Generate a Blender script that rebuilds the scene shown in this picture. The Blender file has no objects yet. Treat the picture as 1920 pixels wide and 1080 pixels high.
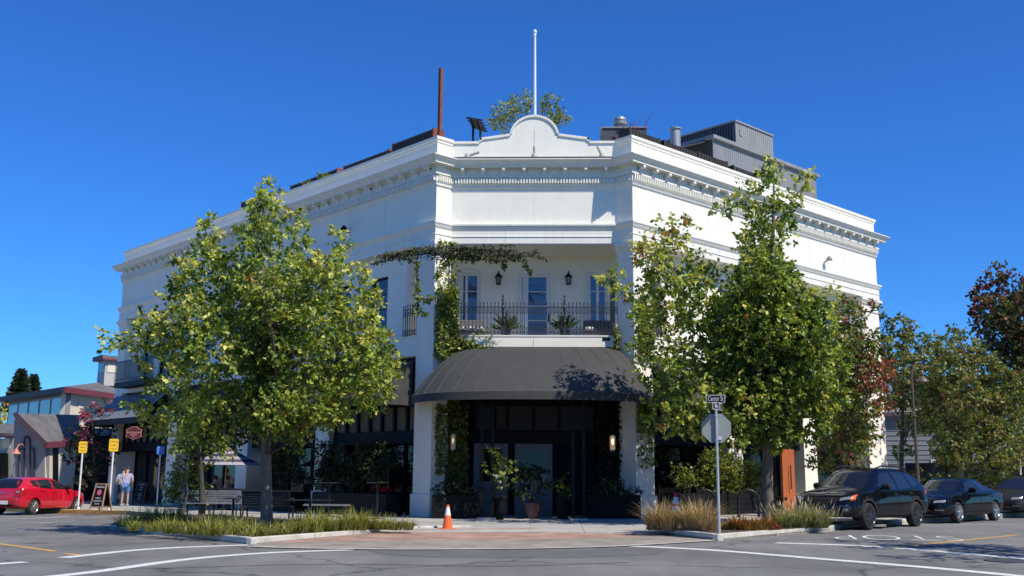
import bpy, bmesh, math, random
import numpy as np
from mathutils import Vector, Matrix
from mathutils.bvhtree import BVHTree
random.seed(7); rng = np.random.default_rng(11)
sc = bpy.context.scene
col = sc.collection
Q = math.sqrt(.5)
# ------------------------------------------------------------------ camera
CAM = dict(f=1923.9, yaw=-.0356, pitch=.1813, roll=.0075)
EYE = np.array([.493, -34.694, 1.33])
def cam_axes():
    y, p, ro = CAM['yaw'], CAM['pitch'], CAM['roll']
    f = np.array([math.sin(y)*math.cos(p), math.cos(y)*math.cos(p), math.sin(p)])
    r = np.array([math.cos(y), -math.sin(y), 0.]); u = np.cross(r, f)
    c, s = math.cos(ro), math.sin(ro)
    return f, c*r+s*u, -s*r+c*u
FW, RT, UP = cam_axes()
cd = bpy.data.cameras.new('camera'); cam = bpy.data.objects.new('camera', cd); col.objects.link(cam)
cd.sensor_width = 36; cd.lens = CAM['f']/1920*36; cd.clip_start = .1; cd.clip_end = 3000
cam.matrix_world = Matrix(((RT[0], UP[0], -FW[0], EYE[0]), (RT[1], UP[1], -FW[1], EYE[1]), (RT[2], UP[2], -FW[2], EYE[2]), (0, 0, 0, 1)))
sc.camera = cam
# ------------------------------------------------------------------ light
SUN_AZ, SUN_EL = math.radians(49.5), math.radians(50)     # azimuth measured from -y towards +x
SD = Vector((math.sin(SUN_AZ)*math.cos(SUN_EL), -math.cos(SUN_AZ)*math.cos(SUN_EL), math.sin(SUN_EL)))
w = bpy.data.worlds.new('World'); sc.world = w; w.use_nodes = True
nt = w.node_tree; nt.nodes.clear()
sky = nt.nodes.new('ShaderNodeTexSky'); sky.sky_type = 'NISHITA'; sky.sun_disc = False
sky.sun_elevation = SUN_EL; sky.sun_rotation = math.atan2(SD.x, SD.y)
sky.altitude = 800; sky.air_density = 1.0; sky.dust_density = 0.; sky.ozone_density = 2.
hs = nt.nodes.new('ShaderNodeHueSaturation'); hs.inputs['Saturation'].default_value = 1.1
tint = nt.nodes.new('ShaderNodeVectorMath'); tint.operation = 'MULTIPLY'; tint.inputs[1].default_value = (.31, .80, 1.50)
bg = nt.nodes.new('ShaderNodeBackground'); bg.inputs['Strength'].default_value = .10
wo = nt.nodes.new('ShaderNodeOutputWorld')
nt.links.new(sky.outputs[0], hs.inputs['Color']); nt.links.new(hs.outputs[0], tint.inputs[0]); nt.links.new(tint.outputs[0], bg.inputs[0]); nt.links.new(bg.outputs[0], wo.inputs[0])
sl = bpy.data.lights.new('sun', 'SUN'); sl.energy = 4.9; sl.angle = math.radians(.53); sl.color = (1, .93, .80)
so = bpy.data.objects.new('sun', sl); col.objects.link(so); so.location = (20, -20, 30)
so.rotation_euler = SD.to_track_quat('Z', 'Y').to_euler()
vs = sc.view_settings; vs.view_transform = 'Standard'; vs.look = 'None'; vs.exposure = .15; vs.gamma = 1; vs.use_curve_mapping = False
# ------------------------------------------------------------------ pixel helpers (photo pixels -> directions)
def ray(x, y): return FW + RT*((x-960)/CAM['f']) - UP*((y-540)/CAM['f'])
def onplane(x, y, n, p0):
    d = ray(x, y); n = np.array(n, float); return EYE + d*(((np.array(p0, float)-EYE)@n)/(d@n))
def G(x, y): return .008*x + .011*min(0., max(-13.6, y))
def RZ(x, y=0): return .008*x - .15
def gp(x, y, dz=0., fn=G):
    d = ray(x, y); t = 20.
    for _ in range(50):
        p = EYE + d*t; t = (fn(p[0], p[1])+dz-EYE[2])/d[2]
        if t < 0 or t > 400: t = 400.
    return Vector(EYE + d*t)
def rp(x, y, dz=0.): return gp(x, y, dz, RZ)
def at(x, y, D): return Vector(EYE + ray(x, y)*D)          # D = distance along the view axis
def depth(p): return float((np.array(p)-EYE)@FW)
W, LL, LR = 3.421, 26.9, 17.22
YC = .495                                                # set-back of the chamfered corner
# facade frames: s runs away from the corner, o outwards
def fpos(side, s, o, z):
    if side == 'L': return Vector((-W - Q*s - Q*o, Q*s - Q*o, z))
    if side == 'R': return Vector((W + Q*s + Q*o, Q*s - Q*o, z))
    return Vector((s, YC - o, z))
# ------------------------------------------------------------------ materials
MATS = {}
def mat(name, c, rough=.6, var=.12, scale=6., metal=0., bump=0., bscale=40., spec=.5, emit=None, trans=0., coat=0., stretch=None, streak=0.):
    if name in MATS: return MATS[name]
    m = bpy.data.materials.new(name); m.use_nodes = True; n = m.node_tree.nodes; l = m.node_tree.links
    b = n['Principled BSDF']; b.inputs['Roughness'].default_value = rough; b.inputs['Metallic'].default_value = metal
    b.inputs['Specular IOR Level'].default_value = spec; b.inputs['Coat Weight'].default_value = coat
    b.inputs['Coat Roughness'].default_value = .03
    if trans: b.inputs['Transmission Weight'].default_value = trans
    tc = n.new('ShaderNodeTexCoord'); src = tc.outputs['Object']; raw = src
    if stretch:
        mp = n.new('ShaderNodeMapping'); mp.inputs['Scale'].default_value = stretch; l.new(src, mp.inputs[0]); src = mp.outputs[0]
    if var:
        t = n.new('ShaderNodeTexNoise'); t.inputs['Scale'].default_value = scale; t.inputs['Detail'].default_value = 6
        t.inputs['Roughness'].default_value = .65; l.new(src, t.inputs['Vector'])
        r = n.new('ShaderNodeMapRange'); r.inputs[1].default_value = .3; r.inputs[2].default_value = .7
        r.inputs[3].default_value = 1-var; r.inputs[4].default_value = 1+var; l.new(t.outputs[0], r.inputs[0])
        mx = n.new('ShaderNodeVectorMath'); mx.operation = 'SCALE'; mx.inputs[0].default_value = c[:3]; l.new(r.outputs[0], mx.inputs['Scale'])
        out = mx.outputs[0]
        if streak:      # rain streaks and grime: tall thin noise
            mp2 = n.new('ShaderNodeMapping'); mp2.inputs['Scale'].default_value = (4.5, 4.5, .22); l.new(raw, mp2.inputs[0])
            t3 = n.new('ShaderNodeTexNoise'); t3.inputs['Scale'].default_value = 1.6; t3.inputs['Detail'].default_value = 7; t3.inputs['Roughness'].default_value = .7; l.new(mp2.outputs[0], t3.inputs['Vector'])
            r3 = n.new('ShaderNodeMapRange'); r3.inputs[1].default_value = .42; r3.inputs[2].default_value = .72; r3.inputs[3].default_value = 1.; r3.inputs[4].default_value = 1-streak; l.new(t3.outputs[0], r3.inputs[0])
            m3 = n.new('ShaderNodeVectorMath'); m3.operation = 'SCALE'; l.new(out, m3.inputs[0]); l.new(r3.outputs[0], m3.inputs['Scale']); out = m3.outputs[0]
        l.new(out, b.inputs['Base Color'])
    else: b.inputs['Base Color'].default_value = (*c[:3], 1)
    if bump:
        t2 = n.new('ShaderNodeTexNoise'); t2.inputs['Scale'].default_value = bscale; t2.inputs['Detail'].default_value = 4; l.new(src, t2.inputs['Vector'])
        bp = n.new('ShaderNodeBump'); bp.inputs['Strength'].default_value = bump; bp.inputs['Distance'].default_value = .02
        l.new(t2.outputs[0], bp.inputs['Height']); l.new(bp.outputs[0], b.inputs['Normal'])
    if emit: b.inputs['Emission Color'].default_value = (*emit[:3], 1); b.inputs['Emission Strength'].default_value = emit[3]
    MATS[name] = m; return m
def leafmat(name, rough=.42, tr=.35):
    if name in MATS: return MATS[name]
    m = bpy.data.materials.new(name); m.use_nodes = True; n = m.node_tree.nodes; l = m.node_tree.links
    b = n['Principled BSDF']; b.inputs['Roughness'].default_value = rough; b.inputs['Specular IOR Level'].default_value = .45
    a = n.new('ShaderNodeAttribute'); a.attribute_name = 'leafcol'; l.new(a.outputs['Color'], b.inputs['Base Color'])
    t = n.new('ShaderNodeBsdfTranslucent'); g = n.new('ShaderNodeVectorMath'); g.operation = 'MULTIPLY'; g.inputs[1].default_value = (1.5, 1.5, .5)
    l.new(a.outputs['Color'], g.inputs[0]); l.new(g.outputs[0], t.inputs['Color'])
    mx = n.new('ShaderNodeMixShader'); mx.inputs[0].default_value = tr; l.new(b.outputs[0], mx.inputs[1]); l.new(t.outputs[0], mx.inputs[2])
    l.new(mx.outputs[0], n['Material Output'].inputs['Surface']); MATS[name] = m; return m
def glass(name, tint=(.02, .025, .03), rough=.03, spec=.9):
    return mat(name, tint, rough, var=0, spec=spec)
WHITE = mat('white_stucco', (.82, .785, .675), .7, .05, 1.2, bump=.12, bscale=90, streak=.04)
TRIM = mat('white_trim', (.81, .775, .67), .55, .06, 2.5, stretch=(1, 1, .25), streak=.1)
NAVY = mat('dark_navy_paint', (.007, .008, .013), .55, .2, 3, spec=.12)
BLACK = mat('black_paint', (.006, .0065, .008), .5, .2, 5, spec=.15)
IRON = mat('black_iron', (.014, .015, .017), .4, .2, 30, spec=.3)
AWN = mat('charcoal_canvas', (.044, .045, .044), .8, .13, 3, bump=.1, bscale=120)
CONC = mat('concrete', (.36, .35, .32), .85, .18, 2.5, bump=.15, bscale=60)
KERBM = mat('kerb_concrete', (.52, .50, .44), .85, .25, 4, bump=.2, bscale=40)
SOIL = mat('soil', (.07, .05, .035), .95, .4, 8, bump=.5, bscale=30)
BARK = mat('grey_bark', (.16, .135, .11), .9, .4, 14, bump=.6, bscale=30, stretch=(1, 1, .3))
BARKD = mat('dark_bark', (.07, .06, .05), .9, .4, 14, bump=.6, bscale=30, stretch=(1, 1, .3))
STEEL = mat('galvanised_steel', (.55, .57, .58), .42, .15, 20, metal=.55)
PANE = glass('window_glass')
LEAF = leafmat('leaf'); GRASSM = leafmat('grass_blade', .6, .25)
WOOD = mat('pale_wood', (.42, .25, .13), .6, .25, 8, stretch=(1, 1, .1))
# ------------------------------------------------------------------ mesh helpers
class MB:
    def __init__(s): s.v = []; s.f = []
    def quad(s, a, b, c, d):
        n = len(s.v); s.v += [Vector(a), Vector(b), Vector(c), Vector(d)]; s.f.append((n, n+1, n+2, n+3)); return s
    def hexa(s, p):      # 8 corners: bottom ring 0-3, top ring 4-7
        n = len(s.v); s.v += [Vector(q) for q in p]
        for a in ((3, 2, 1, 0), (4, 5, 6, 7), (0, 1, 5, 4), (1, 2, 6, 5), (2, 3, 7, 6), (3, 0, 4, 7)): s.f.append(tuple(n+i for i in a))
        return s
    def box(s, c, d, rz=0., M=None):
        hx, hy, hz = d[0]/2, d[1]/2, d[2]/2; R = Matrix.Rotation(rz, 3, 'Z') if M is None else M
        ps = [R @ Vector((x*hx, y*hy, z*hz)) + Vector(c) for z in (-1, 1) for x, y in ((-1, -1), (1, -1), (1, 1), (-1, 1))]
        return s.hexa(ps)
    def fbox(s, side, s0, s1, o0, o1, z0, z1):
        return s.hexa([fpos(side, a, o, z) for z in (z0, z1) for a, o in ((s0, o0), (s1, o0), (s1, o1), (s0, o1))])
    def bar(s, a, b, wd, ht, up=(0, 0, 1)):
        a, b = Vector(a), Vector(b); d = (b-a).normalized(); up = Vector(up)
        if abs(d.dot(up)) > .98: up = Vector((1, 0, 0))
        x = d.cross(up).normalized()*wd/2; y = x.cross(d).normalized()*ht/2
        return s.hexa([a-x-y, a+x-y, b+x-y, b-x-y, a-x+y, a+x+y, b+x+y, b-x+y])
    def tube(s, pts, rad, n=8, cap=True):
        pts = [Vector(p) for p in pts]; rad = rad if hasattr(rad, '__len__') else [rad]*len(pts); st = len(s.v); ref = None
        for i, p in enumerate(pts):
            d = (pts[min(i+1, len(pts)-1)] - pts[max(i-1, 0)]).normalized()
            if ref is None: ref = Vector((1, 0, 0)) if abs(d.x) < .8 else Vector((0, 1, 0))
            x = (ref - d*ref.dot(d)).normalized(); y = d.cross(x); ref = x
            for k in range(n):
                a = 2*math.pi*k/n; s.v.append(p + (x*math.cos(a) + y*math.sin(a))*rad[i])
        for i in range(len(pts)-1):
            for k in range(n):
                a, b = st+i*n+k, st+i*n+(k+1) % n; s.f.append((a, b, b+n, a+n))
        if cap: s.f.append(tuple(st+n-1-k for k in range(n))); s.f.append(tuple(st+(len(pts)-1)*n+k for k in range(n)))
        return s
    def lathe(s, prof, n=16, c=(0, 0, 0), axis='z'):
        st = len(s.v); c = Vector(c)
        for r, z in prof:
            for k in range(n):
                a = 2*math.pi*k/n; x, y = r*math.cos(a), r*math.sin(a)
                s.v.append(c + (Vector((x, y, z)) if axis == 'z' else Vector((x, z, y)) if axis == 'y' else Vector((z, x, y))))
        for i in range(len(prof)-1):
            for k in range(n):
                a, b = st+i*n+k, st+i*n+(k+1) % n; s.f.append((a, b, b+n, a+n))
        s.f.append(tuple(st+n-1-k for k in range(n))); s.f.append(tuple(st+(len(prof)-1)*n+k for k in range(n)))
        return s
    def prism(s, poly, a, b):     # poly: list of Vectors, extruded by vectors a..b
        n = len(poly); st = len(s.v); a, b = Vector(a), Vector(b)
        s.v += [Vector(p)+a for p in poly] + [Vector(p)+b for p in poly]
        s.f.append(tuple(st+n-1-i for i in range(n))); s.f.append(tuple(st+n+i for i in range(n)))
        for i in range(n): j = (i+1) % n; s.f.append((st+i, st+j, st+n+j, st+n+i))
        return s
    def sweep(s, path, prof, cap=False):     # path: 2D polyline, outward = right-hand side; prof: (offset, z)
        st = len(s.v); m = len(prof)
        for i, p in enumerate(path):
            p = Vector(p)
            d0 = (p-Vector(path[i-1])).normalized() if i > 0 else None
            d1 = (Vector(path[i+1])-p).normalized() if i < len(path)-1 else None
            n0 = Vector((d0.y, -d0.x)) if d0 else None; n1 = Vector((d1.y, -d1.x)) if d1 else None
            if n0 is None: mv = n1
            elif n1 is None: mv = n0
            else: mv = (n0+n1); mv = mv/(mv.length_squared)*2
            for o, z in prof: s.v.append(Vector((p.x+mv.x*o, p.y+mv.y*o, z)))
        for i in range(len(path)-1):
            for k in range(m-1):
                a = st+i*m+k; s.f.append((a, a+m, a+m+1, a+1))
        if cap:
            s.f.append(tuple(st+k for k in range(m))); e = st+(len(path)-1)*m; s.f.append(tuple(e+m-1-k for k in range(m)))
        return s
    def build(s, name, material, parent=None, smooth=False, bevel=0.):
        me = bpy.data.meshes.new(name)
        inv = frame(parent).inverted() if parent is not None and not getattr(s, 'local', False) else Matrix()
        me.from_pydata([inv @ p for p in s.v], [], s.f); me.materials.append(material); me.update()
        if smooth:
            me.polygons.foreach_set('use_smooth', [True]*len(me.polygons))
            try: me.set_sharp_from_angle(angle=math.radians(smooth if smooth > 1 else 40))
            except Exception: pass
        o = bpy.data.objects.new(name, me); col.objects.link(o); o.parent = parent
        if bevel:
            b = o.modifiers.new('bevel', 'BEVEL'); b.width = bevel; b.segments = 2; b.limit_method = 'ANGLE'
        return o
class LB(MB): local = True
def frame(o):
    M = Matrix()
    while o is not None:
        M = Matrix.LocRotScale(o.location, o.rotation_euler, o.scale) @ M; o = o.parent
    return M
def tag(o, label=None, cat=None, group=None, kind=None):
    if label: o['label'] = label
    if cat: o['category'] = cat
    if group: o['group'] = group
    if kind: o['kind'] = kind
    return o
def thing(name, label, cat, loc=(0, 0, 0), rz=0., group=None):
    o = bpy.data.objects.new(name, None); col.objects.link(o); o.location = loc; o.rotation_euler = (0, 0, rz); o.empty_display_size = .3
    return tag(o, label, cat, group)
def text(txt, size, material, parent, M, name='lettering', extrude=.002, align='CENTER', offset=0.):
    cu = bpy.data.curves.new(name, 'FONT'); cu.body = txt; cu.size = size; cu.align_x = align; cu.align_y = 'CENTER'; cu.extrude = extrude; cu.resolution_u = 3; cu.offset = offset
    t = bpy.data.objects.new(name, cu); col.objects.link(t)
    dg = bpy.context.evaluated_depsgraph_get(); me = bpy.data.meshes.new_from_object(t.evaluated_get(dg)); bpy.data.objects.remove(t)
    me.transform((frame(parent).inverted() if parent is not None else Matrix()) @ M); me.materials.clear(); me.materials.append(material)
    o = bpy.data.objects.new(name, me); col.objects.link(o); o.parent = parent; return o
def facing(pos, nrm, up=(0, 0, 1)):     # matrix whose local z = nrm, local y = up
    z = Vector(nrm).normalized(); x = Vector(up).cross(z).normalized(); y = z.cross(x)
    return Matrix(((x.x, y.x, z.x, pos[0]), (x.y, y.y, z.y, pos[1]), (x.z, y.z, z.z, pos[2]), (0, 0, 0, 1)))
def strip(pts, wd, fn, lift):         # ground ribbon
    m = MB(); pts = [Vector((p[0], p[1])) for p in pts]; L, R_ = [], []
    for i, p in enumerate(pts):
        d = (pts[min(i+1, len(pts)-1)]-pts[max(i-1, 0)]).normalized(); n = Vector((-d.y, d.x))*wd/2
        for lst, q in ((L, p+n), (R_, p-n)): lst.append(Vector((q.x, q.y, fn(q.x, q.y)+lift)))
    for i in range(len(pts)-1): m.quad(R_[i], R_[i+1], L[i+1], L[i])
    return m
def smoothline(pts, n=8):
    out = []; P = [Vector(p) for p in pts]
    for i in range(len(P)-1):
        a, b, c, d = P[max(i-1, 0)], P[i], P[i+1], P[min(i+2, len(P)-1)]
        for k in range(n):
            t = k/n; out.append(.5*((2*b)+(c-a)*t+(2*a-5*b+4*c-d)*t*t+(3*b-a-3*c+d)*t**3))
    return out+[P[-1]]
# ------------------------------------------------------------------ foliage
def leaf_mesh(name, P, N, S, C, parent=None, material=None, aspect=.62, kind=None):
    """P points, N leaf directions, S lengths, C colours: one folded two-triangle leaf each"""
    n = len(P); N = N/np.maximum(np.linalg.norm(N, axis=1, keepdims=True), 1e-6)
    ref = rng.normal(size=(n, 3)); X = np.cross(N, ref); X /= np.maximum(np.linalg.norm(X, axis=1, keepdims=True), 1e-6); Z = np.cross(X, N)
    S = S[:, None]; base = P; tip = P+N*S; mid = P+N*S*.52
    l = mid - X*S*aspect/2 + Z*S*.14; r = mid + X*S*aspect/2 + Z*S*.14
    V = np.stack([base, r, tip, l], 1).reshape(-1, 3)
    if parent is not None:
        inv = np.array(frame(parent).inverted()); V = V@inv[:3, :3].T + inv[:3, 3]
    idx = np.arange(n)[:, None]*4; F = np.concatenate([idx+0, idx+1, idx+2, idx+0, idx+2, idx+3], 1).reshape(-1)
    me = bpy.data.meshes.new(name); me.vertices.add(4*n); me.vertices.foreach_set('co', V.astype(np.float32).reshape(-1))
    me.loops.add(6*n); me.loops.foreach_set('vertex_index', F.astype(np.int32))
    me.polygons.add(2*n); me.polygons.foreach_set('loop_start', np.arange(0, 6*n, 3, dtype=np.int32)); me.update(calc_edges=True)
    ca = me.color_attributes.new('leafcol', 'FLOAT_COLOR', 'POINT')
    cc = np.ones((n, 4, 4), np.float32); cc[:, :, :3] = C[:, None, :]; ca.data.foreach_set('color', cc.reshape(-1))
    me.materials.append(material or LEAF); me.validate()
    o = bpy.data.objects.new(name, me); col.objects.link(o); o.parent = parent
    if kind: o['kind'] = kind
    return o
def palette(n, cols, wts, jitter=.25):
    w_ = np.array(wts, float); w_ /= w_.sum(); k = rng.choice(len(cols), n, p=w_); c = np.array(cols)[k]
    return np.clip(c*(1+rng.normal(0, jitter, (n, 1))), .005, .9)
def lobes_to_leaves(lobes, per, size, cols, wts, twig=7, droop=.35, spread=.16, flat=.9):
    """lobes: (centre, radius, weight-shift). leaves sit on twigs spread through each lobe's volume"""
    P, N, C = [], [], []
    for c, r, sh in lobes:
        nt_ = max(3, int(per*25*(r/size)**2/twig)); d = rng.normal(size=(nt_, 3)); d /= np.linalg.norm(d, axis=1, keepdims=True)
        rr = r*rng.uniform(.25, 1.08, (nt_, 1))**.6; tp = np.array(c)+d*rr*np.array([1, 1, flat])
        td = d+rng.normal(0, .45, (nt_, 3)); td[:, 2] += .15; td /= np.linalg.norm(td, axis=1, keepdims=True)
        k = np.repeat(np.arange(nt_), twig); u = rng.uniform(-.5, 1, (len(k), 1))
        p = tp[k]+td[k]*u*spread*.9+rng.normal(0, spread*.2, (len(k), 3))
        n_ = td[k]*.75+rng.normal(0, .6, (len(k), 3)); n_[:, 2] -= droop
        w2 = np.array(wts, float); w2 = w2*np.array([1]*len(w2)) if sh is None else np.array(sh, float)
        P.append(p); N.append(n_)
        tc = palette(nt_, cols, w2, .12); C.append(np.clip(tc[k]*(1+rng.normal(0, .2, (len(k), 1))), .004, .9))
    P, N, C = np.concatenate(P), np.concatenate(N), np.concatenate(C)
    return P, N, size*rng.uniform(.65, 1.25, len(P)), C
def limb(m, a, b, r0, r1, sag=.1, n=6):
    a, b = Vector(a), Vector(b); L = (b-a).length; pts = []
    off = Vector(rng.normal(0, .06*L, 3))
    for i in range(n+1):
        t = i/n; p = a.lerp(b, t)+off*math.sin(math.pi*t); p.z += sag*L*math.sin(math.pi*t)*.5; pts.append(p)
    m.tube(pts, [r0+(r1-r0)*i/n for i in range(n+1)], 6)
    return pts
# ================================================================== SETTING: road, plaza, kerbs
def asphalt():
    m = bpy.data.materials.new('asphalt'); m.use_nodes = True; n = m.node_tree.nodes; l = m.node_tree.links; b = n['Principled BSDF']
    b.inputs['Roughness'].default_value = .88; b.inputs['Specular IOR Level'].default_value = .3
    tc = n.new('ShaderNodeTexCoord')
    def noise(s, d, st=(1, 1, 1)):
        mp = n.new('ShaderNodeMapping'); mp.inputs['Scale'].default_value = st; l.new(tc.outputs['Object'], mp.inputs[0])
        t = n.new('ShaderNodeTexNoise'); t.inputs['Scale'].default_value = s; t.inputs['Detail'].default_value = d; t.inputs['Roughness'].default_value = .7; l.new(mp.outputs[0], t.inputs['Vector']); return t.outputs[0]
    def rng_(x, a, b_, c, d):
        r = n.new('ShaderNodeMapRange'); r.inputs[1].default_value = a; r.inputs[2].default_value = b_; r.inputs[3].default_value = c; r.inputs[4].default_value = d; l.new(x, r.inputs[0]); return r.outputs[0]
    def mul(a, b_):
        x = n.new('ShaderNodeMath'); x.operation = 'MULTIPLY'; l.new(a, x.inputs[0]); l.new(b_, x.inputs[1]); return x.outputs[0]
    v = mul(mul(rng_(noise(.22, 4), .35, .65, .78, 1.16), rng_(noise(60, 3), .3, .7, .72, 1.28)), rng_(noise(.9, 5, (1, .18, 1)), .35, .65, .86, 1.1))
    vo = n.new('ShaderNodeTexVoronoi'); vo.feature = 'DISTANCE_TO_EDGE'; vo.inputs['Scale'].default_value = .16
    wn = n.new('ShaderNodeTexNoise'); wn.inputs['Scale'].default_value = 1.1; wn.inputs['Detail'].default_value = 5; l.new(tc.outputs['Object'], wn.inputs['Vector'])
    ad = n.new('ShaderNodeVectorMath'); ad.operation = 'ADD'; l.new(tc.outputs['Object'], ad.inputs[0]); l.new(wn.outputs['Color'], ad.inputs[1]); l.new(ad.outputs[0], vo.inputs['Vector'])
    v = mul(v, rng_(vo.outputs['Distance'], .0, .012, .45, 1.))
    s = n.new('ShaderNodeVectorMath'); s.operation = 'SCALE'; s.inputs[0].default_value = (.175, .172, .166); l.new(v, s.inputs['Scale']); l.new(s.outputs[0], b.inputs['Base Color'])
    bp = n.new('ShaderNodeBump'); bp.inputs['Strength'].default_value = .5; bp.inputs['Distance'].default_value = .01; l.new(noise(90, 3), bp.inputs['Height']); l.new(bp.outputs[0], b.inputs['Normal'])
    return m
m = MB(); XS = [-500, -60, 60, 500]; YS = [-80, 60, 300, 700]
for i in range(3):
    for j in range(3):
        m.quad(*[(x, y, RZ(max(-60, min(60, x)))) for x, y in ((XS[i], YS[j]), (XS[i+1], YS[j]), (XS[i+1], YS[j+1]), (XS[i], YS[j+1]))])
tag(m.build('road', asphalt()), kind='structure')
def ground_poly(name, pts, material, fn, lift, skirt=.25, parent=None):
    bm = bmesh.new(); vs_ = [bm.verts.new((p[0], p[1], 0)) for p in pts]; bm.faces.new(vs_)
    for yy in (0., -13.6): bmesh.ops.bisect_plane(bm, geom=bm.verts[:]+bm.edges[:]+bm.faces[:], plane_co=(0, yy, 0), plane_no=(0, 1, 0))
    for v in bm.verts: v.co.z = fn(v.co.x, v.co.y)+lift
    bmesh.ops.triangulate(bm, faces=bm.faces[:])
    if skirt:
        ed = [e for e in bm.edges if e.is_boundary]; r = bmesh.ops.extrude_edge_only(bm, edges=ed)
        for v in [g for g in r['geom'] if isinstance(g, bmesh.types.BMVert)]: v.co.z -= skirt
    bmesh.ops.recalc_face_normals(bm, faces=bm.faces[:])
    me = bpy.data.meshes.new(name); bm.to_mesh(me); bm.free(); me.materials.append(material)
    o = bpy.data.objects.new(name, me); col.objects.link(o); o.parent = parent; return o
# bed corners from the photo's kerbs
LB0, LB1, LB2 = rp(205, 993), rp(470, 1021), rp(785, 997)
RB0, RB1, RB2 = rp(1214, 999), rp(1346, 1014), rp(1556, 997)
K0, K1 = rp(238, 965.0), rp(60, 961.6)
R_IN = [gp(790, 993), gp(1000, 991), gp(1215, 992)]
plaza = [LB0, (LB0.x+1.2, LB0.y+5.5, 0), K0, K1, (K1.x-18, K1.y+17, 0), (-20, 45, 0), (45, 62, 0), (46, 31.5, 0), (RB2.x+.9, RB2.y+1.9, 0), RB2, RB1, RB0, R_IN[2], R_IN[1], R_IN[0], LB2, LB1]
pl = ground_poly('sidewalk', plaza, CONC, G, 0.); tag(pl, kind='structure')
sl1 = []
for i in range(-6, 7):
    for j in range(5):
        x0, x1 = i*1.45, i*1.45+1.437; y1 = .6-j*1.66; y0 = y1-1.647
        if (x0 < -6.0 and j > 2) or (x1 > 6.2 and j > 2): continue
        b_ = MB(); b_.hexa([(x, y, G(x, y)+z) for z in (-.04, .012) for x, y in ((x0, y0), (x1, y0), (x1, y1), (x0, y1))])
        b_.build('paving_slab', mat('concrete_slab_%d' % ((i*3+j*5) % 3), [(.37, .36, .33), (.33, .325, .30), (.40, .385, .35)][(i*3+j*5) % 3], .85, .2, 2.2, bump=.15, bscale=60), pl)
def brickmat(name, c1, c2, mortar, sc_, bw=.5, rh=.25, rot=0):
    m = bpy.data.materials.new(name); m.use_nodes = True; n = m.node_tree.nodes; l = m.node_tree.links; b = n['Principled BSDF']; b.inputs['Roughness'].default_value = .85
    tc = n.new('ShaderNodeTexCoord'); mp = n.new('ShaderNodeMapping'); mp.inputs['Rotation'].default_value = (0, 0, rot); l.new(tc.outputs['Object'], mp.inputs[0])
    t = n.new('ShaderNodeTexBrick'); t.inputs['Scale'].default_value = sc_; t.inputs['Color1'].default_value = (*c1, 1); t.inputs['Color2'].default_value = (*c2, 1); t.inputs['Mortar'].default_value = (*mortar, 1)
    t.inputs['Mortar Size'].default_value = .014; t.inputs['Brick Width'].default_value = bw; t.inputs['Row Height'].default_value = rh; l.new(mp.outputs[0], t.inputs['Vector'])
    no = n.new('ShaderNodeTexNoise'); no.inputs['Scale'].default_value = 1.6; no.inputs['Detail'].default_value = 6; l.new(tc.outputs['Object'], no.inputs['Vector'])
    mx = n.new('ShaderNodeMix'); mx.data_type = 'RGBA'; mx.blend_type = 'MULTIPLY'; mx.inputs[0].default_value = .55; l.new(t.outputs['Color'], mx.inputs[6]); l.new(no.outputs[0], mx.inputs[7])
    mr = n.new('ShaderNodeMixRGB'); mr.blend_type = 'MIX'; mr.inputs[0].default_value = .18; mr.inputs[2].default_value = (.3, .27, .24, 1); l.new(t.outputs['Color'], mr.inputs[1])
    ml = n.new('ShaderNodeVectorMath'); ml.operation = 'SCALE'; l.new(mr.outputs[0], ml.inputs[0])
    r = n.new('ShaderNodeMapRange'); r.inputs[1].default_value = .3; r.inputs[2].default_value = .7; r.inputs[3].default_value = .75; r.inputs[4].default_value = 1.2; l.new(no.outputs[0], r.inputs[0]); l.new(r.outputs[0], ml.inputs['Scale'])
    l.new(ml.outputs[0], b.inputs['Base Color'])
    bp = n.new('ShaderNodeBump'); bp.inputs['Strength'].default_value = .4; bp.inputs['Distance'].default_value = .01; l.new(t.outputs['Fac'], bp.inputs['Height']); bp.invert = True; l.new(bp.outputs[0], b.inputs['Normal'])
    return m
BRK = brickmat('red_brick_pavers', (.36, .19, .135), (.42, .25, .18), (.25, .2, .17), 2.4)
TAC = brickmat('grey_pavers', (.33, .29, .24), (.25, .225, .19), (.14, .13, .11), 4.2, .5, .5)
r_in = [gp(790, 993), gp(1000, 991), gp(1215, 992)]
r_a = [rp(488, 1020), rp(620, 1017), rp(780, 1015), rp(980, 1013.5), rp(1160, 1009), rp(1235, 1005)]
r_b = [rp(470, 1026), rp(560, 1029), rp(700, 1031), rp(880, 1031), rp(1080, 1028), rp(1200, 1023), rp(1340, 1014)]
def fnr(x, y): return RZ(x)+.004
def flat_poly(name, pts, material, zfn):
    m_ = MB(); n = len(pts); m_.v = [Vector((p[0], p[1], zfn(p[0], p[1]))) for p in pts]; m_.f = [tuple(range(n))]
    o = m_.build(name, material); bm = bmesh.new(); bm.from_mesh(o.data); bmesh.ops.triangulate(bm, faces=bm.faces[:]); bmesh.ops.recalc_face_normals(bm, faces=bm.faces[:])
    if bm.faces[:] and bm.faces[0].normal.z < 0: bmesh.ops.reverse_faces(bm, faces=bm.faces[:])
    bm.to_mesh(o.data); bm.free(); return tag(o, kind='structure')
def ramp(x, y): return max(RZ(x)+.006, G(x, y)+.012)
flat_poly('brick_paving', [*[LB2], *r_in[:], *[RB0], *list(reversed(r_a[1:]))] if False else [r_in[0], r_in[1], r_in[2], RB0, r_a[5], r_a[4], r_a[3], r_a[2], r_a[1], r_a[0], LB2], BRK, lambda x, y: (G(x, y) if any(abs(q_.x-x)+abs(q_.y-y) < .01 for q_ in r_in) else RZ(x))+.016)
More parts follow.
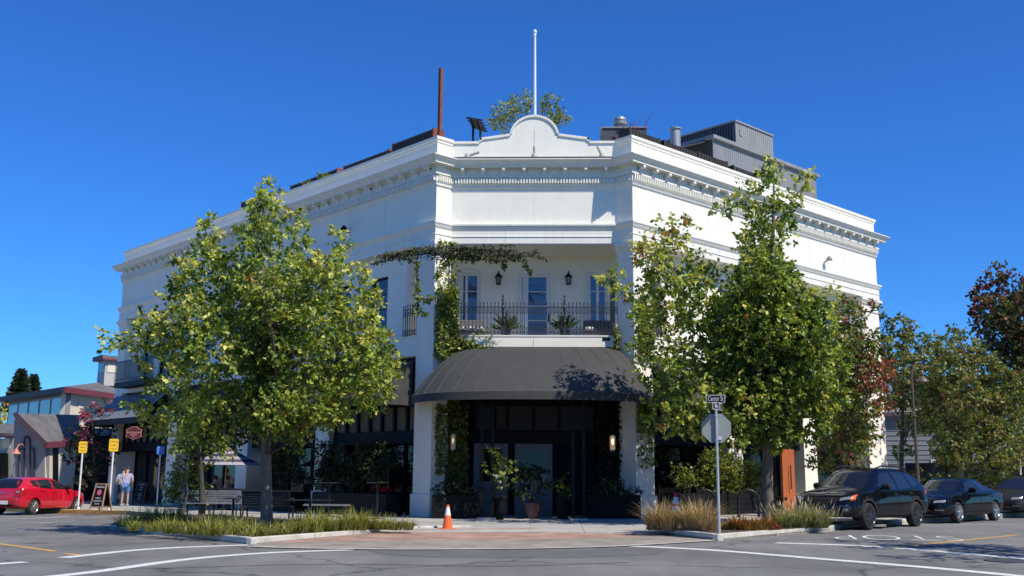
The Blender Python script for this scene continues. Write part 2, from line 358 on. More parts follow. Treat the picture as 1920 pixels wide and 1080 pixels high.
flat_poly('paver_band', [*r_a, *[RB1], *reversed(r_b[:-1])], TAC, lambda x, y: RZ(x)+.014)
tag(strip(smoothline([p for p in r_b], 4), .18, RZ, .02).build('gutter_strip', KERBM), kind='structure')
# painted markings
WP = mat('white_road_paint', (.66, .66, .63), .7, .38, 16); YP = mat('yellow_road_paint', (.58, .34, .06), .7, .38, 16)
def line(pix, wd, material, name='painted_line'):
    o = strip(smoothline([rp(*p) for p in pix], 8), wd, RZ, .004).build(name, material); tag(o, kind='structure'); return o
line([(40, 1087), (180, 1072), (350, 1049), (500, 1037), (660, 1031)], .3, WP)
line([(118, 1046), (240, 1033), (330, 1027), (465, 1022)], .3, WP)
line([(-40, 1060), (48, 1054)], .3, WP)
line([(1185, 1024), (1340, 1032), (1550, 1049), (1760, 1066), (1990, 1088)], .3, WP)
line([(1455, 1018), (1600, 1023), (1720, 1031), (1960, 1051)], .3, WP)
line([(-60, 1012), (0, 1020), (60, 1028), (104, 1034)], .14, YP)
line([(122, 1038), (150, 1041)], .14, YP)
line([(1672, 1027), (1790, 1015), (1908, 1003)], .14, YP)
line([(-60, 975), (60, 972), (130, 967.5)], .12, WP)
line([(72, 981), (140, 977)], .12, WP)
line([(1790, 984), (1850, 983.4)], .1, WP)
AP = mat('asphalt_patch', (.12, .12, .118), .9, .18, 3, bump=.4, bscale=90)
flat_poly('asphalt_patch', [rp(690, 1033), rp(900, 1033), rp(1090, 1031), rp(1190, 1027), rp(1260, 1031), rp(1230, 1040), rp(1050, 1047), rp(820, 1046), rp(720, 1040)], AP, lambda x, y: RZ(x)+.0035)
strip(smoothline([rp(300, 1066), rp(620, 1058), rp(930, 1062), rp(1180, 1055)], 6), .05, RZ, .003).build('tar_seam', mat('tar', (.035, .035, .035), .6))['kind'] = 'structure'
p = rp(1893, 1052); mh = thing('manhole_cover', 'round iron manhole cover in the road at the lower right', 'manhole cover', p); MB().lathe([(.42, .001), (.42, .012), (.40, .014)], 28, p).build('ring', mat('manhole_iron', (.06, .06, .06), .6, .2, 20), mh); MB().lathe([(.36, .002), (.36, .013)], 28, p).build('lid', mat('manhole_lid', (.10, .10, .098), .7, .25, 25, bump=.6, bscale=25), mh)
# STOP painted for the traffic that comes towards the corner (so it stands on its head from here)
e0, e1 = rp(1548, 1006), rp(1812, 1009)
ctr = rp(1679, 1008); dx = (Vector((e0.x, e0.y, 0))-Vector((e1.x, e1.y, 0))); wd_ = dx.length; ang = math.atan2(dx.y, dx.x)
st = text('STOP', 1., WP, None, Matrix.Translation((ctr.x, ctr.y, RZ(ctr.x)+.007)) @ Matrix.Rotation(ang, 4, 'Z') @ Matrix.Diagonal((wd_/2.6, 2.9, 1, 1)), name='stop_road_lettering', extrude=0, offset=-.018)
for v in st.data.vertices: v.co.z = RZ(v.co.x)+.006
tag(st, kind='structure')
# planting beds and kerb stones
bedL = ground_poly('planting_bed', [LB0, LB1, LB2, (LB2.x-.3, LB2.y+1.1, 0), tuple(gp(560, 980)), tuple(gp(330, 972)), (LB0.x+1.2, LB0.y+5.5, 0)], SOIL, G, .09, 0.); tag(bedL, kind='structure')
bedR = ground_poly('planting_bed', [RB0, RB1, RB2, (RB2.x+.9, RB2.y+1.9, 0), (RB0.x+.3, RB0.y+2.4, 0)], SOIL, G, .09, 0.); tag(bedR, kind='structure')
def kerbs(pts, parent, wd=.16, seg=2.2, material=KERBM, up=.15):
    for a, b in zip(pts[:-1], pts[1:]):
        a, b = Vector((a[0], a[1], 0)), Vector((b[0], b[1], 0)); L = (b-a).length; k = max(1, round(L/seg)); d = (b-a)/L; n = Vector((-d.y, d.x, 0))*wd
        for i in range(k):
            p, q_ = a+d*(L*i/k+.004), a+d*(L*(i+1)/k-.004)
            MB().hexa([Vector((v.x, v.y, (RZ(v.x)+z if z < 0 else max(RZ(v.x), G(v.x, v.y)-.02)*0+RZ(v.x)+up))) for z in (-.05, 1) for v in (p, q_, q_+n, p+n)]).build('kerb_stone', material, parent, bevel=.02)
kerbs([LB0, LB1, LB2, (LB2.x+1.4, LB2.y+.45, 0)], bedL); kerbs([RB0, RB1, RB2, (RB2.x+.9, RB2.y+1.9, 0)], bedR)
YK = mat('yellow_kerb_paint', (.55, .33, .07), .7, .25, 6)
kerbs([(K1.x-9, K1.y+8.2, 0), K1, K0], pl, .3, 2.4, YK, .16)
kerbs([K0, (LB0.x+1.2, LB0.y+5.5, 0), LB0], pl, .2, 2.4, KERBM, .16)
kerbs([(RB2.x+.9, RB2.y+1.9, 0), (46, 31.5, 0)], pl, .2, 3., KERBM, .16)
# ================================================================== MAIN BUILDING
ZT, ZC, ZF, ZB, ZS = 13.16, 12.36, 11.40, 10.1, 9.36
B = thing('corner_hotel', 'large white two-storey corner building with cornice, curved parapet and black dome awning', 'building', (0, 3, 0))
v2 = lambda side, s, o: fpos(side, s, o, 0).to_2d()
EL, CL, ER, CR = v2('L', LL, 0), v2('L', 0, 0), v2('R', LR, 0), v2('R', 0, 0)
CLr, CRr = Vector((-W+YC, YC)), Vector((W-YC, YC))
ELb, ERb = EL+Vector((Q, Q))*12, ER+Vector((-Q, Q))*12
PATH = [ELb, EL, CL, CLr, CRr, CR, ER, ERb]; PL, PR = PATH[:4], PATH[4:]
# upper storey core, panels proud of it
m = MB(); core = [EL, CL, CLr, CRr, CR, ER, ERb, ELb]
def inset(poly, d):
    out = []
    for i, p in enumerate(poly):
        a = (p-poly[i-1]).normalized(); b = (poly[(i+1) % len(poly)]-p).normalized(); n = Vector((-a.y, a.x))+Vector((-b.y, b.x)); out.append(p+n/n.length_squared*2*d)
    return out
ci = inset(core, .012)
m.prism([(p.x, p.y, 0) for p in ci], (0, 0, ZS), (0, 0, 12.42)); m.build('wall_core', WHITE, B)
def panels(side, s0, s1, n, z0, z1, name='wall_panel', th=.012):
    for i in range(n):
        a, b = s0+(s1-s0)*i/n, s0+(s1-s0)*(i+1)/n
        MB().fbox(side, a+(.006 if i else 0), b-(.006 if i < n-1 else 0), -.02, 0, z0, z1).build(name, WHITE, B)
panels('L', .02, LL, 9, ZB-.02, ZF+.02); panels('R', .02, LR, 6, ZB-.02, ZF+.02); panels('C', -W+YC, W-YC, 2, ZB-.02, ZF+.02)
for a, b in ((CL, CLr), (CRr, CR)):
    MB().sweep([a, b], [(0, ZB-.02), (0, ZF+.02)]).build('wall_panel', WHITE, B)
# parapet
m = MB(); pp = [(0, 12.40), (0, 12.92), (.03, 12.95), (.03, 13.0), (.075, 13.06), (.075, 13.16), (-.28, 13.165), (-.28, 12.3)]
for P_ in (PL, PR):
    MB().sweep(P_, pp).build('parapet', WHITE, B)
shape = [(-W+YC, 12.38), (W-YC, 12.38), (W-YC, 13.12), (1.97, 13.12), (1.97, 13.25), (.90, 13.40)]
shape += [(.885*math.cos(t)*1.0, 13.31+.80*math.sin(t)) for t in np.linspace(.12, math.pi-.12, 25)]
shape += [(-.90, 13.40), (-1.97, 13.25), (-1.97, 13.12), (-W+YC, 13.12)]
MB().prism([(x, 0, z) for x, z in reversed(shape)], (0, YC, 0), (0, YC+.3, 0)).build('parapet_gable', WHITE, B)
m = MB(); top = shape[2:]
for (xa, za), (xb, zb_) in zip(top[:-1], top[1:]):
    a, b = Vector((xa, 0, za)), Vector((xb, 0, zb_)); d = (b-a).normalized(); n = Vector((-d.z, 0, d.x)); n = -n if False else n
    # coping lip, 9 cm deep, on the outline
    inn = Vector((d.z, 0, -d.x))*-.085
    if (inn.z > 0.001): inn = -inn
    if abs(d.z) > .95: inn = Vector((-.085 if xa > 0 else .085, 0, 0))
    m.hexa([a+Vector((0, YC-.05, 0)), b+Vector((0, YC-.05, 0)), b+inn+Vector((0, YC-.05, 0)), a+inn+Vector((0, YC-.05, 0)), a+Vector((0, YC+.34, 0)), b+Vector((0, YC+.34, 0)), b+inn+Vector((0, YC+.34, 0)), a+inn+Vector((0, YC+.34, 0))])
m.build('coping', TRIM, B)
MB().box((0, YC-.004, 12.95), (.012, .01, 1.15)).build('control_joint', mat('joint_grey', (.4, .41, .4), .9, 0), B)  # thin grey strip marks the joint
# cornice mouldings
MB().sweep(PATH, [(0, 11.34), (.05, 11.38), (.05, 11.46), (.075, 11.5), (.075, 11.74), (.14, 11.76), (.14, 11.81), (.07, 11.86), (.07, 12.1)]).build('cornice_bed_moulding', TRIM, B)
MB().sweep(PATH, [(.06, 12.085), (.36, 12.085), (.36, 12.14), (.38, 12.15), (.41, 12.20), (.47, 12.26), (.51, 12.30), (.51, 12.335), (.0, 12.42)]).build('cornice_crown', TRIM, B)
dn = MB()
def dentils(side, s0, s1):
    k = int((s1-s0)/.1)
    for i in range(k):
        a = s0+(s1-s0)*(i+.22)/k; dn.fbox(side, a, a+.056, .07, .165, 11.53, 11.73)
dentils('L', -.05, LL); dentils('R', -.05, LR); dentils('C', -W+YC+.1, W-YC-.1)
for a, b in ((CL, CLr), (CRr, CR)):
    d = (b-a); L = d.length; d = d/L; n = Vector((d.y, -d.x))
    for i in range(8):
        c = a+d*(L*(i+.5)/8)+n*.098; dn.box((c.x, c.y, 11.625), (.055, .055, .19), math.atan2(d.y, d.x))
tag(dn.build('dentil_band', TRIM, B), kind='stuff')
mo = LB()
mo.box((0, -.19, .205), (.18, .30, .05)); mo.box((0, -.17, .14), (.14, .26, .11)); mo.lathe([(.05, -.055), (.062, -.03), (.062, .03), (.05, .055)], 10, (0, -.30, .13), 'x'); mo.box((0, -.1, .05), (.14, .10, .2)); mo.lathe([(.03, -.05), (.036, 0), (.03, .05)], 8, (0, -.125, -.02), 'x')
first = None
def place_mod(p, rz):
    global first
    if first is None: o = first = mo.build('modillion', TRIM, B)
    else: o = bpy.data.objects.new('modillion', first.data); col.objects.link(o); o.parent = B
    o.location = Vector(p)-Vector(B.location); o.rotation_euler = (0, 0, rz)
for i in range(8): place_mod((-2.54+i*.726, YC, 11.865), 0)
for i in range(37): place_mod(fpos('L', .3+i*.722, 0, 11.865), -math.pi/4)
for i in range(24): place_mod(fpos('R', .3+i*.722, 0, 11.865), math.pi/4)
# belt course and beam
MB().sweep(PATH, [(-.05, ZS), (.05, ZS+.005), (.05, 9.58), (.075, 9.6), (.075, 9.62), (.05, 9.64), (.05, 9.82), (.08, 9.86), (.13, 9.97), (.15, 9.99), (.15, 10.06), (0, 10.11)]).build('belt_course', TRIM, B)
for sd, ss in (('L', LL), ('R', LR)):
    for i in range(1, 7): 
        s_ = ss*i/7; MB().fbox(sd, s_-.005, s_+.005, .045, .0535, 9.4, 9.8).build('control_joint', MATS['joint_grey'], B)
for x in (-1.0, 1.0): MB().fbox('C', x-.005, x+.005, .045, .0535, 9.4, 9.8).build('control_joint', MATS['joint_grey'], B)
# square pillars through both storeys, bases and capitals
def pillar(side, s0, s1, dep=.72, z0=-.25, cap=True, z1=ZS):
    pa = MB().fbox(side, s0, s1, -dep, 0, z0, z1).build('pillar', WHITE, B)
    MB().fbox(side, s0-.06 if s0 > .1 else s0-.07, s1+.06, -dep-.03, .07, z0, .72).build('plinth', WHITE, pa, bevel=.02)
    if cap:
        if side == 'L': ring = [v2(side, s1, -dep), v2(side, s1, 0), v2(side, s0, 0), v2(side, s0, -dep)]
        else: ring = [v2(side, s0, -dep), v2(side, s0, 0), v2(side, s1, 0), v2(side, s1, -dep)]
        MB().sweep(ring, [(0, 8.72), (.04, 8.74), (.04, 8.80), (.015, 8.83), (.015, 9.02), (.06, 9.06), (.1, 9.16), (.14, 9.22), (.14, 9.33), (0, 9.34)]).build('capital', TRIM, pa)
for s0 in (0, 6.2, 12.4, 19.2): pillar('L', s0, s0+.95, cap=(s0 == 0), z1=(ZS if s0 == 0 else 5.45))
pillar('L', 25.95, LL, .95); 
for s0 in (0, 5.2, 10.4): pillar('R', s0, s0+.95, cap=(s0 == 0), z1=(ZS if s0 == 0 else 5.45))
pillar('R', LR-1.55, LR, 1.2)
MB().fbox('R', LR-1.56, LR-1.5, 0, .02, 3, 3.5)
text('231', .42, mat('pale_grey_numbers', (.35, .35, .34), .6, 0), B, facing(fpos('R', LR-.7, .006, 3.0), (Q, -Q, 0)), 'house_number')
# second floor walls with windows
WFR = mat('window_frame_white', (.62, .64, .60), .5, .05)
CURT = mat('curtain', (.62, .66, .7), .9, .1, 6, stretch=(8, 8, .2))
def window(side, s0, s1, z0, z1, o=-.12, rows=4, cols=1, fr=.07, frm=WFR, name='window', pane=None, sill=True):
    w_ = MB()
    for a, b, c, d in ((s0, s0+fr, z0, z1), (s1-fr, s1, z0, z1), (s0+fr, s1-fr, z0, z0+fr), (s0+fr, s1-fr, z1-fr, z1)): w_.fbox(side, a, b, o-.03, o+.05, c, d)
    wi = w_.build(name, frm, B)
    cw, rh = (s1-s0-2*fr)/cols, (z1-z0-2*fr)/rows
    for i in range(cols):
        for j in range(rows):
            MB().fbox(side, s0+fr+cw*i+(.012 if i else 0), s0+fr+cw*(i+1)-(.012 if i < cols-1 else 0), o-.02, o-.005, z0+fr+rh*j+(.012 if j else 0), z0+fr+rh*(j+1)-(.012 if j < rows-1 else 0)).build('pane', pane or PANE, wi)
    for i in range(1, cols): MB().fbox(side, s0+fr+cw*i-.012, s0+fr+cw*i+.012, o-.025, o+.01, z0+fr, z1-fr).build('muntin', frm, wi)
    for j in range(1, rows): MB().fbox(side, s0+fr, s1-fr, o-.022, o+.013, z0+fr+rh*j-.012, z0+fr+rh*j+.012).build('muntin', frm, wi)
    if sill: MB().fbox(side, s0-.06, s1+.06, -.1, .06, z0-.07, z0).build('sill', TRIM, wi)
    return wi
def wall_strip(side, s0, s1, z0, z1, wins, o0=-.3, o1=0., name='wall'):
    m_ = MB(); cur = s0
    for a, b, c, d in sorted(wins):
        m_.fbox(side, cur, a, o0, o1, z0, z1)
        if c > z0: m_.fbox(side, a, b, o0, o1, z0, c)
        if d < z1: m_.fbox(side, a, b, o0, o1, d, z1)
        cur = b
    m_.fbox(side, cur, s1, o0, o1, z0, z1); m_.build(name, WHITE, B)
wl = [(3.2, 4.3, 6.2, 8.6), (5.6, 6.7, 6.2, 8.6), (8.6, 9.7, 6.2, 8.6), (11.4, 12.5, 6.2, 8.6), (14.2, 15.3, 6.2, 8.6), (17, 18.1, 6.2, 8.6), (21.4, 22.5, 6.0, 8.6), (23.3, 24.4, 6.0, 8.6)]
wall_strip('L', 1.92, 25.95, 6.05, ZS, wl, -.65, -.35)
MB().fbox('L', 1.9, 25.95, -.6, 0, 5.42, 6.07).build('spandrel', WHITE, B); MB().fbox('L', 1.95, 25.95, -.36, .04, 6.07, 6.12).build('ledge', TRIM, B)
for a, b, c, d in wl: window('L', a, b, c, d, o=-.47, frm=NAVY, rows=4, sill=False)
wr = [(5.9, 7.0, 6.2, 8.6), (8.5, 9.6, 6.2, 8.6), (11.1, 12.2, 6.2, 8.6), (13.6, 14.6, 6.0, 8.7)]
wall_strip('R', 1.92, LR-1.55, 6.05, ZS, wr, -.95, -.65)
MB().fbox('R', 1.9, LR-1.55, -.9, 0, 5.42, 6.07).build('spandrel', WHITE, B); MB().fbox('R', 1.95, LR-1.55, -.66, .04, 6.07, 6.12).build('ledge', TRIM, B)
for a, b, c, d in wr: window('R', a, b, c, d, o=-.77, frm=WFR, rows=4, sill=False)
for sd, e in (('L', 25.95), ('R', LR-1.55)):
    m = MB(); m.fbox(sd, .95, 1.92, -.3, 0, 5.42, 6.07); m.build('loggia_parapet', WHITE, B)
    m = MB(); m.fbox(sd, .93, 1.95, -.32, .04, 6.07, 6.12); m.build('loggia_ledge', TRIM, B)
    
m = MB(); m.prism([ELb.to_3d(), (EL+Vector((.3*Q, .3*Q))).to_3d(), (EL+Vector((.3*Q-.01, .3*Q-.01))).to_3d()], (0, 0, 0), (0, 0, .01))
# end walls and back so the block is closed
m = MB(); m.sweep([ELb, EL+Vector((Q, Q))*.9], [(-.02, -.3), (-.02, ZS+.02)]); m.sweep([ER+Vector((-Q, Q))*1.1, ERb], [(-.02, -.3), (-.02, ZS+.02)]); m.sweep([ERb, ELb], [(0, -.3), (0, ZS+.02)]); m.build('end_wall', WHITE, B)
# corner balcony: floor, ceiling, back wall, door, windows
YB = 2.6
fl = [(-W+.3, YC-.02), (W-.3, YC-.02), (W+.9, 1.8), (3.9, YB+.3), (-3.9, YB+.3), (-W-.9, 1.8)]
MB().prism([(x, y, 0) for x, y in fl], (0, 0, 5.72), (0, 0, 6.10)).build('balcony_floor', WHITE, B)
MB().box((0, YC+.03, 6.10), (2*W-2*YC+.02, .14, .05)).build('balcony_ledge', TRIM, B)
MB().box((0, YC-.024, 5.8), (.012, .012, .5)).build('control_joint', MATS['joint_grey'], B)
MB().box((W-YC-.42, YC-.03, 5.99), (.26, .02, .1)).build('scupper', BLACK, B)
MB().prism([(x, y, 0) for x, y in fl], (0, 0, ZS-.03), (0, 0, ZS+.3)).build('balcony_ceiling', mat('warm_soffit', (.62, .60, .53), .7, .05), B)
m = MB(); zz = (6.1, ZS)
holes = [(-3.05, -1.99, 6.15, 8.77), (-.62, .60, 6.12, 8.74), (1.92, 3.0, 6.15, 8.77)]
cur = -5.2
for a, b, c, d in holes:
    m.box(((cur+a)/2, YB+.1, (zz[0]+zz[1])/2), (a-cur, .2, zz[1]-zz[0])); m.box(((a+b)/2, YB+.1, (d+zz[1])/2), (b-a, .2, zz[1]-d)); cur = b
m.box(((cur+5.2)/2, YB+.1, (zz[0]+zz[1])/2), (5.2-cur, .2, zz[1]-zz[0])); m.build('balcony_back_wall', WHITE, B)
for sx in (-1, 1):
    m = MB(); a = fpos('L' if sx < 0 else 'R', 1.92, -.36, 0); b = Vector((sx*4.7, YB+.1, 0)); m.prism([a, b, b+Vector((sx*.05, .1, 0)), a+Vector((sx*.1, 0, 0))], (0, 0, 6.1), (0, 0, ZS)); m.build('loggia_wall', WHITE, B)
def balwin(x0, x1, z0, z1, rows, fr=.14, door=False):
    m_ = MB(); y0 = YB-.03
    for a, b, c, d in ((x0, x0+fr, z0, z1), (x1-fr, x1, z0, z1), (x0+fr, x1-fr, z1-fr, z1), (x0+fr, x1-fr, z0, z0+(.3 if door else fr))): m_.hexa([(x, y, z) for z in (c, d) for x, y in ((a, y0), (b, y0), (b, y0+.1), (a, y0+.1))])
    o = m_.build('balcony_door' if door else 'balcony_window', WFR, B); zl = z0+(.3 if door else fr); rh = (z1-fr-zl)/rows
    for j in range(rows):
        MB().box(((x0+x1)/2, y0+.06, zl+rh*(j+.5)), (x1-x0-2*fr, .012, rh-.03)).build('pane', mat('balcony_glass', (.05, .09, .16), .03, 0, spec=1.), o)
        if j: MB().box(((x0+x1)/2, y0+.045, zl+rh*j), (x1-x0-2*fr, .03, .032)).build('glazing_bar', WFR, o)
    MB().box((x0+fr+.12 if x0 < 1 else x0+.4, y0+.05, (zl+z1-fr)/2), (.2 if door else .1, .006, z1-fr-zl)).build('curtain', CURT, o)
    tr_ = MB(); e = .05
    for a, b, c, d in ((x0-e, x0, z0, z1+e), (x1, x1+e, z0, z1+e), (x0, x1, z1, z1+e)): tr_.hexa([(x, y, z) for z in (c, d) for x, y in ((a, y0-.03), (b, y0-.03), (b, y0+.02), (a, y0+.02))])
    tr_.build('casing', TRIM, o)
    if door: MB().box((x1-.08, y0-.03, 7.05), (.05, .04, .28)).build('handle', BLACK, o)
    return o
balwin(-2.78, -1.99, 6.15, 8.77, 4); balwin(-.62, .60, 6.12, 8.74, 4, .17, True); balwin(1.92, 2.72, 6.15, 8.77, 4)
balwin(-3.05, -2.79, 6.15, 8.77, 4, .05); balwin(2.73, 3.0, 6.15, 8.77, 4, .05)
# ground floor storefronts in each bay
BEIGE = mat('beige_transom', (.19, .15, .115), .6, .15, 2, spec=.1); SMOKE = glass('storefront_glass', (.006, .007, .008), .04, .35)
def bay(side, s0, s1, panes):
    m_ = MB(); m_.fbox(side, s0, s1, -.55, -.25, 3.72, 5.46); m_.build('fascia', NAVY, B)
    MB().fbox(side, s0, s1, -.5, -.2, 2.42, 2.86).build('transom_beam', NAVY, B)
    fr = MB(); w_ = (s1-s0)/panes
    for i in range(panes+1): fr.fbox(side, s0+w_*i-.06, s0+w_*i+.06, -.45, -.22, 2.86, 3.72)
    tr = fr.build('transom_frame', BLACK, B)
    for i in range(panes): MB().fbox(side, s0+w_*i+.06, s0+w_*(i+1)-.06, -.36, -.33, 2.88, 3.70).build('pane', BEIGE, tr)
    g = MB(); k = max(2, round((s1-s0)/1.6)); w_ = (s1-s0)/k
    for i in range(k+1): g.fbox(side, s0+w_*i-.045, s0+w_*i+.045, -1.1, -.95, 0, 2.42)
    g.fbox(side, s0, s1, -1.1, -.94, -.2, .45); sf = g.build('storefront_frame', NAVY, B)
    for i in range(k): MB().fbox(side, s0+w_*i+.045, s0+w_*(i+1)-.045, -1.05, -1.02, .45, 2.42).build('pane', SMOKE, sf)
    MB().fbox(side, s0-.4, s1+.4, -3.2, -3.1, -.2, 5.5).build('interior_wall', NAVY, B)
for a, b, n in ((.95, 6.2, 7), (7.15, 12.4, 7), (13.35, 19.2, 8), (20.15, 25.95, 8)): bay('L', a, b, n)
for a, b, n in ((.95, 5.2, 6), (6.15, 10.4, 6), (11.35, LR-1.55, 6)): bay('R', a, b, n)
MB().fbox('L', .9, 26, -3.2, -.3, 5.40, 5.45).build('ground_floor_ceiling', NAVY, B); MB().fbox('R', .9, LR-1.5, -3.2, -.3, 5.40, 5.45).build('ground_floor_ceiling', NAVY, B)
MB().prism([ELb.to_3d(), EL.to_3d(), CL.to_3d(), CR.to_3d(), ER.to_3d(), ERb.to_3d()], (0, 0, 12.38), (0, 0, 12.4)).build('roof_deck', mat('roof_membrane', (.25, .25, .24), .9), B)
# shed awnings over the bays
STRIPE = bpy.data.materials.new('striped_canvas'); STRIPE.use_nodes = True
n_ = STRIPE.node_tree.nodes; l_ = STRIPE.node_tree.links; tc = n_.new('ShaderNodeTexCoord'); wv = n_.new('ShaderNodeTexWave'); wv.inputs['Scale'].default_value = 1.55; wv.bands_direction = 'X'
mp = n_.new('ShaderNodeMapping'); mp.inputs['Rotation'].default_value = (0, 0, math.pi/4); l_.new(tc.outputs['Object'], mp.inputs[0]); l_.new(mp.outputs[0], wv.inputs['Vector'])
cr = n_.new('ShaderNodeValToRGB'); cr.color_ramp.interpolation = 'CONSTANT'; cr.color_ramp.elements[0].color = (.02, .025, .04, 1); cr.color_ramp.elements[1].position = .78; cr.color_ramp.elements[1].color = (.5, .54, .58, 1)
l_.new(wv.outputs['Fac'], cr.inputs[0]); l_.new(cr.outputs[0], n_['Principled BSDF'].inputs['Base Color']); n_['Principled BSDF'].inputs['Roughness'].default_value = .8
def shed(side, s0, s1, label, material, zt=5.25, zl=3.98, out=1.25, group='shed awnings along the facades'):
    t = thing('shed_awning', label, 'awning', fpos(side, (s0+s1)/2, 0, zt), group=group)
    m_ = MB(); k = 12
    for i in range(k):
        a, b = s0+(s1-s0)*i/k, s0+(s1-s0)*(i+1)/k
        m_.hexa([fpos(side, a, .01, zt-.02), fpos(side, b, .01, zt-.02), fpos(side, b, out, zl-.02), fpos(side, a, out, zl-.02), fpos(side, a, .01, zt), fpos(side, b, .01, zt), fpos(side, b, out, zl), fpos(side, a, out, zl)])
    m_.build('canopy', material, t)
    MB().fbox(side, s0-.002, s1+.002, out+.001, out+.02, zl-.28, zl+.01).build('valance', BLACK if material is STRIPE else AWN, t)
    for s_ in (s0, s1):
        MB().prism([fpos(side, s_, .01, zt-.02), fpos(side, s_, out, zl-.02), fpos(side, s_, out, zl-.28), fpos(side, s_, .01, zl-.28)], (0, 0, 0), fpos(side, .006, 0, 0)-fpos(side, 0, 0, 0)).build('side_panel', BLACK if material is STRIPE else AWN, t)
    return t
shed('L', 1.1, 6.1, 'grey canvas shed awning just left of the black entrance dome', AWN)
shed('L', 7.3, 12.3, 'grey canvas shed awning behind the crown of the large left tree', AWN)
shed('L', 13.5, 19.1, 'grey canvas shed awning over the striped cafe umbrella', AWN)
shed('L', 20.3, 26.6, 'dark and white striped awning at the far left end of the white building', STRIPE, 5.3, 3.95, 1.5)
shed('R', 1.1, 5.1, 'grey canvas shed awning just right of the black entrance dome', AWN)
shed('R', 6.3, 10.3, 'grey canvas shed awning behind the right street tree', AWN)
# juliet balcony at the far left
t = thing('juliet_balcony', 'small black iron balcony above the striped awning at the far left', 'balcony', fpos('L', 22.9, .3, 5.85))
MB().fbox('L', 20.6, 25.2, 0, .75, 5.62, 5.86).build('deck', BLACK, t)
m = MB()
for z in (6.0, 6.9): m.fbox('L', 20.6, 25.2, .7, .74, z, z+.05)
m.build('rail', IRON, t); m = MB()
for i in range(36): s_ = 20.65+i*.13; m.fbox('L', s_, s_+.022, .71, .735, 5.86, 6.9)
tag(m.build('picket_row', IRON, t), kind='stuff')
# entrance under the dome awning
m = MB(); YE = 1.75
GREYP = mat('pale_grey_door_paint', (.17, .18, .19), .5, .08)
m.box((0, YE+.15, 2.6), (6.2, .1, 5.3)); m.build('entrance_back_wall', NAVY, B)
for sx in (-1, 1):
    m = MB(); m.box((sx*2.72, YE-.5, 2.75), (1.0, 1.3, 5.5)); m.build('entrance_pier', NAVY, B)
m = MB(); m.box((0, YE, 2.66), (4.4, .2, .42)); m.box((0, YE, 3.92), (4.4, .2, .3)); tf = m.build('transom_frame', BLACK, B)
xs = [-2.1, -1.5, -1.28, -.9, -.82, .08-.01, .1, .98, 1.05, 1.45, 1.6, 2.1]
for a, b in ((-2.05, -1.52), (-1.32, -.98), (-.88, -.07), (.03, .84), (.94, 1.74), (1.82, 2.1)):
    MB().box(((a+b)/2, YE-.02, 3.33), (b-a, .03, .84)).build('pane', mat('frosted_transom', (.05, .055, .06), .6, .1, 3, spec=.15), tf)
for a in (-1.42, -.93, -.02, .89, 1.78): MB().box((a, YE, 3.33), (.09, .2, .9)).build('mullion', BLACK, tf)
for a, b, nm in ((-2.1, -.9, 'side_door'), (-.66, .66, 'entrance_door')):
    d_ = MB(); 
    for c in ((a, a+.22), (b-.22, b)): d_.box(((c[0]+c[1])/2, YE, 1.2), (c[1]-c[0], .1, 2.5))
    d_.box(((a+b)/2, YE, 2.36), (b-a-.44, .1, .2)); d_.box(((a+b)/2, YE, .55), (b-a-.44, .1, 1.2)); dd = d_.build(nm, GREYP, B)
    MB().box(((a+b)/2, YE+.01, 1.7), (b-a-.44, .02, 1.12)).build('pane', SMOKE, dd)
    MB().tube([(b-.3, YE-.1, .9), (b-.3, YE-.1, 1.4)], .015).build('handle', STEEL, dd)
MB().box((.9, YE, 1.2), (.36, .08, 2.5)).build('door_side_panel', NAVY, B); MB().box((1.65, YE, 1.2), (1.0, .06, 2.5)).build('door_side_panel', NAVY, B)
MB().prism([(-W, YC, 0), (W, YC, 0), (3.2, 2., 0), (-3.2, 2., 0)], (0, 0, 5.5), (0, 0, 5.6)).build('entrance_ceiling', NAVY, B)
# dome awning
A = thing('dome_awning', 'large black rounded dome awning on two posts over the corner entrance', 'awning', (0, -1, 3.6))
AX, AY, ZL_, ZTOP = 4.12, 3.35, 3.92, 5.70
def lipc(t):      # t 0..1 from left end to right end, superellipse plan
    a = math.pi*(1-t); ex = .86; cx, sy = math.cos(a), math.sin(a)
    return Vector((AX*math.copysign(abs(cx)**ex, cx), .45-AY*abs(sy)**ex, 0))
def domep(t, u):   # u 0 at wall .. 1 at lip
    l_ = lipc(t); tx = -1+2*t; wall = Vector((2.45*max(-1, min(1, l_.x/AX*1.12)) + .25, .46, 0)); wall.x = 2.62*math.sin(math.radians(90*max(-1, min(1, tx*1.05)))) + .25
    ph = u*math.pi/2; h = (1-u)**.0 ; k = u**.92
    p = wall.lerp(l_, k); p.z = ZL_ + (ZTOP-ZL_)*(1-u**1.3)
    p.z -= .0
    # bow outwards
    b_ = math.sin(math.pi*u)*.10*(1-abs(tx)**3); n = Vector((l_.x*.5, -1.2, 0)).normalized(); p += n*b_; p.z += b_*.6
    edge = abs(tx)**6; p.z -= edge*(1-u)*.25
    return p
NT, NU = 96, 14; m = MB()
for i in range(NT+1):
    for j in range(NU+1): m.v.append(domep(i/NT, j/NU))
for i in range(NT):
    for j in range(NU): a = i*(NU+1)+j; m.f.append((a, a+1, a+NU+2, a+NU+1))
cn = m.build('canopy', AWN, A, smooth=60)
m = MB()
for i in range(NT):
    a, b = domep(i/NT, 1), domep((i+1)/NT, 1); o_ = Vector((0, -.0, 0))
    m.quad(a+Vector((0, 0, -.25)), b+Vector((0, 0, -.25)), b, a)
m.build('valance', AWN, A, smooth=60)
for k in range(1, 16):
    t = k/16; pts = [domep(t, u)+Vector((0, -.004, .004)) for u in np.linspace(.0, 1, 12)]
    MB().tube(pts, .009, 5).build('seam', mat('canvas_seam', (.07, .07, .07), .7, 0), A)
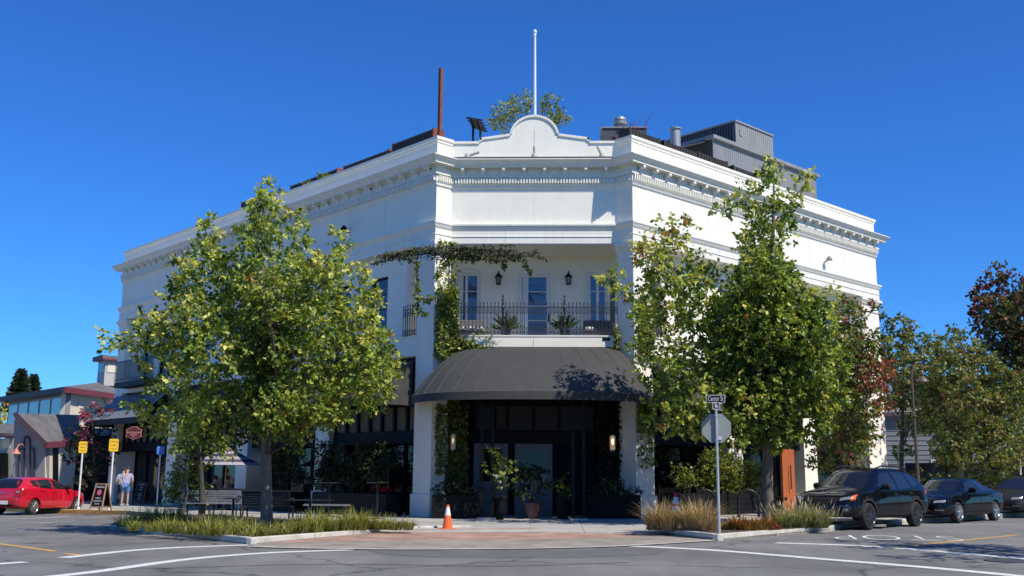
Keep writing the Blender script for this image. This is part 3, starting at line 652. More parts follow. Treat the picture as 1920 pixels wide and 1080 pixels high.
for sx, p in ((-1, gp(912, 976)), (1, gp(1085, 976))):
    for k in (-.17, .17):
        MB().box((p.x+k, p.y, 1.83), (.11, .11, 3.66)).build('post', BLACK, A)
    MB().box((p.x, p.y, .01), (.56, .3, .09)).build('base_plate', KERBM, A)
    MB().box((p.x, p.y, .07), (.5, .2, .05)).build('foot', IRON, A)
m = MB(); m.tube([domep(t, .97)+Vector((0, .05, -.12)) for t in np.linspace(0, 1, 40)], .035, 6); m.build('lip_frame', BLACK, A)
for k in range(1, 8):
    t = k/8; m = MB().tube([domep(t, u)+Vector((0, .03, -.06)) for u in np.linspace(0, 1, 8)], .02, 5).build('rib', BLACK, A)
# ================================================================== FIXTURES ON THE BUILDING
RAILM = mat('sheen_grey_iron', (.05, .05, .052), .38, .25, 30, metal=.35)  # base grey lifted in place of the sunlit sheen on the iron
def railing(name, label, side, s0, s1, o, z0=6.2, z1=7.1, posts=(), cat='railing'):
    t = thing(name, label, cat, fpos(side, (s0+s1)/2, o, z0-.08))
    for z, h in ((z0, .03), (z1, .035), (z1-.2, .02)): MB().fbox(side, s0, s1, o-.015, o+.015, z, z+h).build('rail', RAILM, t)
    k = max(2, round((s1-s0)/.13)); p = MB(); st = (s1-s0)/k
    for i in range(k+1):
        s_ = s0+st*i; p.fbox(side, s_-.009, s_+.009, o-.009, o+.009, z0-.03, z1+.12)
        p.lathe([(.004, -.05), (.024, 0), (.004, .06)], 6, fpos(side, s_, o, z1+.15)); p.fbox(side, s_-.03, s_+.03, o-.006, o+.006, z1+.08, z1+.095)
        if i < k:
            for zc, h in ((z1-.1, .1), (z0+.13, .13)):
                pr = [fpos(side, s_+st*(.5-.5*math.cos(math.pi*u)), o, zc-h+2*h*u) for u in np.linspace(0, 1, 5)]
                p.tube(pr, .009, 4); p.tube([fpos(side, s_+st*(.5+.5*math.cos(math.pi*u)), o, zc-h+2*h*u) for u in np.linspace(0, 1, 5)], .009, 4)
    tag(p.build('picket_row', RAILM, t), kind='stuff')
    for s_ in posts:
        c = fpos(side, s_, o, 0)
        q_ = MB(); q_.box((c.x, c.y, z0+.05), (.13, .13, .3)); q_.lathe([(.045, 6.35), (.04, 6.6), (.055, 6.62), (.04, 6.66), (.04, 7.05), (.06, 7.08), (.06, 7.14), (.035, 7.18), (.05, 7.26), (.03, 7.3), (.045, 7.38), (.02, 7.43), (.04, 7.49), (.004, 7.58)], 10, (c.x, c.y, 0)); q_.build('newel_post', RAILM, t, smooth=40)
    return t
railing('balcony_railing', 'black wrought-iron railing with pointed pickets across the corner balcony', 'C', -W+YC+.02, W-YC-.02, -.06, posts=(-1.07, 1.07))
railing('balcony_railing', 'short black iron railing in the narrow opening left of the corner balcony', 'L', .97, 1.9, -.12)
railing('balcony_railing', 'short black iron railing in the narrow opening right of the corner balcony', 'R', .97, 1.9, -.12)
LAMPG = mat('lantern_glass', (.25, .24, .2), .2, 0)
for x, side_ in ((-1.33, 'left'), (1.25, 'right')):
    t = thing('wall_lantern', 'black pointed wall lantern %s of the glazed balcony door' % side_, 'lantern', (x, YB, 8.3), group='lanterns on the balcony wall')
    MB().lathe([(.085, 0), (.095, .02), (.085, .04)], 6, (x, YB-.16, 8.27)).build('base', BLACK, t); MB().lathe([(.075, .04), (.095, .27)], 6, (x, YB-.16, 8.27)).build('glass', LAMPG, t)
    for k in range(6): a = k*math.pi/3; MB().bar((x+.08*math.cos(a), YB-.16+.08*math.sin(a), 8.31), (x+.1*math.cos(a), YB-.16+.1*math.sin(a), 8.54), .016, .016).build('bar', BLACK, t)
    MB().lathe([(.15, .27), (.13, .30), (.06, .40), (.02, .44), (.03, .48), (.004, .53)], 6, (x, YB-.16, 8.27)).build('cap', BLACK, t); MB().box((x, YB-.07, 8.55), (.05, .16, .05)).build('bracket', BLACK, t)
for x, lab, e in ((-2.72, 'cylindrical wall sconce on the ivy-covered pier left of the entrance', .6), (2.68, 'lit cylindrical wall sconce on the dark pier right of the entrance', 5.)):
    t = thing('wall_sconce', lab, 'sconce', (x, YE-1.15, 2.4), group='sconces beside the entrance'); y = YE-1.30
    MB().lathe([(.1, 2.2), (.1, 2.23)], 14, (x, y, 0)).build('base_ring', STEEL, t); MB().lathe([(.1, 2.68), (.1, 2.72)], 14, (x, y, 0)).build('top_ring', STEEL, t)
    MB().lathe([(.088, 2.23), (.088, 2.68)], 14, (x, y, 0)).build('shade', mat('sconce_shade_%g' % e, (.6, .58, .5), .5, 0, emit=(1, .62, .25, e*.05)), t); MB().lathe([(.02, 2.4), (.04, 2.5), (.02, 2.6)], 10, (x, y-.07, 0)).build('bulb', mat('bulb_%g' % e, (.8, .7, .5), .5, 0, emit=(1, .75, .4, e)), t)
    MB().box((x, y+.12, 2.45), (.12, .1, .6)).build('backplate', STEEL, t)
# spot lights on the cornice in front of the gable
for x, a, lab in ((-2.38, -1.0, 'small grey spotlight on the cornice at the left end of the curved parapet'), (0, 0, 'small grey spotlight on the cornice below the flagpole'), (2.40, .35, 'small grey spotlight on the cornice at the right end of the curved parapet')):
    t = thing('cornice_spotlight', lab, 'spotlight', (x, YC-.2, 12.44), group='spotlights on the cornice'); c = Vector((x, YC-.22, 12.46))
    MB().lathe([(.1, -.08), (.11, 0), (.09, .1), (.05, .14)], 12, c).build('base', mat('spot_grey', (.34, .34, .33), .5), t, smooth=40)
    d = Vector((-math.sin(a)*.0+(.42 if a < -.5 else (-.16 if a > .1 else .0)), .02, .40 if abs(a) < .5 else .2)); MB().tube([c+Vector((0, 0, .05)), c+d], .045, 10).build('barrel', MATS['spot_grey'], t)
for side, s_, z, lab in (('R', 12.64, 10.58, 'small dark floodlight on the white wall right of the right tree'), ('L', 5.35, 10.68, 'small dark bell lamp on the shaded wall above the left tree')):
    t = thing('wall_floodlight', lab, 'floodlight', fpos(side, s_, 0, z)); c = fpos(side, s_, .25, z)
    MB().bar(fpos(side, s_, 0, z-.12), c, .05, .05).build('arm', mat('dull_grey', (.2, .2, .2), .5), t); MB().lathe([(.05, .12), (.13, 0), (.14, -.06)], 10, c).build('shade', BLACK if side == 'L' else MATS['dull_grey'], t)
t = thing('projecting_bracket', 'black iron bracket arm by the far right pillar of the white building', 'bracket', fpos('R', LR-1.6, .2, 8.3))
MB().tube([fpos('R', LR-1.75, -.1, 8.6), fpos('R', LR-1.75, .9, 8.62), fpos('R', LR-1.75, .95, 8.1)], .03).build('arm', IRON, t); MB().tube([fpos('R', LR-1.75, -.1, 8.0), fpos('R', LR-1.75, .6, 8.6)], .02).build('brace', IRON, t)
# ------------------------------------------------------------------ roof
def fr(side, px, py, o):
    if side == 'L': n, p0, d = (-Q, -Q, 0), fpos('L', 0, o, 0), Vector((-Q, Q, 0))
    else: n, p0, d = (Q, -Q, 0), fpos('R', 0, o, 0), Vector((Q, Q, 0))
    p = Vector(onplane(px, py, n, p0)); return (p-p0).dot(d), p.z
def onC(px, py, y): return Vector(onplane(px, py, (0, 1, 0), (0, y, 0)))
POLE = mat('white_pole', (.75, .76, .76), .35, .05, metal=.2)
t = thing('flagpole', 'bare white flagpole with ball finial behind the curved parapet', 'flagpole', (.01, YC+.5, 12.4))
MB().tube([(.01, YC+.5, 12.4), (.0, YC+.5, 17.35)], [.075, .045], 12).build('pole', POLE, t, smooth=40); MB().lathe([(.01, 17.3), (.07, 17.36), (.04, 17.42), (.07, 17.47), (.08, 17.53), (.05, 17.6), (.005, 17.62)], 12, (0, YC+.5, 0)).build('finial', POLE, t, smooth=60)
RUST = mat('rusty_steel', (.19, .055, .03), .8, .35, 6, bump=.2)
s_, zt = fr('L', 827, 128, -.6); t = thing('rusty_roof_post', 'tall rust-red steel post rising from the roof left of the curved parapet', 'post', fpos('L', s_, -.6, 12.4))
MB().fbox('L', s_-.065, s_+.065, -.66, -.54, 12.4, zt).build('shaft', RUST, t); MB().fbox('L', s_-.14, s_+.14, -.74, -.46, 12.4, 12.43).build('base_plate', RUST, t)
PLK = mat('black_slat', (.03, .024, .02), .7, .3, 6)
def roof_planter(side, pa, pb, ytop, lab, o=-.75, hide=None):
    s0, z0 = fr(side, pa, ytop[0], o); s1, z1 = fr(side, pb, ytop[1], o)
    if s0 > s1: s0, s1 = s1, s0
    zt = (z0+z1)/2; t = thing('roof_planter', lab, 'planter', fpos(side, (s0+s1)/2, o-.25, 12.4), group='slatted planters along the roof edge')
    MB().fbox(side, s0+.03, s1-.03, o-.5, o-.06, 12.4, zt-.06).build('box', BLACK, t); k = max(3, int((s1-s0)/.16)); w_ = (s1-s0)/k
    for i in range(k): MB().fbox(side, s0+w_*i+.02, s0+w_*(i+1)-.02, o-.05, o, 12.4, zt).build('slat', PLK, t)
    for a in (s0-.03, s1-.03): MB().fbox(side, a, a+.06, o-.52, o+.01, 12.4, zt+.04).build('end_board', RUST if side == 'L' else PLK, t)
    return s0, s1, zt
roof_planter('R', 1181, 1237, (240, 262), 'first black slatted roof planter right of the curved parapet')
roof_planter('R', 1246, 1306, (262, 288), 'second black slatted roof planter from the curved parapet on the right')
roof_planter('R', 1310, 1364, (284, 305), 'third black slatted roof planter from the curved parapet on the right')
roof_planter('R', 1376, 1420, (311, 327), 'last black slatted roof planter beside the top of the right tree')
pL = [roof_planter('L', 812, 736, (244, 268), 'black slatted roof planter next to the rusty post'), roof_planter('L', 728, 645, (281, 312), 'black slatted roof planter second from the rusty post'), roof_planter('L', 632, 545, (315, 350), 'black slatted roof planter with green shrubs, third from the rusty post'), roof_planter('L', 478, 453, (371, 380), 'rust-edged roof planter at the far left beside the tree top')]
CORR = mat('grey_corrugated_metal', (.24, .245, .245), .5, .12, 2, stretch=(1, 1, .1))
def corr(side, s0, s1, o, z0, z1, zz=None, step=.16):     # ribbed sheet facing outwards on a facade-parallel plane
    m_ = MB(); k = max(2, int((s1-s0)/step)); w_ = (s1-s0)/k
    for i in range(k):
        a = s0+w_*i; za = z1 if zz is None else z1+(zz-z1)*i/k
        m_.fbox(side, a, a+w_*.55, o-.06, o, z0, za); m_.fbox(side, a+w_*.55, a+w_, o-.06, o-.012, z0, za)
    return m_
P_ = thing('roof_penthouse', 'grey corrugated metal plant room on the roof at the right', 'roof plant room', fpos('R', 8, -6, 12.4))
a0, za = fr('R', 1337, 262, -3.2); a1, zb = fr('R', 1530, 332, -3.2)
za = (za+zb)/2
corr('R', a0, a1, -3.2, 12.4, za).build('front_sheet', CORR, P_)
MB().fbox('R', a0+.02, a1-.02, -8.5, -3.27, 12.4, za-.02).build('block', mat('dark_grey_metal', (.07, .075, .08), .5, .15, 3, metal=.3), P_)
MB().fbox('R', a0-.15, a1+.1, -8.7, -3.05, za, za+.16).build('roof_edge', CORR, P_)
b0, zc = fr('R', 1379, 227, -4.4); b1, zd = fr('R', 1449, 255, -4.4); zc = (zc+zd)/2
corr('R', b0, b1, -4.4, za+.17, zc).build('upper_sheet', mat('light_grey_metal', (.28, .28, .265), .5, .1, 2), P_)
MB().fbox('R', b0+.01, b1-.01, -9.6, -4.47, za+.17, zc-.03).build('upper_block', MATS['dark_grey_metal'], P_)
up = MB()
for i in range(34): up.fbox('R', b0-.04, b0+.008, -9.6+i*.152, -9.52+i*.152, za+.17, zc-.03)
tag(up.build('side_ribs', MATS['dark_grey_metal'], P_), kind='stuff')
MB().fbox('R', b0-.06, b1+.04, -9.7, -4.35, zc-.03, zc+.05).build('upper_roof_edge', MATS['light_grey_metal'], P_)
MB().prism([fpos('R', a0-.02, -3.5, za), fpos('R', a0-.02, -7.5, za), fpos('R', a0-2.4, -7.5, za-.9), fpos('R', a0-2.4, -3.5, za-.9)], (0, 0, -.06), (0, 0, 0)).build('lean_to_roof', MATS['dark_grey_metal'], P_)
for k in (-7.3, -3.6): MB().tube([fpos('R', a0-2.3, k, 12.4), fpos('R', a0-2.3, k, za-.92)], .05).build('lean_to_post', BLACK, P_)
MB().fbox('R', b0+.3, b0+.5, -4.4, -4.37, zc-.65, zc-.35).build('wall_vent', MATS['light_grey_metal'], P_)
c = onC(1156, 262, 3.6); t = thing('roof_unit', 'dark roof box with round vent cap right of the curved parapet', 'roof unit', (c.x, 3.6, 12.4)); zt = onC(1150, 241, 3.6).z
m = corr('R', 0, .1, 0, 0, .1); MB().box((c.x+.3, 4.2, (12.4+zt)/2), (1.7, 1.3, zt-12.4)).build('box', MATS['dark_grey_metal'], t); MB().box((c.x+.3, 4.2, zt+.02), (1.8, 1.4, .05)).build('lid', CORR, t)
cc = onC(1163, 228, 3.9); MB().lathe([(.16, zt), (.16, zt+.22), (.26, zt+.24), (.28, zt+.36), (.2, zt+.4), (.24, zt+.43), (.22, zt+.52), (.1, zt+.57)], 14, (cc.x, 3.9, 0)).build('vent_cap', mat('vent_grey', (.33, .34, .34), .5, metal=.4), t, smooth=40)
s_, zt = fr('R', 1266, 241, -2.6); t = thing('roof_flue', 'short fat metal flue behind the roof planters on the right', 'flue', fpos('R', s_, -2.6, 12.4)); c = fpos('R', s_, -2.6, 0)
MB().lathe([(.21, 12.4), (.21, zt-.06), (.26, zt-.05), (.26, zt)], 16, c).build('pipe', MATS['vent_grey'], t, smooth=40)
c = onC(895, 235, 3.); t = thing('roof_lounger', 'black folded frame on the roof left of the curved parapet', 'roof furniture', (c.x, 3, 12.4))
for dx_ in (-.14, .14): MB().tube([(c.x+dx_, 3, 12.4), (c.x+dx_-.02, 3, c.z-.1), (c.x+dx_-.12, 3, c.z+.22)], .045).build('leg', BLACK, t)
for k in range(5): MB().bar(onC(876+k*3.2, 221+k*4.4, 2.8), onC(903+k*2.2, 226+k*5.2, 3.4), .12, .05).build('slat', BLACK, t)
# ================================================================== CARS
TYRE = mat('tyre_rubber', (.018, .018, .018), .85, .2, 20); RIMS = mat('rim_silver', (.55, .56, .57), .3, .05, metal=.9); RIMD = mat('rim_dark', (.09, .09, .095), .3, .1, metal=.8)
CGL = mat('car_glass', (.012, .014, .017), .03, 0, spec=.8); PLASTIC = mat('black_trim_plastic', (.022, .022, .023), .6, .15, 20, spec=.2)
LENS = mat('headlamp_lens', (.22, .23, .25), .06, .5, 60, spec=.8); REDL = mat('red_lens', (.35, .01, .012), .15, .1, 20); AMB = mat('amber_lens', (.6, .12, .02), .2, 0); CHROME = mat('chrome', (.7, .71, .72), .15, 0, metal=1); PLATE = mat('plate_white', (.65, .66, .65), .5, .1, 30)
def pch(xs, ys, x):     # smooth monotone-ish interpolation
    xs, ys = np.array(xs, float), np.array(ys, float); h = np.diff(xs); d = np.diff(ys)/h; mm = np.zeros(len(xs)); mm[0], mm[-1] = d[0], d[-1]
    for i in range(1, len(xs)-1):
        if d[i-1]*d[i] > 0: w1, w2 = 2*h[i]+h[i-1], h[i]+2*h[i-1]; mm[i] = (w1+w2)/(w1/d[i-1]+w2/d[i])
    k = np.clip(np.searchsorted(xs, x)-1, 0, len(xs)-2); t = (x-xs[k])/h[k]
    return (2*t**3-3*t**2+1)*ys[k]+(t**3-2*t**2+t)*h[k]*mm[k]+(-2*t**3+3*t**2)*ys[k+1]+(t**3-t**2)*h[k]*mm[k+1]
def make_car(name, label, loc, rz, sp, paint, scale=1., group='cars parked along the streets'):
    T = thing(name, label, 'car', loc, rz, group); T.scale = (scale,)*3
    st = np.array(sp['st'], float)      # x, z_bottom, z_belt, w_bottom, w_belt, z_roof, w_roof
    X = np.unique(np.concatenate([np.linspace(st[0, 0], st[-1, 0], 70), st[:, 0]])); pr = [pch(st[:, 0], st[:, i], X) for i in range(1, 7)]
    V = []; ns = 0
    for i, x in enumerate(X):
        zb, zs, wb, ws, zr, wr = [p[i] for p in pr]; zr = max(zr, zs+.015)
        cp = np.array([(0, zb), (wb*.6, zb), (wb*.93, zb+.01), (wb, zb+.10), (max(wb, ws)+.025, zb+(zs-zb)*.5), (ws+.012, zs-.09), (ws, zs), (ws+(wr-ws)*.5+.012, zs+(zr-zs)*.5), (wr+.01, zr-.09*min(1, (zr-zs)/.3)), (wr*.86, zr-.022*min(1, (zr-zs)/.3)), (wr*.5, zr), (0, zr+.008)])
        t = np.arange(len(cp)); tt = np.linspace(0, len(cp)-1, 34); sec = np.stack([pch(t, cp[:, 0], tt), pch(t, cp[:, 1], tt)], 1); ns = len(sec)
        for y, z in sec: V.append((x, y, z))
        for y, z in sec[-2:0:-1]: V.append((x, -y, z))
    n = 2*ns-2; F = []
    for i in range(len(X)-1):
        for k in range(n): a, b = i*n+k, i*n+(k+1) % n; F.append((a, a+n, b+n, b))
    F.append(tuple(range(n))); F.append(tuple((len(X)-1)*n+n-1-k for k in range(n)))
    me = bpy.data.meshes.new('body'); me.from_pydata(V, [], F); bm = bmesh.new(); bm.from_mesh(me); bmesh.ops.recalc_face_normals(bm, faces=bm.faces[:]); bm.to_mesh(me); bvh = BVHTree.FromBMesh(bm); bm.free()
    body = bpy.data.objects.new('body', me); col.objects.link(body); me.materials.append(paint); me.materials.append(PLASTIC)
    # wheel arches: cut with cylinders, baked into the mesh
    cut = LB(); R_ = sp['r']
    for wx in sp['wx']:
        for s in (-1, 1): cut.lathe([(R_+.055, -.2), (R_+.055, .2)], 28, (wx, s*(sp['hw']-.06), R_), 'y')
    co = cut.build('cutter', PLASTIC); bmc = bmesh.new(); bmc.from_mesh(co.data); bmesh.ops.recalc_face_normals(bmc, faces=bmc.faces[:]); bmc.to_mesh(co.data); bmc.free()
    md = body.modifiers.new('b', 'BOOLEAN'); md.operation = 'DIFFERENCE'; md.object = co; md.solver = 'EXACT'
    dg = bpy.context.evaluated_depsgraph_get(); new = bpy.data.meshes.new_from_object(body.evaluated_get(dg)); body.modifiers.clear()
    if len(new.polygons) > 100: body.data = new
    bpy.data.objects.remove(co)
    me = body.data; me.materials.clear(); me.materials.append(paint); me.materials.append(PLASTIC)
    zc = sp.get('clad', 0)
    for p in me.polygons:
        p.use_smooth = True; c = p.center; near = any((c.x-wx)**2+(c.z-R_)**2 < (R_+.05)**2 for wx in sp['wx']) and abs(c.y) < sp['hw']+.1
        p.material_index = 1 if near or c.z < sp.get('sill', .26) or (zc and any((c.x-wx)**2+(c.z-R_)**2 < (R_+.135)**2 for wx in sp['wx'])) else 0
    try: me.set_sharp_from_angle(angle=math.radians(35))
    except Exception: pass
    body.parent = T
    def hit(o, d, off):
        h = bvh.ray_cast(Vector(o), Vector(d), 10)
        if h[0] is None: return None
        nn = h[1] if h[1].dot(Vector(d)) < 0 else -h[1]
        return h[0]+nn*off
    def drape(nm, cor, axis, material, off=.008, nx=14, nz=6, parent=None):
        """cor: four corners (bilinear) in the plane seen along axis; laid on the body"""
        m_ = LB(); g = []
        for j in range(nz+1):
            for i in range(nx+1):
                u, v = i/nx, j/nz; a = Vector(cor[0]).lerp(Vector(cor[1]), u); b = Vector(cor[3]).lerp(Vector(cor[2]), u); p = a.lerp(b, v)
                if axis in ('l', 'r'): s = 1 if axis == 'l' else -1; q_ = hit((p[0], s*3, p[1]), (0, -s, 0), off)
                elif axis == 't': q_ = hit((p[0], p[1], 4), (0, 0, -1), off)
                else: s = 1 if axis == 'f' else -1; q_ = hit((s*5, p[0], p[1]), (-s, 0, 0), off)
                g.append(q_)
        m_.v = [q_ or Vector((0, 0, .5)) for q_ in g]
        for j in range(nz):
            for i in range(nx):
                ids = (j*(nx+1)+i, j*(nx+1)+i+1, (j+1)*(nx+1)+i+1, (j+1)*(nx+1)+i)
                if all(g[k] is not None for k in ids): m_.f.append(ids)
        return m_.build(nm, material, parent or T, smooth=50)
    T2 = dict(T=T, drape=drape, hit=hit)
    for wx in sp['wx']:
        for s in (-1, 1):
            c = Vector((wx, s*(sp['hw']-.10), R_)); W_ = bpy.data.objects.new('wheel', None); col.objects.link(W_); W_.parent = T; W_.location = c; W_.empty_display_size = .1
            r = R_; LB().lathe([(r*.68, -.10), (r*.9, -.105), (r*.985, -.075), (r, -.03), (r, .03), (r*.985, .075), (r*.9, .105), (r*.68, .10)], 32, axis='y').build('tyre', TYRE, W_, smooth=40)
            LB().lathe([(r*.70, -.098), (r*.70, .098)], 28, axis='y').build('rim_barrel', RIMD, W_, smooth=40)
            LB().lathe([(r*.60, s*.04), (r*.66, s*.10), (r*.70, s*.112), (r*.71, s*.10)], 28, axis='y').build('rim', sp['rim'], W_, smooth=40)
            k = sp['spokes']
            for i in range(k):
                a = 2*math.pi*i/k+.3; d = Vector((math.cos(a), 0, math.sin(a))); LB().bar(d*r*.08+Vector((0, s*.09, 0)), d*r*.68+Vector((0, s*.104, 0)), r*sp.get('sw', .15), .02, up=(0, 1, 0)).build('spoke', sp['rim'], W_)
            LB().lathe([(r*.16, s*.07), (r*.16, s*.112), (r*.1, s*.118)], 14, axis='y').build('hub', sp['rim'], W_)
    for sd in ('l', 'r'):
        for w_ in sp['win']: drape('side_window', w_, sd, CGL, .006, 12, 6)
        for d_ in sp['seams']: drape('door_seam', [(d_[0]-.006, d_[1]), (d_[0]+.006, d_[1]), (d_[2]+.006, d_[3]), (d_[2]-.006, d_[3])], sd, BLACK, .004, 1, 10)
        for hx, hz in sp['handles']: drape('door_handle', [(hx-.09, hz-.017), (hx+.09, hz-.017), (hx+.09, hz+.017), (hx-.09, hz+.017)], sd, paint if not sp.get('dark') else PLASTIC, .028, 4, 2)
        drape('sill_trim', [(sp['wx'][0]+sp['r']+.1, .27), (sp['wx'][1]-sp['r']-.1, .27), (sp['wx'][1]-sp['r']-.1, .34), (sp['wx'][0]+sp['r']+.1, .34)], sd, PLASTIC if zc else paint, .02, 12, 2)
        s = 1 if sd == 'l' else -1; mx, mz = sp['mirror']
        y0 = hit((mx, s*3, mz), (0, -s, 0), 0); yb = abs(y0.y) if y0 else .8
        mr_ = LB(); mr_.lathe([(.03, -.13), (.075, -.11), (.09, 0), (.08, .1), (.03, .13)], 12, (mx-.02, s*(yb+.14), mz+.07), 'y'); mo_ = mr_.build('door_mirror', paint if not sp.get('blackmirror') else PLASTIC, T, smooth=50)
        LB().bar((mx, s*(yb-.01), mz), (mx, s*(yb+.1), mz+.03), .06, .04).build('mirror_arm', PLASTIC, mo_)
    a, b, c, d = sp['shield']; drape('windscreen', [(a, -b), (a, b), (c, d), (c, -d)], 't', CGL, .006, 14, 12)
    a, b, c, d = sp['rear']; drape('rear_window', [(a, -b), (a, b), (c, d), (c, -d)], 't', CGL, .006, 14, 8)
    for p in sp['front']: drape(p[0], p[1], 'f', p[2], p[3] if len(p) > 3 else .01, 10, 4)
    for p in sp['back']: drape(p[0], p[1], 'b', p[2], p[3] if len(p) > 3 else .01, 10, 4)
    for p in sp['side']:
        for sd in ('l', 'r'): drape(p[0], p[1], sd, p[2], p[3] if len(p) > 3 else .01, 10, 4)
    return T2
def sym(nm, y0, y1, z0, z1, m_, off=.012, sk=0.):      # a mirrored pair on the nose or tail
    return [(nm, [(y0, z0), (y1, z0+sk), (y1, z1+sk), (y0, z1)], m_, off), (nm, [(-y1, z0+sk), (-y0, z0), (-y0, z1), (-y1, z1+sk)], m_, off)]
PB = mat('black_car_paint', (.004, .005, .009), .3, .05, 3, spec=.0, coat=.8); PR_ = mat('red_car_paint', (.55, .006, .025), .3, .05, 3, coat=1.); PG = mat('charcoal_car_paint', (.02, .02, .021), .4, .05, 3, spec=.2, coat=.4)
SUV = dict(r=.345, wx=(-1.33, 1.34), hw=.905, rim=RIMD, spokes=10, sw=.11, clad=1, sill=.36, dark=1, blackmirror=1,
 st=[(-2.22, .48, .74, .60, .60, .80, .52), (-2.17, .42, .92, .80, .78, 1.02, .64), (-2.05, .36, .98, .86, .84, 1.36, .58), (-1.75, .34, 1.0, .88, .865, 1.51, .575), (-1.2, .30, .995, .885, .88, 1.575, .60), (-.5, .29, .985, .885, .885, 1.60, .615), (.1, .29, .975, .885, .885, 1.585, .61), (.5, .29, .97, .885, .882, 1.50, .60), (.85, .29, .965, .885, .88, 1.27, .66), (1.18, .29, .96, .885, .875, 1.035, .72), (1.5, .30, .93, .88, .865, .985, .70), (1.85, .31, .87, .865, .84, .93, .66), (2.05, .32, .79, .82, .78, .86, .60), (2.17, .34, .68, .70, .66, .74, .52), (2.215, .40, .6, .55, .55, .63, .42)],
 win=[[(-.28, 1.03), (.80, 1.01), (.30, 1.43), (-.22, 1.49)], [(-1.12, 1.06), (-.36, 1.03), (-.31, 1.49), (-.98, 1.46)], [(-1.66, 1.16), (-1.19, 1.08), (-1.08, 1.44), (-1.36, 1.40)]], seams=[(.86, .42, .86, 1.0), (-.31, .40, -.31, 1.02), (-1.1, .75, -1.02, 1.04)], handles=[(-.12, .90), (-1.0, .92)], mirror=(.58, 1.03),
 shield=(1.14, .66, .40, .55), rear=(-2.06, .60, -1.78, .52),
 front=sym('headlight', .52, .80, .73, .80, LENS, .012, .05)+sym('indicator', .77, .835, .74, .86, AMB, .016, .03)+[('grille', [(-.46, .66), (.46, .66), (.5, .82), (-.5, .82)], PLASTIC, .012), ('lower_grille', [(-.5, .38), (.5, .38), (.55, .54), (-.55, .54)], PLASTIC, .01)]+sym('fog_lamp_bezel', .60, .80, .42, .60, PLASTIC, .014)+sym('fog_lamp', .66, .74, .48, .54, LENS, .02)+sym('trim_blade', .58, .74, .59, .612, CHROME, .02, .03),
 back=sym('tail_light', .52, .78, .90, 1.06, REDL)+[('number_plate', [(-.26, .72), (.26, .72), (.26, .86), (-.26, .86)], PLATE)],
 side=[('tail_light', [(-2.16, .88), (-1.92, .90), (-1.98, 1.06), (-2.14, 1.05)], REDL)])
SED = dict(r=.33, wx=(-1.42, 1.39), hw=.90, rim=RIMS, spokes=5, sw=.2, sill=.24,
 st=[(-2.34, .42, .66, .58, .58, .72, .5), (-2.28, .36, .90, .78, .76, .97, .62), (-2.05, .30, .94, .86, .83, 1.03, .64), (-1.65, .26, .945, .875, .86, 1.12, .58), (-1.2, .24, .94, .88, .875, 1.31, .52), (-.7, .22, .93, .88, .88, 1.41, .55), (-.1, .22, .92, .88, .88, 1.425, .565), (.35, .22, .91, .88, .88, 1.36, .555), (.75, .22, .90, .88, .876, 1.16, .62), (1.12, .22, .89, .88, .87, .97, .70), (1.5, .23, .86, .875, .86, .905, .70), (1.9, .25, .79, .85, .83, .83, .64), (2.15, .27, .68, .78, .75, .74, .56), (2.30, .30, .58, .62, .62, .63, .45), (2.345, .36, .52, .5, .5, .55, .4)],
 win=[[(-.22, .97), (.78, .955), (.28, 1.27), (-.17, 1.33)], [(-1.08, .99), (-.30, .97), (-.25, 1.33), (-.85, 1.29)], [(-1.48, 1.02), (-1.15, 1.0), (-.98, 1.26), (-1.12, 1.2)]], seams=[(.84, .3, .84, .93), (-.25, .3, -.25, .95), (-1.1, .68, -1.05, .97)], handles=[(-.08, .82), (-.96, .84)], mirror=(.56, .96),
 shield=(1.06, .64, .30, .50), rear=(-1.72, .56, -1.08, .47),
 front=sym('headlight', .48, .78, .62, .69, LENS, .012, .03)+[('grille', [(-.30, .34), (.30, .34), (.38, .70), (-.38, .70)], PLASTIC, .012)]+sym('fog_lamp', .52, .74, .36, .46, PLASTIC)+sym('trim_blade', .52, .76, .41, .425, CHROME, .016)+[('number_plate', [(-.24, .46), (.24, .46), (.24, .57), (-.24, .57)], PLATE, .03)],
 back=sym('tail_light', .46, .76, .78, .92, REDL), side=[('tail_light', [(-2.26, .78), (-2.02, .80), (-2.05, .92), (-2.26, .92)], REDL)])
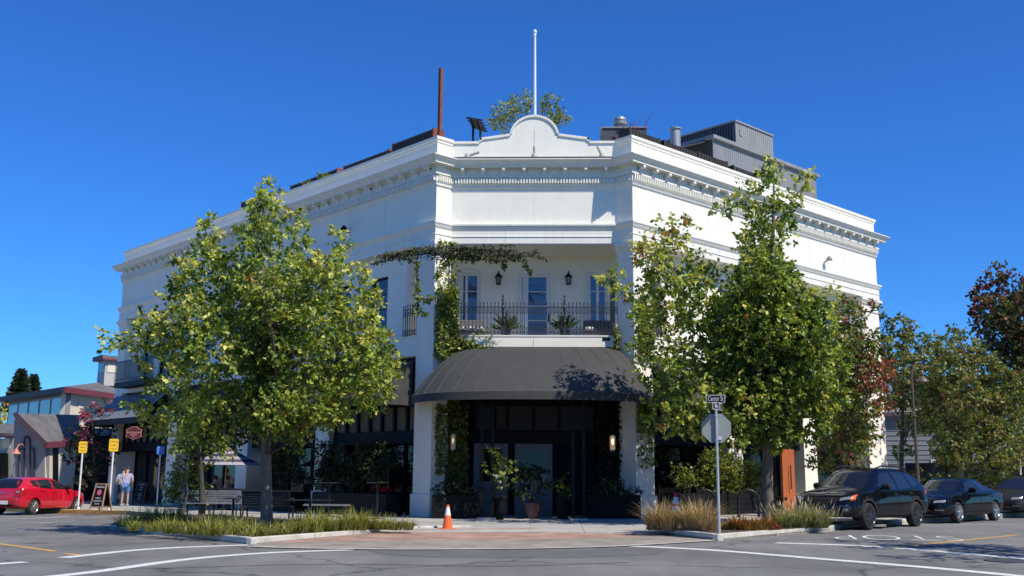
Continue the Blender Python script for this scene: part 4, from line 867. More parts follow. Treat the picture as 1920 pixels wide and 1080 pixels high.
HAT = dict(r=.31, wx=(-1.27, 1.30), hw=.85, rim=RIMS, spokes=9, sw=.15, sill=.24, blackmirror=1,
 st=[(-2.03, .42, .70, .60, .60, .80, .5), (-1.98, .34, .90, .78, .77, 1.02, .60), (-1.86, .28, .97, .83, .82, 1.27, .54), (-1.6, .25, .985, .845, .84, 1.40, .52), (-1.1, .22, .97, .85, .85, 1.45, .545), (-.5, .21, .955, .85, .85, 1.46, .56), (.0, .21, .94, .85, .85, 1.43, .56), (.45, .21, .925, .85, .848, 1.31, .555), (.85, .21, .91, .85, .845, 1.10, .62), (1.22, .21, .89, .845, .835, .955, .67), (1.55, .22, .85, .835, .815, .89, .64), (1.82, .24, .75, .78, .75, .79, .56), (1.98, .27, .62, .66, .64, .67, .46), (2.05, .34, .55, .5, .5, .58, .38)],
 win=[[(-.18, .99), (.84, .965), (.36, 1.26), (-.13, 1.35)], [(-.98, 1.04), (-.27, 1.0), (-.22, 1.36), (-.98, 1.36)], [(-1.32, 1.12), (-1.03, 1.06), (-1.03, 1.355), (-1.36, 1.32)]], seams=[(.80, .3, .80, .95), (-.22, .3, -.22, .98), (-1.05, .7, -.98, 1.02)], handles=[(-.1, .88), (-.85, .93)], mirror=(.62, 1.0),
 shield=(1.16, .60, .38, .50), rear=(-1.9, .62, -1.62, .52),
 front=sym('headlight', .44, .74, .66, .80, LENS), back=sym('tail_light', .52, .80, .72, 1.0, REDL, .014)+sym('reversing_light', .56, .70, .86, .94, LENS, .02)+[('rear_glass', [(-.60, 1.04), (.60, 1.04), (.52, 1.30), (-.52, 1.30)], CGL, .012), ('number_plate', [(-.26, .42), (.26, .42), (.26, .56), (-.26, .56)], PLATE, .02), ('rear_valance', [(-.5, .34), (.5, .34), (.4, .42), (-.4, .42)], PLASTIC, .012), ('badge', [(-.07, .83), (.07, .83), (.07, .89), (-.07, .89)], CHROME, .02)],
 side=[('tail_light', [(-1.98, .74), (-1.78, .80), (-1.74, .99), (-1.93, .98)], REDL, .012), ('headlight', [(1.6, .72), (1.86, .66), (1.84, .76), (1.62, .82)], LENS)])
def place(spec, pf, pr_, hd, side, scale, use='rear'):
    """put the near-side wheel contact on the road point; heading hd in radians"""
    h = Vector((math.cos(hd), math.sin(hd), 0)); n = Vector((-h.y, h.x, 0))*(spec['hw']-.02)*side*scale
    c = Vector(pf)-n-h*(spec['wx'][1 if use == 'front' else 0])*scale; c.z = RZ(c.x); return c, hd
mid = (rp(1631, 994)+rp(1722, 987.3))/2; hd = math.radians(45.5+180)
h_ = Vector((math.cos(hd), math.sin(hd), 0)); c = mid-Vector((-h_.y, h_.x, 0))*.89*1.08; c.z = RZ(c.x)
make_car('parked_car', 'black crossover SUV with roof rails parked nearest the corner', c, hd, SUV, PB, 1.08)
T = bpy.data.objects['parked_car']
for s in (-1, 1):
    LB().tube([(-1.5, s*.56, 1.54), (-1.35, s*.575, 1.60), (-.9, s*.59, 1.635), (.0, s*.60, 1.64), (.3, s*.59, 1.58)], .022, 8).build('roof_rail', PLASTIC, T, smooth=40)
mid = (rp(1801, 981)+rp(1866.4, 976.4))/2; hd = math.radians(45+180); h_ = Vector((math.cos(hd), math.sin(hd), 0)); c = mid-Vector((-h_.y, h_.x, 0))*.88; c.z = RZ(c.x)
make_car('parked_car', 'low black saloon with silver five-spoke wheels parked behind the SUV', c, hd, SED, PB, 1.)
c2 = c-h_*6.1; c2.z = RZ(c2.x); d2 = make_car('parked_car', 'charcoal saloon cut off by the right edge of the picture', c2, hd, SED, PG, 1.02)
hd = math.radians(78); c, _ = place(HAT, rp(62, 965.4), None, hd, -1, 1.0); make_car('parked_car', 'bright red hatchback nosed towards the yellow kerb at the left', c, hd, HAT, PR_, 1.0)
# ================================================================== STREET FURNITURE
def sgn(nm, p, d=0): return p
t = thing('stop_sign_post', 'back of an octagonal stop sign on a steel post with street name plates', 'sign post', gp(1349, 1001, .09)); b = Vector(t.location)
D_ = depth(b); ztop = float(EYE[2]+ (at(1347, 739, D_).z-EYE[2])); top = at(1346, 741, D_)
MB().tube([b-Vector((0, 0, .3)), (b.x, b.y, top.z)], .032, 12).build('post', STEEL, t, smooth=40)
oc = at(1349, 801, D_); R8 = .375; fn_ = Vector((.12, .99, 0)).normalized(); M8 = facing((b.x+fn_.x*.05, b.y+fn_.y*.05, oc.z), fn_)
def plate(M, pts, th, nm, material, parent):
    m_ = MB(); m_.prism([M @ Vector((x, y, 0)) for x, y in pts], (0, 0, 0), (M.to_3x3() @ Vector((0, 0, th)))); return m_.build(nm, material, parent)
SGB = mat('sign_back_grey', (.27, .30, .27), .55, .12, 8)
plate(M8, [(R8*math.cos(math.pi/8+k*math.pi/4), R8*math.sin(math.pi/8+k*math.pi/4)) for k in range(8)], .004, 'sign_back', SGB, t)
M9 = facing((b.x+fn_.x*.056, b.y+fn_.y*.056, oc.z), fn_); plate(M9, [(R8*.985*math.cos(math.pi/8+k*math.pi/4), R8*.985*math.sin(math.pi/8+k*math.pi/4)) for k in range(8)], .003, 'sign_face', mat('sign_red', (.42, .02, .02), .5), t)
text('STOP', .3, mat('sign_white', (.62, .62, .62), .5, 0), t, facing((b.x+fn_.x*.062, b.y+fn_.y*.062, oc.z), fn_))
for dz in (.3, -.27): MB().lathe([(.042, -.02), (.042, .02)], 12, (b.x, b.y, oc.z+dz)).build('clamp', STEEL, t)
plate(facing((b.x+.0, b.y+.03, oc.z-.24), -fn_), [(.05, -.04), (.13, -.04), (.13, .05), (.05, .05)], .004, 'sticker', mat('sticker_white', (.5, .55, .6), .5, 0), t)
BRN = mat('sign_black_brown', (.02, .013, .012), .45, .1); SW = MATS['sign_white']
def nameplate(z, wd, ht, nrm, txt, size, nm):
    Mx = facing((b.x+nrm.x*.04, b.y+nrm.y*.04, z), nrm); o = plate(Mx, [(-wd/2, -ht/2), (wd/2, -ht/2), (wd/2, ht/2), (-wd/2, ht/2)], -.012, nm, SW, t)
    plate(Mx @ Matrix.Translation((0, 0, .001)), [(-wd/2+.014, -ht/2+.014), (wd/2-.014, -ht/2+.014), (wd/2-.014, ht/2-.014), (-wd/2+.014, ht/2-.014)], .002, 'name_panel', BRN, o)
    text(txt, size, SW, o, Mx @ Matrix.Translation((0, 0, .004)) @ Matrix.Diagonal((.72, 1.25, 1, 1)))
zz_ = at(1346, 744.5, D_).z; nameplate(zz_, .45, .19, Vector((-.18, -.98, 0)).normalized(), 'Center St', .13, 'street_nameplate')
zz_ = at(1347, 759, D_).z; nameplate(zz_, .58, .17, Vector((.85, -.52, 0)).normalized(), 'North St', .13, 'street_nameplate')
# traffic cones
def cone(label, p, h, cols_):
    t_ = thing('traffic_cone', label, 'traffic cone', p, group='orange traffic cones'); r0, r1 = .115*h/.5, .028*h/.5; z = 0
    MB().box((p.x, p.y, p.z+.012), (.3*h/.5, .3*h/.5, .024)).build('base', mat('cone_orange', (.75, .13, .03), .5, .08), t_, bevel=.008)
    for za, zb_, m_ in cols_:
        f = lambda u: r0+(r1-r0)*u
        MB().lathe([(f(za), za*h+.02), (f(zb_), zb_*h+.02)], 18, p).build('cone_band', m_, t_, smooth=40)
CO = mat('cone_orange', (.75, .13, .03), .5, .08); CWH = mat('cone_white', (.72, .72, .7), .5, .1); CRD = mat('cone_red', (.6, .03, .03), .5, .1)
cone('plain orange and white traffic cone standing on the brick ramp', gp(839, 992), .62, [(0, .55, CO), (.55, .9, CWH), (.9, 1, CO)])
cone('red and white banded traffic cone standing behind the dry grass', gp(1268, 979), .86, [(0, .35, CO), (.35, .52, CWH), (.52, .60, CRD), (.60, .84, CWH), (.84, 1, CRD)])
# loading signs
YS_ = mat('sign_yellow', (.78, .48, .02), .5, .05); INK = mat('sign_ink', (.10, .07, .02), .6, 0)
def post_sign(label, base, px_top, px_sign, material, lines, ink, nm='parking_sign', tilt=None):
    t_ = thing(nm, label, 'sign', base, group='street signs on thin poles'); D = depth(base); z1 = at(px_sign[0], px_sign[1], D).z; z0 = at(px_sign[0], px_sign[3], D).z
    wd = (px_sign[2]-px_sign[0])/CAM['f']*D; MB().tube([base-Vector((0, 0, .1)), (base.x, base.y, z1+.0)], .038, 10).build('pole', mat('white_steel', (.68, .69, .68), .5, .1), t_, smooth=40)
    nr = (Vector(EYE)-base); nr.z = 0; nr.normalize(); Mx = facing((base.x+nr.x*.05, base.y+nr.y*.05, (z0+z1)/2), nr); h = (z1-z0); k = .04
    o = plate(Mx, [(-wd/2+k, -h/2), (wd/2-k, -h/2), (wd/2, -h/2+k), (wd/2, h/2-k), (wd/2-k, h/2), (-wd/2+k, h/2), (-wd/2, h/2-k), (-wd/2, -h/2+k)], -.006, 'sign_plate', material, t_)
    for i, (tx, s_) in enumerate(lines): text(tx, s_, ink, o, Mx @ Matrix.Translation((0, h*(.27-.27*i*1.05), .003)))
    return t_
pS = gp(146, 955); post_sign('yellow loading-only sign on a white pole nearest the red car', pS, None, (147, 827, 162, 849), YS_, [('LOADING', .085), ('ONLY', .085), ('7 AM-11', .075)], INK)
pS = gp(204, 957); post_sign('yellow loading-only sign on a white pole beside the sandwich board', pS, None, (206, 822, 223, 846), YS_, [('LOADING', .085), ('ONLY', .085), ('7 AM-11', .075)], INK)
pS = gp(294, 950); post_sign('blue accessible parking sign on a white pole under the left tree', pS, None, (293, 836, 307, 852), mat('sign_blue', (.04, .18, .55), .5, .05), [('RESERVED', .05), ('PARKING', .05)], SW)
pS = gp(1761, 925); post_sign('blank white sign on a white pole behind the black saloon', pS, None, (1751, 829, 1764, 858), mat('sign_blank', (.66, .66, .64), .5, .08), [], INK)
# sandwich boards
def sandwich(label, base, wd, h, rz, lines, frame_m, logo=True):
    t_ = thing('sandwich_board', label, 'sandwich board', base, rz, group='sandwich boards outside the shop')
    for s in (-1, 1):
        f = [LB(), LB(), LB(), LB()]; y = lambda z: s*(.26-.22*z/h)
        R_ = [((-wd/2, y(0), 0), (-wd/2+.05, y(h), h)), ((wd/2, y(0), 0), (wd/2-.05, y(h), h)), ((-wd/2+.04, y(h), h-.02), (wd/2-.04, y(h), h-.02)), ((-wd/2+.02, y(.17), .17), (wd/2-.02, y(.17), .17))]
        for k, (a, b_) in enumerate(R_): f[k].bar(a, b_, .055, .03, up=(0, 1, 0)); f[k].build('frame_bar', frame_m, t_)
        p = LB(); p.quad((-wd/2+.03, y(.19)+s*.004, .19), (wd/2-.03, y(.19)+s*.004, .19), (wd/2-.06, y(h-.04)+s*.004, h-.04), (-wd/2+.06, y(h-.04)+s*.004, h-.04)); pn = p.build('board', BLACK, t_)
        if s == -1:
            nz = Vector((0, -h, -.22)).normalized()*-1; nz = Vector((0, -1, .22/h)).normalized(); Rz = Matrix.Translation(base) @ Matrix.Rotation(rz, 4, 'Z')
            for tx, u, s_ in lines: z = u*h; text(tx, s_, SW, pn, Rz @ facing((0, y(z)-.012, z), nz))
            if logo:
                z = .68*h; q_ = Rz @ facing((0, y(z)-.012, z), nz); plate(q_, [(.12*math.cos(k*math.pi/4+.39)*(1.05 if k % 2 else .95), .12*math.sin(k*math.pi/4+.39)) for k in range(8)], .003, 'emblem', mat('emblem_pink', (.62, .12, .16), .6, .3, 40), pn)
    return t_
sandwich('pale wood sandwich board with white lettering at the yellow kerb', gp(188, 958.5), .62, 1.06, -.38, [('PARKING', .87, .1), ('FAMILY', .47, .085), ('PROVISIONS', .37, .075), ('TO GO', .27, .085)], WOOD)
sandwich('dark-framed menu sandwich board right of the two people', gp(266, 947), .62, 1.05, -.4, [('MARKET', .9, .09), ('OPEN', .78, .08), ('DAILY', .68, .08), ('LUNCH', .5, .07), ('SALUMI', .42, .07), ('WINE', .34, .07), ('TO GO', .26, .07)], mat('dark_wood', (.07, .04, .025), .6), logo=False)
# hanging shop sign
c = at(251, 812, 46.); t = thing('hanging_shop_sign', 'dark red bracket-shaped shop sign hanging under the striped awning', 'shop sign', c); nr = Vector((Vector(EYE)-c).to_2d().to_3d()).normalized(); nr = (nr+Vector((-.3, -.2, 0))).normalized(); Mx = facing(c, nr)
out_ = [(-.36, -.17), (-.2, -.2), (0, -.29), (.2, -.2), (.36, -.17), (.32, 0), (.36, .17), (.2, .2), (.12, .29), (-.12, .29), (-.2, .2), (-.36, .17), (-.32, 0)]
bd = plate(Mx, out_, -.04, 'board', mat('sign_pink_edge', (.5, .22, .2), .6), t); plate(Mx @ Matrix.Translation((0, 0, .002)), [(x*.92, y*.92) for x, y in out_], .004, 'panel', mat('sign_maroon', (.10, .012, .015), .6), bd)
PK = mat('sign_pink_letter', (.62, .32, .3), .6, 0)
text('Journeyman', .125, PK, bd, Mx @ Matrix.Translation((0, .04, .008))); text('MEAT', .12, PK, bd, Mx @ Matrix.Translation((0, -.075, .008))); text('CO.', .07, PK, bd, Mx @ Matrix.Translation((0, -.17, .008)))
for sx in (-.25, .25): MB().tube([Mx @ Vector((sx, .2, -.02)), Mx @ Vector((sx, .55, -.02))], .012, 6).build('chain', IRON, t)
# benches
def bench(label, p0, p1, facing_cam, h=.86):
    a, b_ = Vector((p0.x, p0.y, 0)), Vector((p1.x, p1.y, 0)); c_ = (p0+p1)/2; L = (b_-a).length; rz = math.atan2((b_-a).y, (b_-a).x); t_ = thing('park_bench', label, 'bench', c_, rz, group='slatted metal benches')
    s = 1 if facing_cam else -1; mm = mat('bench_slat_silver', (.20, .21, .22), .45, .2, 9, metal=.25) if facing_cam else mat('bench_slat_black', (.016, .016, .017), .45, .2, 9)
    for i in range(6): z = .46+i*.075; LB().box((0, s*(.16+.03*i), z), (L, .022, .055)).build('back_slat', mm, t_)
    for i in range(5): LB().box((0, s*(.12-.105*i), .43), (L, .09, .025)).build('seat_slat', mm, t_)
    LB().tube([(-L/2, s*.34, h+.03), (L/2, s*.34, h+.03)], .03, 8).build('top_rail', IRON, t_)
    for x in (-L/2+.03, L/2-.03, 0):
        LB().tube([(x, s*.34, h), (x, s*.16, .43), (x, s*.24, 0)], .028, 8).build('rear_leg', IRON, t_); LB().tube([(x, s*.15, .41), (x, -s*.32, .41), (x, -s*.3, .2), (x, -s*.36, 0)], .028, 8).build('front_leg', IRON, t_)
        if x: LB().tube([(x, s*.24, .64), (x, -s*.1, .68), (x, -s*.34, .66), (x, -s*.40, .58), (x, -s*.33, .53)], .03, 8).build('arm_rest', IRON, t_)
    return t_
bench('grey slatted bench facing the street behind the grass', gp(345, 968), gp(449, 968), True); bench('black slatted bench seen from behind beside the left tree trunk', gp(456, 975), gp(546, 975), False)
TT = mat('table_top_dark', (.05, .052, .055), .25, .1, 8, metal=.5)
def table(label, p, px_top, wpx, group='cafe tables on the plaza', rect=0):
    t_ = thing('cafe_table', label, 'table', p, group=group); D = depth(p); z = at(0, px_top, D).z if False else at(960, px_top+.0075*(0), D).z; z = at(960-(960-px_x(p)), px_top, D).z; r = wpx/CAM['f']*D/2
    if rect: MB().box((p.x, p.y, z-.015), (2*r, .7, .03)).build('top', TT, t_, bevel=.006)
    else: MB().lathe([(r*.96, z-.03), (r, z-.02), (r, z-.004), (r*.97, z)], 26, (p.x, p.y, 0)).build('top', TT, t_)
    MB().tube([(p.x, p.y, p.z), (p.x, p.y, z-.03)], .04, 10).build('stem', IRON, t_); MB().lathe([(.27, p.z), (.27, p.z+.02), (.05, p.z+.05)], 18, (p.x, p.y, 0)).build('foot', IRON, t_)
def px_x(p): d = np.array(p)-EYE; return 960+CAM['f']*(d@RT)/(d@FW)
table('tall round bar table left of the other, in front of the dark hedge', gp(616, 969), 904.5, 40); table('tall round bar table nearest the white corner pillar', gp(706, 973), 904, 42)
table('low round table between the two benches', gp(436, 972), 933.5, 40); table('low long table right of the left tree trunk', gp(580, 976), 937, 80, rect=1)
t = thing('backless_bench', 'low backless grey bench under the tall bar table', 'bench', gp(612, 970)); p = Vector(t.location); MB().box((p.x, p.y, p.z+.40), (1.5, .35, .05)).build('seat', MATS['bench_slat_silver'], t)
for s in (-.6, .6): MB().box((p.x+s, p.y, p.z+.19), (.06, .3, .38)).build('leg', IRON, t)
# cafe umbrella
c = at(425, 858, 41.5); t = thing('cafe_umbrella', 'striped dark and white cafe umbrella behind the left tree', 'umbrella', (c.x, c.y, G(c.x, c.y))); zt = at(425, 838, 41.5).z; zb = at(425, 872, 41.5).z
UW, UD = mat('umbrella_shaded_white', (.32, .3, .34), .8, .05), mat('umbrella_dark', (.05, .04, .08), .8, .1); NR = 7  # canopy colours darkened so they carry the shade over the umbrella
for k in range(8):
    a0, a1 = k*math.pi/4, (k+1)*math.pi/4
    for i in range(NR):
        u0, u1 = i/NR, (i+1)/NR; P = lambda a, u: Vector((c.x+1.45*u*math.cos(a), c.y+1.45*u*math.sin(a), zt+(zb-zt)*u**1.1))
        MB().quad(P(a0, u0), P(a0, u1), P(a1, u1), P(a1, u0)).build('canopy_band', UD if i % 2 else UW, t)
MB().tube([(c.x, c.y, G(c.x, c.y)), (c.x, c.y, zt)], .025, 8).build('pole', WOOD, t); MB().lathe([(.25, 0), (.25, .06), (.04, .09)], 16, (c.x, c.y, G(c.x, c.y))).build('base', IRON, t)
# street lamps
BRZ = mat('bronze_lamp', (.10, .075, .06), .5, .15, 6, metal=.2)
def street_lamp(label, base, mtl, hgt, arm, hanging=True):
    t_ = thing('street_lamp', label, 'street lamp', base, group='gooseneck street lamps'); x, y, z = base
    MB().lathe([(.22, 0), (.22, .12), (.17, .16), (.16, .5), (.19, .54), (.19, .62), (.12, .68), (.085, .95), (.1, .98), (.075, 1.02)], 16, base).build('base', mtl, t_, smooth=40)
    MB().tube([(x, y, z+1.), (x, y, z+hgt*.62), (x, y, z+hgt*.86)], [.07, .06, .05], 12).build('shaft', mtl, t_, smooth=40)
    MB().lathe([(.06, 0), (.12, .02), (.12, .06), (.07, .1), (.1, .14), (.06, .18)], 12, (x, y, z+hgt*.62)).build('collar', mtl, t_, smooth=40)
    pts = [Vector((x, y, z+hgt*.85))]+[Vector((x+arm[0]*(1-math.cos(a)), y+arm[1]*(1-math.cos(a)), z+hgt*.86+hgt*.14*math.sin(a))) for a in np.linspace(.1, 2.0, 9)]; MB().tube(pts, .042, 10).build('gooseneck', mtl, t_, smooth=40)
    e = pts[-1]
    MB().tube([e, e-Vector((0, 0, .35))], .03, 8).build('drop', mtl, t_); q_ = e-Vector((0, 0, .35)); MB().lathe([(.04, .1), (.09, .02), (.1, -.1), (.07, -.14), (.13, -.2), (.25, -.33), (.27, -.38)], 18, q_).build('shade', mtl, t_, smooth=40)
b_ = at(1723, 925, 42.); b_.z = G(b_.x, b_.y); D = 42.; hg = at(1718, 674, D).z-b_.z
street_lamp('bronze gooseneck street lamp behind the black saloon', b_, BRZ, hg, (.34, .1))
b_ = gp(1467, 968); street_lamp('black street lamp with fluted base beside the right tree trunk', b_, BLACK, 6.2, (.3, .25))
# bike racks
for k, (px, lab) in enumerate(((1323, 'black arched bike rack left of the stop sign post'), (1404, 'black arched bike rack right of the stop sign post'))):
    p = at(px, 962, 33.6); p.z = G(p.x, p.y); t = thing('bike_rack', lab, 'bike rack', p, group='arched bike racks'); r = .33
    MB().tube([(p.x-r, p.y, p.z)]+[(p.x-r*math.cos(a), p.y, p.z+.55+r*math.sin(a)) for a in np.linspace(0, math.pi, 14)]+[(p.x+r, p.y, p.z)], .05, 10).build('arch', IRON, t, smooth=40)
    for s in (-r, r): MB().lathe([(.1, 0), (.1, .015)], 12, (p.x+s, p.y, p.z)).build('foot', IRON, t)
# open cedar door on the right facade
c = at(1480, 962, 34.6); zb = G(c.x, c.y); t = thing('wooden_door', 'open orange cedar door between the tree trunk and the SUV', 'door', (c.x, c.y, zb)); zt = at(1480, 842, 34.6).z
CED = mat('cedar', (.42, .115, .035), .5, .2, 10, stretch=(3, 3, .15)); dv = Vector((.75, .66, 0)).normalized()
for k in range(4): a = Vector((c.x, c.y, 0))+dv*(k*.17-.34); MB().bar(a+Vector((0, 0, (zb+.1+zt)/2-1.0)), a+dv*.163+Vector((0, 0, (zb+.1+zt)/2-1.0)), .05, .01) ; MB().hexa([(a+dv*u+Vector((.03*v, -.03*v, z))) for z in (zb+.1, zt) for u, v in ((0, -1), (.163, -1), (.163, 1), (0, 1))]).build('board', CED, t)
MB().tube([Vector((c.x, c.y, zb+.9))+Vector((.08, -.1, 0)), Vector((c.x, c.y, zb+1.7))+Vector((.08, -.1, 0))], .018, 8).build('handle', BLACK, t)
MB().hexa([Vector((c.x, c.y, 0))+dv*u+Vector((.12*v, -.12*v, z)) for z in (zb-.02, zb+.09) for u, v in ((-.5, -1), (.5, -1), (.5, 1), (-.5, 1))]).build('threshold', CONC, t)
# pots and planter boxes by the entrance
TERR = mat('terracotta_glaze', (.16, .075, .055), .45, .25, 6)
def pot(label, p, r, h, mtl=TERR):
    t_ = thing('plant_pot', label, 'plant pot', p); MB().lathe([(r*.62, 0), (r*.8, h*.3), (r*.95, h*.75), (r, h*.86), (r*1.08, h*.87), (r*1.1, h*.97), (r*1.0, h), (r*.9, h*.93)], 22, p).build('body', mtl, t_, smooth=50); MB().lathe([(r*.9, h*.9), (r*.1, h*.92)], 16, p).build('soil', SOIL, t_); return t_
POT1 = gp(1000, 973); pot('round terracotta pot in the middle of the entrance', POT1, .29, .52)
DARKP = mat('dark_planter', (.010, .010, .010), .6, .2, 5, spec=.15)
def trough(label, c_, sx, sy, h, rz=0, nm='planter_box'):
    t_ = thing(nm, label, 'planter', c_, rz, group='dark planter boxes')
    for y in (-sy/2, sy/2):
        for i in range(4): LB().box((0, y, h*(i+.5)/4), (sx, .03, h/4-.01)).build('board', DARKP, t_)
    for x in (-sx/2, sx/2): LB().box((x, 0, h/2), (.03, sy-.03, h)).build('end_board', DARKP, t_)
    LB().box((0, 0, h*.45), (sx-.04, sy-.04, h*.86)).build('soil', SOIL, t_)
trough('dark wooden planter box at the foot of the ivy left of the entrance', (-2.45, -.85, G(-2.45, -.85)), 1.5, .6, .75); trough('dark wooden planter box right of the entrance', (2.6, -.85, G(2.6, -.85)), 1.7, .6, .75)
pot('tall dark pot beside the left entrance post', gp(935, 975), .24, .75, DARKP); pot('tall dark pot beside the right entrance post', gp(1056, 974), .24, .75, DARKP)
for lab, sd, s0, s1 in (('long dark planter under the hedge left of the corner pillar', 'L', 1.4, 6.0), ('long dark planter under the hedge in the second bay on the left', 'L', 7.5, 9.6), ('long dark planter under the bright hedge on the right facade', 'R', 1.3, 5.6)):
    c_ = fpos(sd, (s0+s1)/2, .45, 0); c_.z = G(c_.x, c_.y); trough(lab, c_, s1-s0, .6, .75, -math.pi/4 if sd == 'L' else math.pi/4)
# balcony armchairs and cushions
for lab, x0, x1 in (('low grey sofa with white cushions at the left end of the corner balcony', -2.75, -1.75), ('dark lounge chair with a white cushion at the right end of the corner balcony', 1.75, 2.8)):
    t = thing('outdoor_sofa' if x0 < 0 else 'lounge_chair', lab, 'outdoor seat', ((x0+x1)/2, 1.4, 6.12)); x = (x0+x1)/2; gm = mat('grey_wicker', (.12, .12, .12), .8, .2, 30); wc = mat('white_cushion', (.7, .7, .68), .9, .05)
    MB().box((x, 1.35, 6.28), (x1-x0, .7, .22)).build('base', gm, t, bevel=.03); MB().box((x, 1.68, 6.6), (x1-x0, .1, .45)).build('back', gm, t, bevel=.03)
    for k in range(3 if x < 0 else 1): MB().box((x0+.2+k*.32, 1.3, 6.45), (.28, .5, .12)).build('cushion', wc, t, bevel=.04)
for lab, x in (('spiky potted plant left of the balcony door', -1.0), ('spiky potted plant right of the balcony door', 1.1)):
    t = thing('balcony_plant', lab, 'potted plant', (x, 1.3, 6.12), group='spiky plants on the balcony'); MB().lathe([(.14, 6.1), (.19, 6.4), (.2, 6.42)], 14, (x, 1.3, 0)).build('pot', DARKP, t)
    n = 70; a = rng.uniform(0, 2*math.pi, n); e = rng.uniform(.25, 1.3, n); d = np.stack([np.cos(a)*np.cos(e), np.sin(a)*np.cos(e), np.sin(e)], 1)
    leaf_mesh('leaves', np.tile([x, 1.3, 6.42], (n, 1))+d*.05, d, rng.uniform(.4, .75, n), palette(n, [(.05, .08, .04), (.09, .12, .06)], [1, 1]), t, aspect=.07)
# ================================================================== PEOPLE
SKIN = mat('skin', (.42, .24, .17), .6, .08)
def skin_mesh(name, joints, edges, material, parent, sub=2):
    me = bpy.data.meshes.new(name); me.from_pydata([j[0] for j in joints], edges, []); o = bpy.data.objects.new(name, me); col.objects.link(o)
    md = o.modifiers.new('skin', 'SKIN'); md.use_smooth_shade = True
    for i, j in enumerate(joints):
        r = j[1]; me.skin_vertices[0].data[i].radius = r if hasattr(r, '__len__') else (r, r)
    me.skin_vertices[0].data[0].use_root = True
    s_ = o.modifiers.new('sub', 'SUBSURF'); s_.levels = sub; s_.render_levels = sub
    dg = bpy.context.evaluated_depsgraph_get(); new = bpy.data.meshes.new_from_object(o.evaluated_get(dg)); o.modifiers.clear(); o.data = new; new.materials.clear(); new.materials.append(material)
    new.polygons.foreach_set('use_smooth', [True]*len(new.polygons)); o.parent = parent; return o
def person(label, base, rz, shirt, lower, hair_c, lean=0., sit=False, cap=False, scale=1., shorts=True, arms=None):
    T = thing('person', label, 'person', base, rz); T.scale = (scale,)*3
    zp = .93 if not sit else .52; ln = lean
    up = lambda h: Vector((0, math.sin(ln)*h, math.cos(ln)*h)) + Vector((0, 0, zp))     # +y is forward
    P = {'pel': Vector((0, 0, zp)), 'bel': up(.14), 'che': up(.34), 'nk': up(.50), 'nk2': up(.57), 'hd': up(.66)+Vector((0, .03, 0)), 'hd2': up(.77)+Vector((0, .035, 0))}
    for s, k in ((-1, 'l'), (1, 'r')):
        P['sh'+k] = up(.46)+Vector((s*.19, 0, 0)); 
        if sit: P['el'+k] = up(.22)+Vector((s*.26, .10, 0)); P['wr'+k] = up(.18)+Vector((s*.16, .34, .05))
        else: P['el'+k] = up(.20)+Vector((s*.27, -.02, -.02)); P['wr'+k] = up(.0)+Vector((s*.24, .14, -.02))
        P['ha'+k] = P['wr'+k]+(P['wr'+k]-P['el'+k]).normalized()*.09; P['hp'+k] = Vector((s*.10, 0, zp-.04))
        if sit: P['kn'+k] = Vector((s*.12, .45, zp)); P['an'+k] = Vector((s*.12, .47, .08)); P['to'+k] = Vector((s*.13, .62, .03))
        else: P['kn'+k] = Vector((s*.115, .03, .49)); P['an'+k] = Vector((s*.12, -.02, .08)); P['to'+k] = Vector((s*.14, .14, .03))
    R = {'pel': (.155, .12), 'bel': (.15, .115), 'che': (.165, .12), 'nk': .07, 'nk2': .055, 'hd': (.085, .095), 'hd2': (.075, .085)}
    for k in 'lr': R.update({'sh'+k: .065, 'el'+k: .045, 'wr'+k: .03, 'ha'+k: (.028, .04), 'hp'+k: .09, 'kn'+k: .06, 'an'+k: .04, 'to'+k: (.04, .03)})
    keys = list(P); ix = {k: i for i, k in enumerate(keys)}
    E_ = [('pel', 'bel'), ('bel', 'che'), ('che', 'nk'), ('nk', 'nk2'), ('nk2', 'hd'), ('hd', 'hd2')]
    for k in 'lr': E_ += [('che', 'sh'+k), ('sh'+k, 'el'+k), ('el'+k, 'wr'+k), ('wr'+k, 'ha'+k), ('pel', 'hp'+k), ('hp'+k, 'kn'+k), ('kn'+k, 'an'+k), ('an'+k, 'to'+k)]
    skin_mesh('body', [(P[k], R[k]) for k in keys], [(ix[a], ix[b]) for a, b in E_], SKIN, T)
    for k, s in (('l', -1), ('r', 1)):      # five fingers on each hand
        h = P['ha'+k]; d = (P['wr'+k]-P['el'+k]).normalized(); sd = d.cross(Vector((0, 0, 1))).normalized() if abs(d.z) < .95 else Vector((1, 0, 0))
        for i, L in enumerate((.055, .07, .075, .068)): a = h+sd*(i-1.5)*.018+d*.02; LB().tube([a, a+d*L*.6, a+d*L*.85+Vector((0, .012, -.004))], [.009, .008, .006], 6).build('finger', SKIN, T, smooth=60)
        a = P['wr'+k]+d*.03; LB().tube([a, a+d*.04+Vector((0, .03, 0)), a+d*.07+Vector((0, .035, 0))], [.011, .009, .007], 6).build('thumb', SKIN, T, smooth=60)
    tk = ['bel', 'pel', 'che', 'shl', 'shr', 'ul', 'ur']; P2 = dict(P); P2['ul'] = P['shl'].lerp(P['ell'], .75); P2['ur'] = P['shr'].lerp(P['elr'], .75)
    sr = {'bel': (.175, .14), 'pel': (.175, .145), 'che': (.185, .14), 'shl': .085, 'shr': .085, 'ul': .075, 'ur': .075}; ii = {k: i for i, k in enumerate(tk)}
    skin_mesh('shirt', [(P2[k], sr[k]) for k in tk], [(ii[a], ii[b]) for a, b in (('bel', 'pel'), ('bel', 'che'), ('che', 'shl'), ('che', 'shr'), ('shl', 'ul'), ('shr', 'ur'))], shirt, T)
    end = .85 if shorts else 1.; P2['tl'] = P['hpl'].lerp(P['knl'], end); P2['tr'] = P['hpr'].lerp(P['knr'], end)
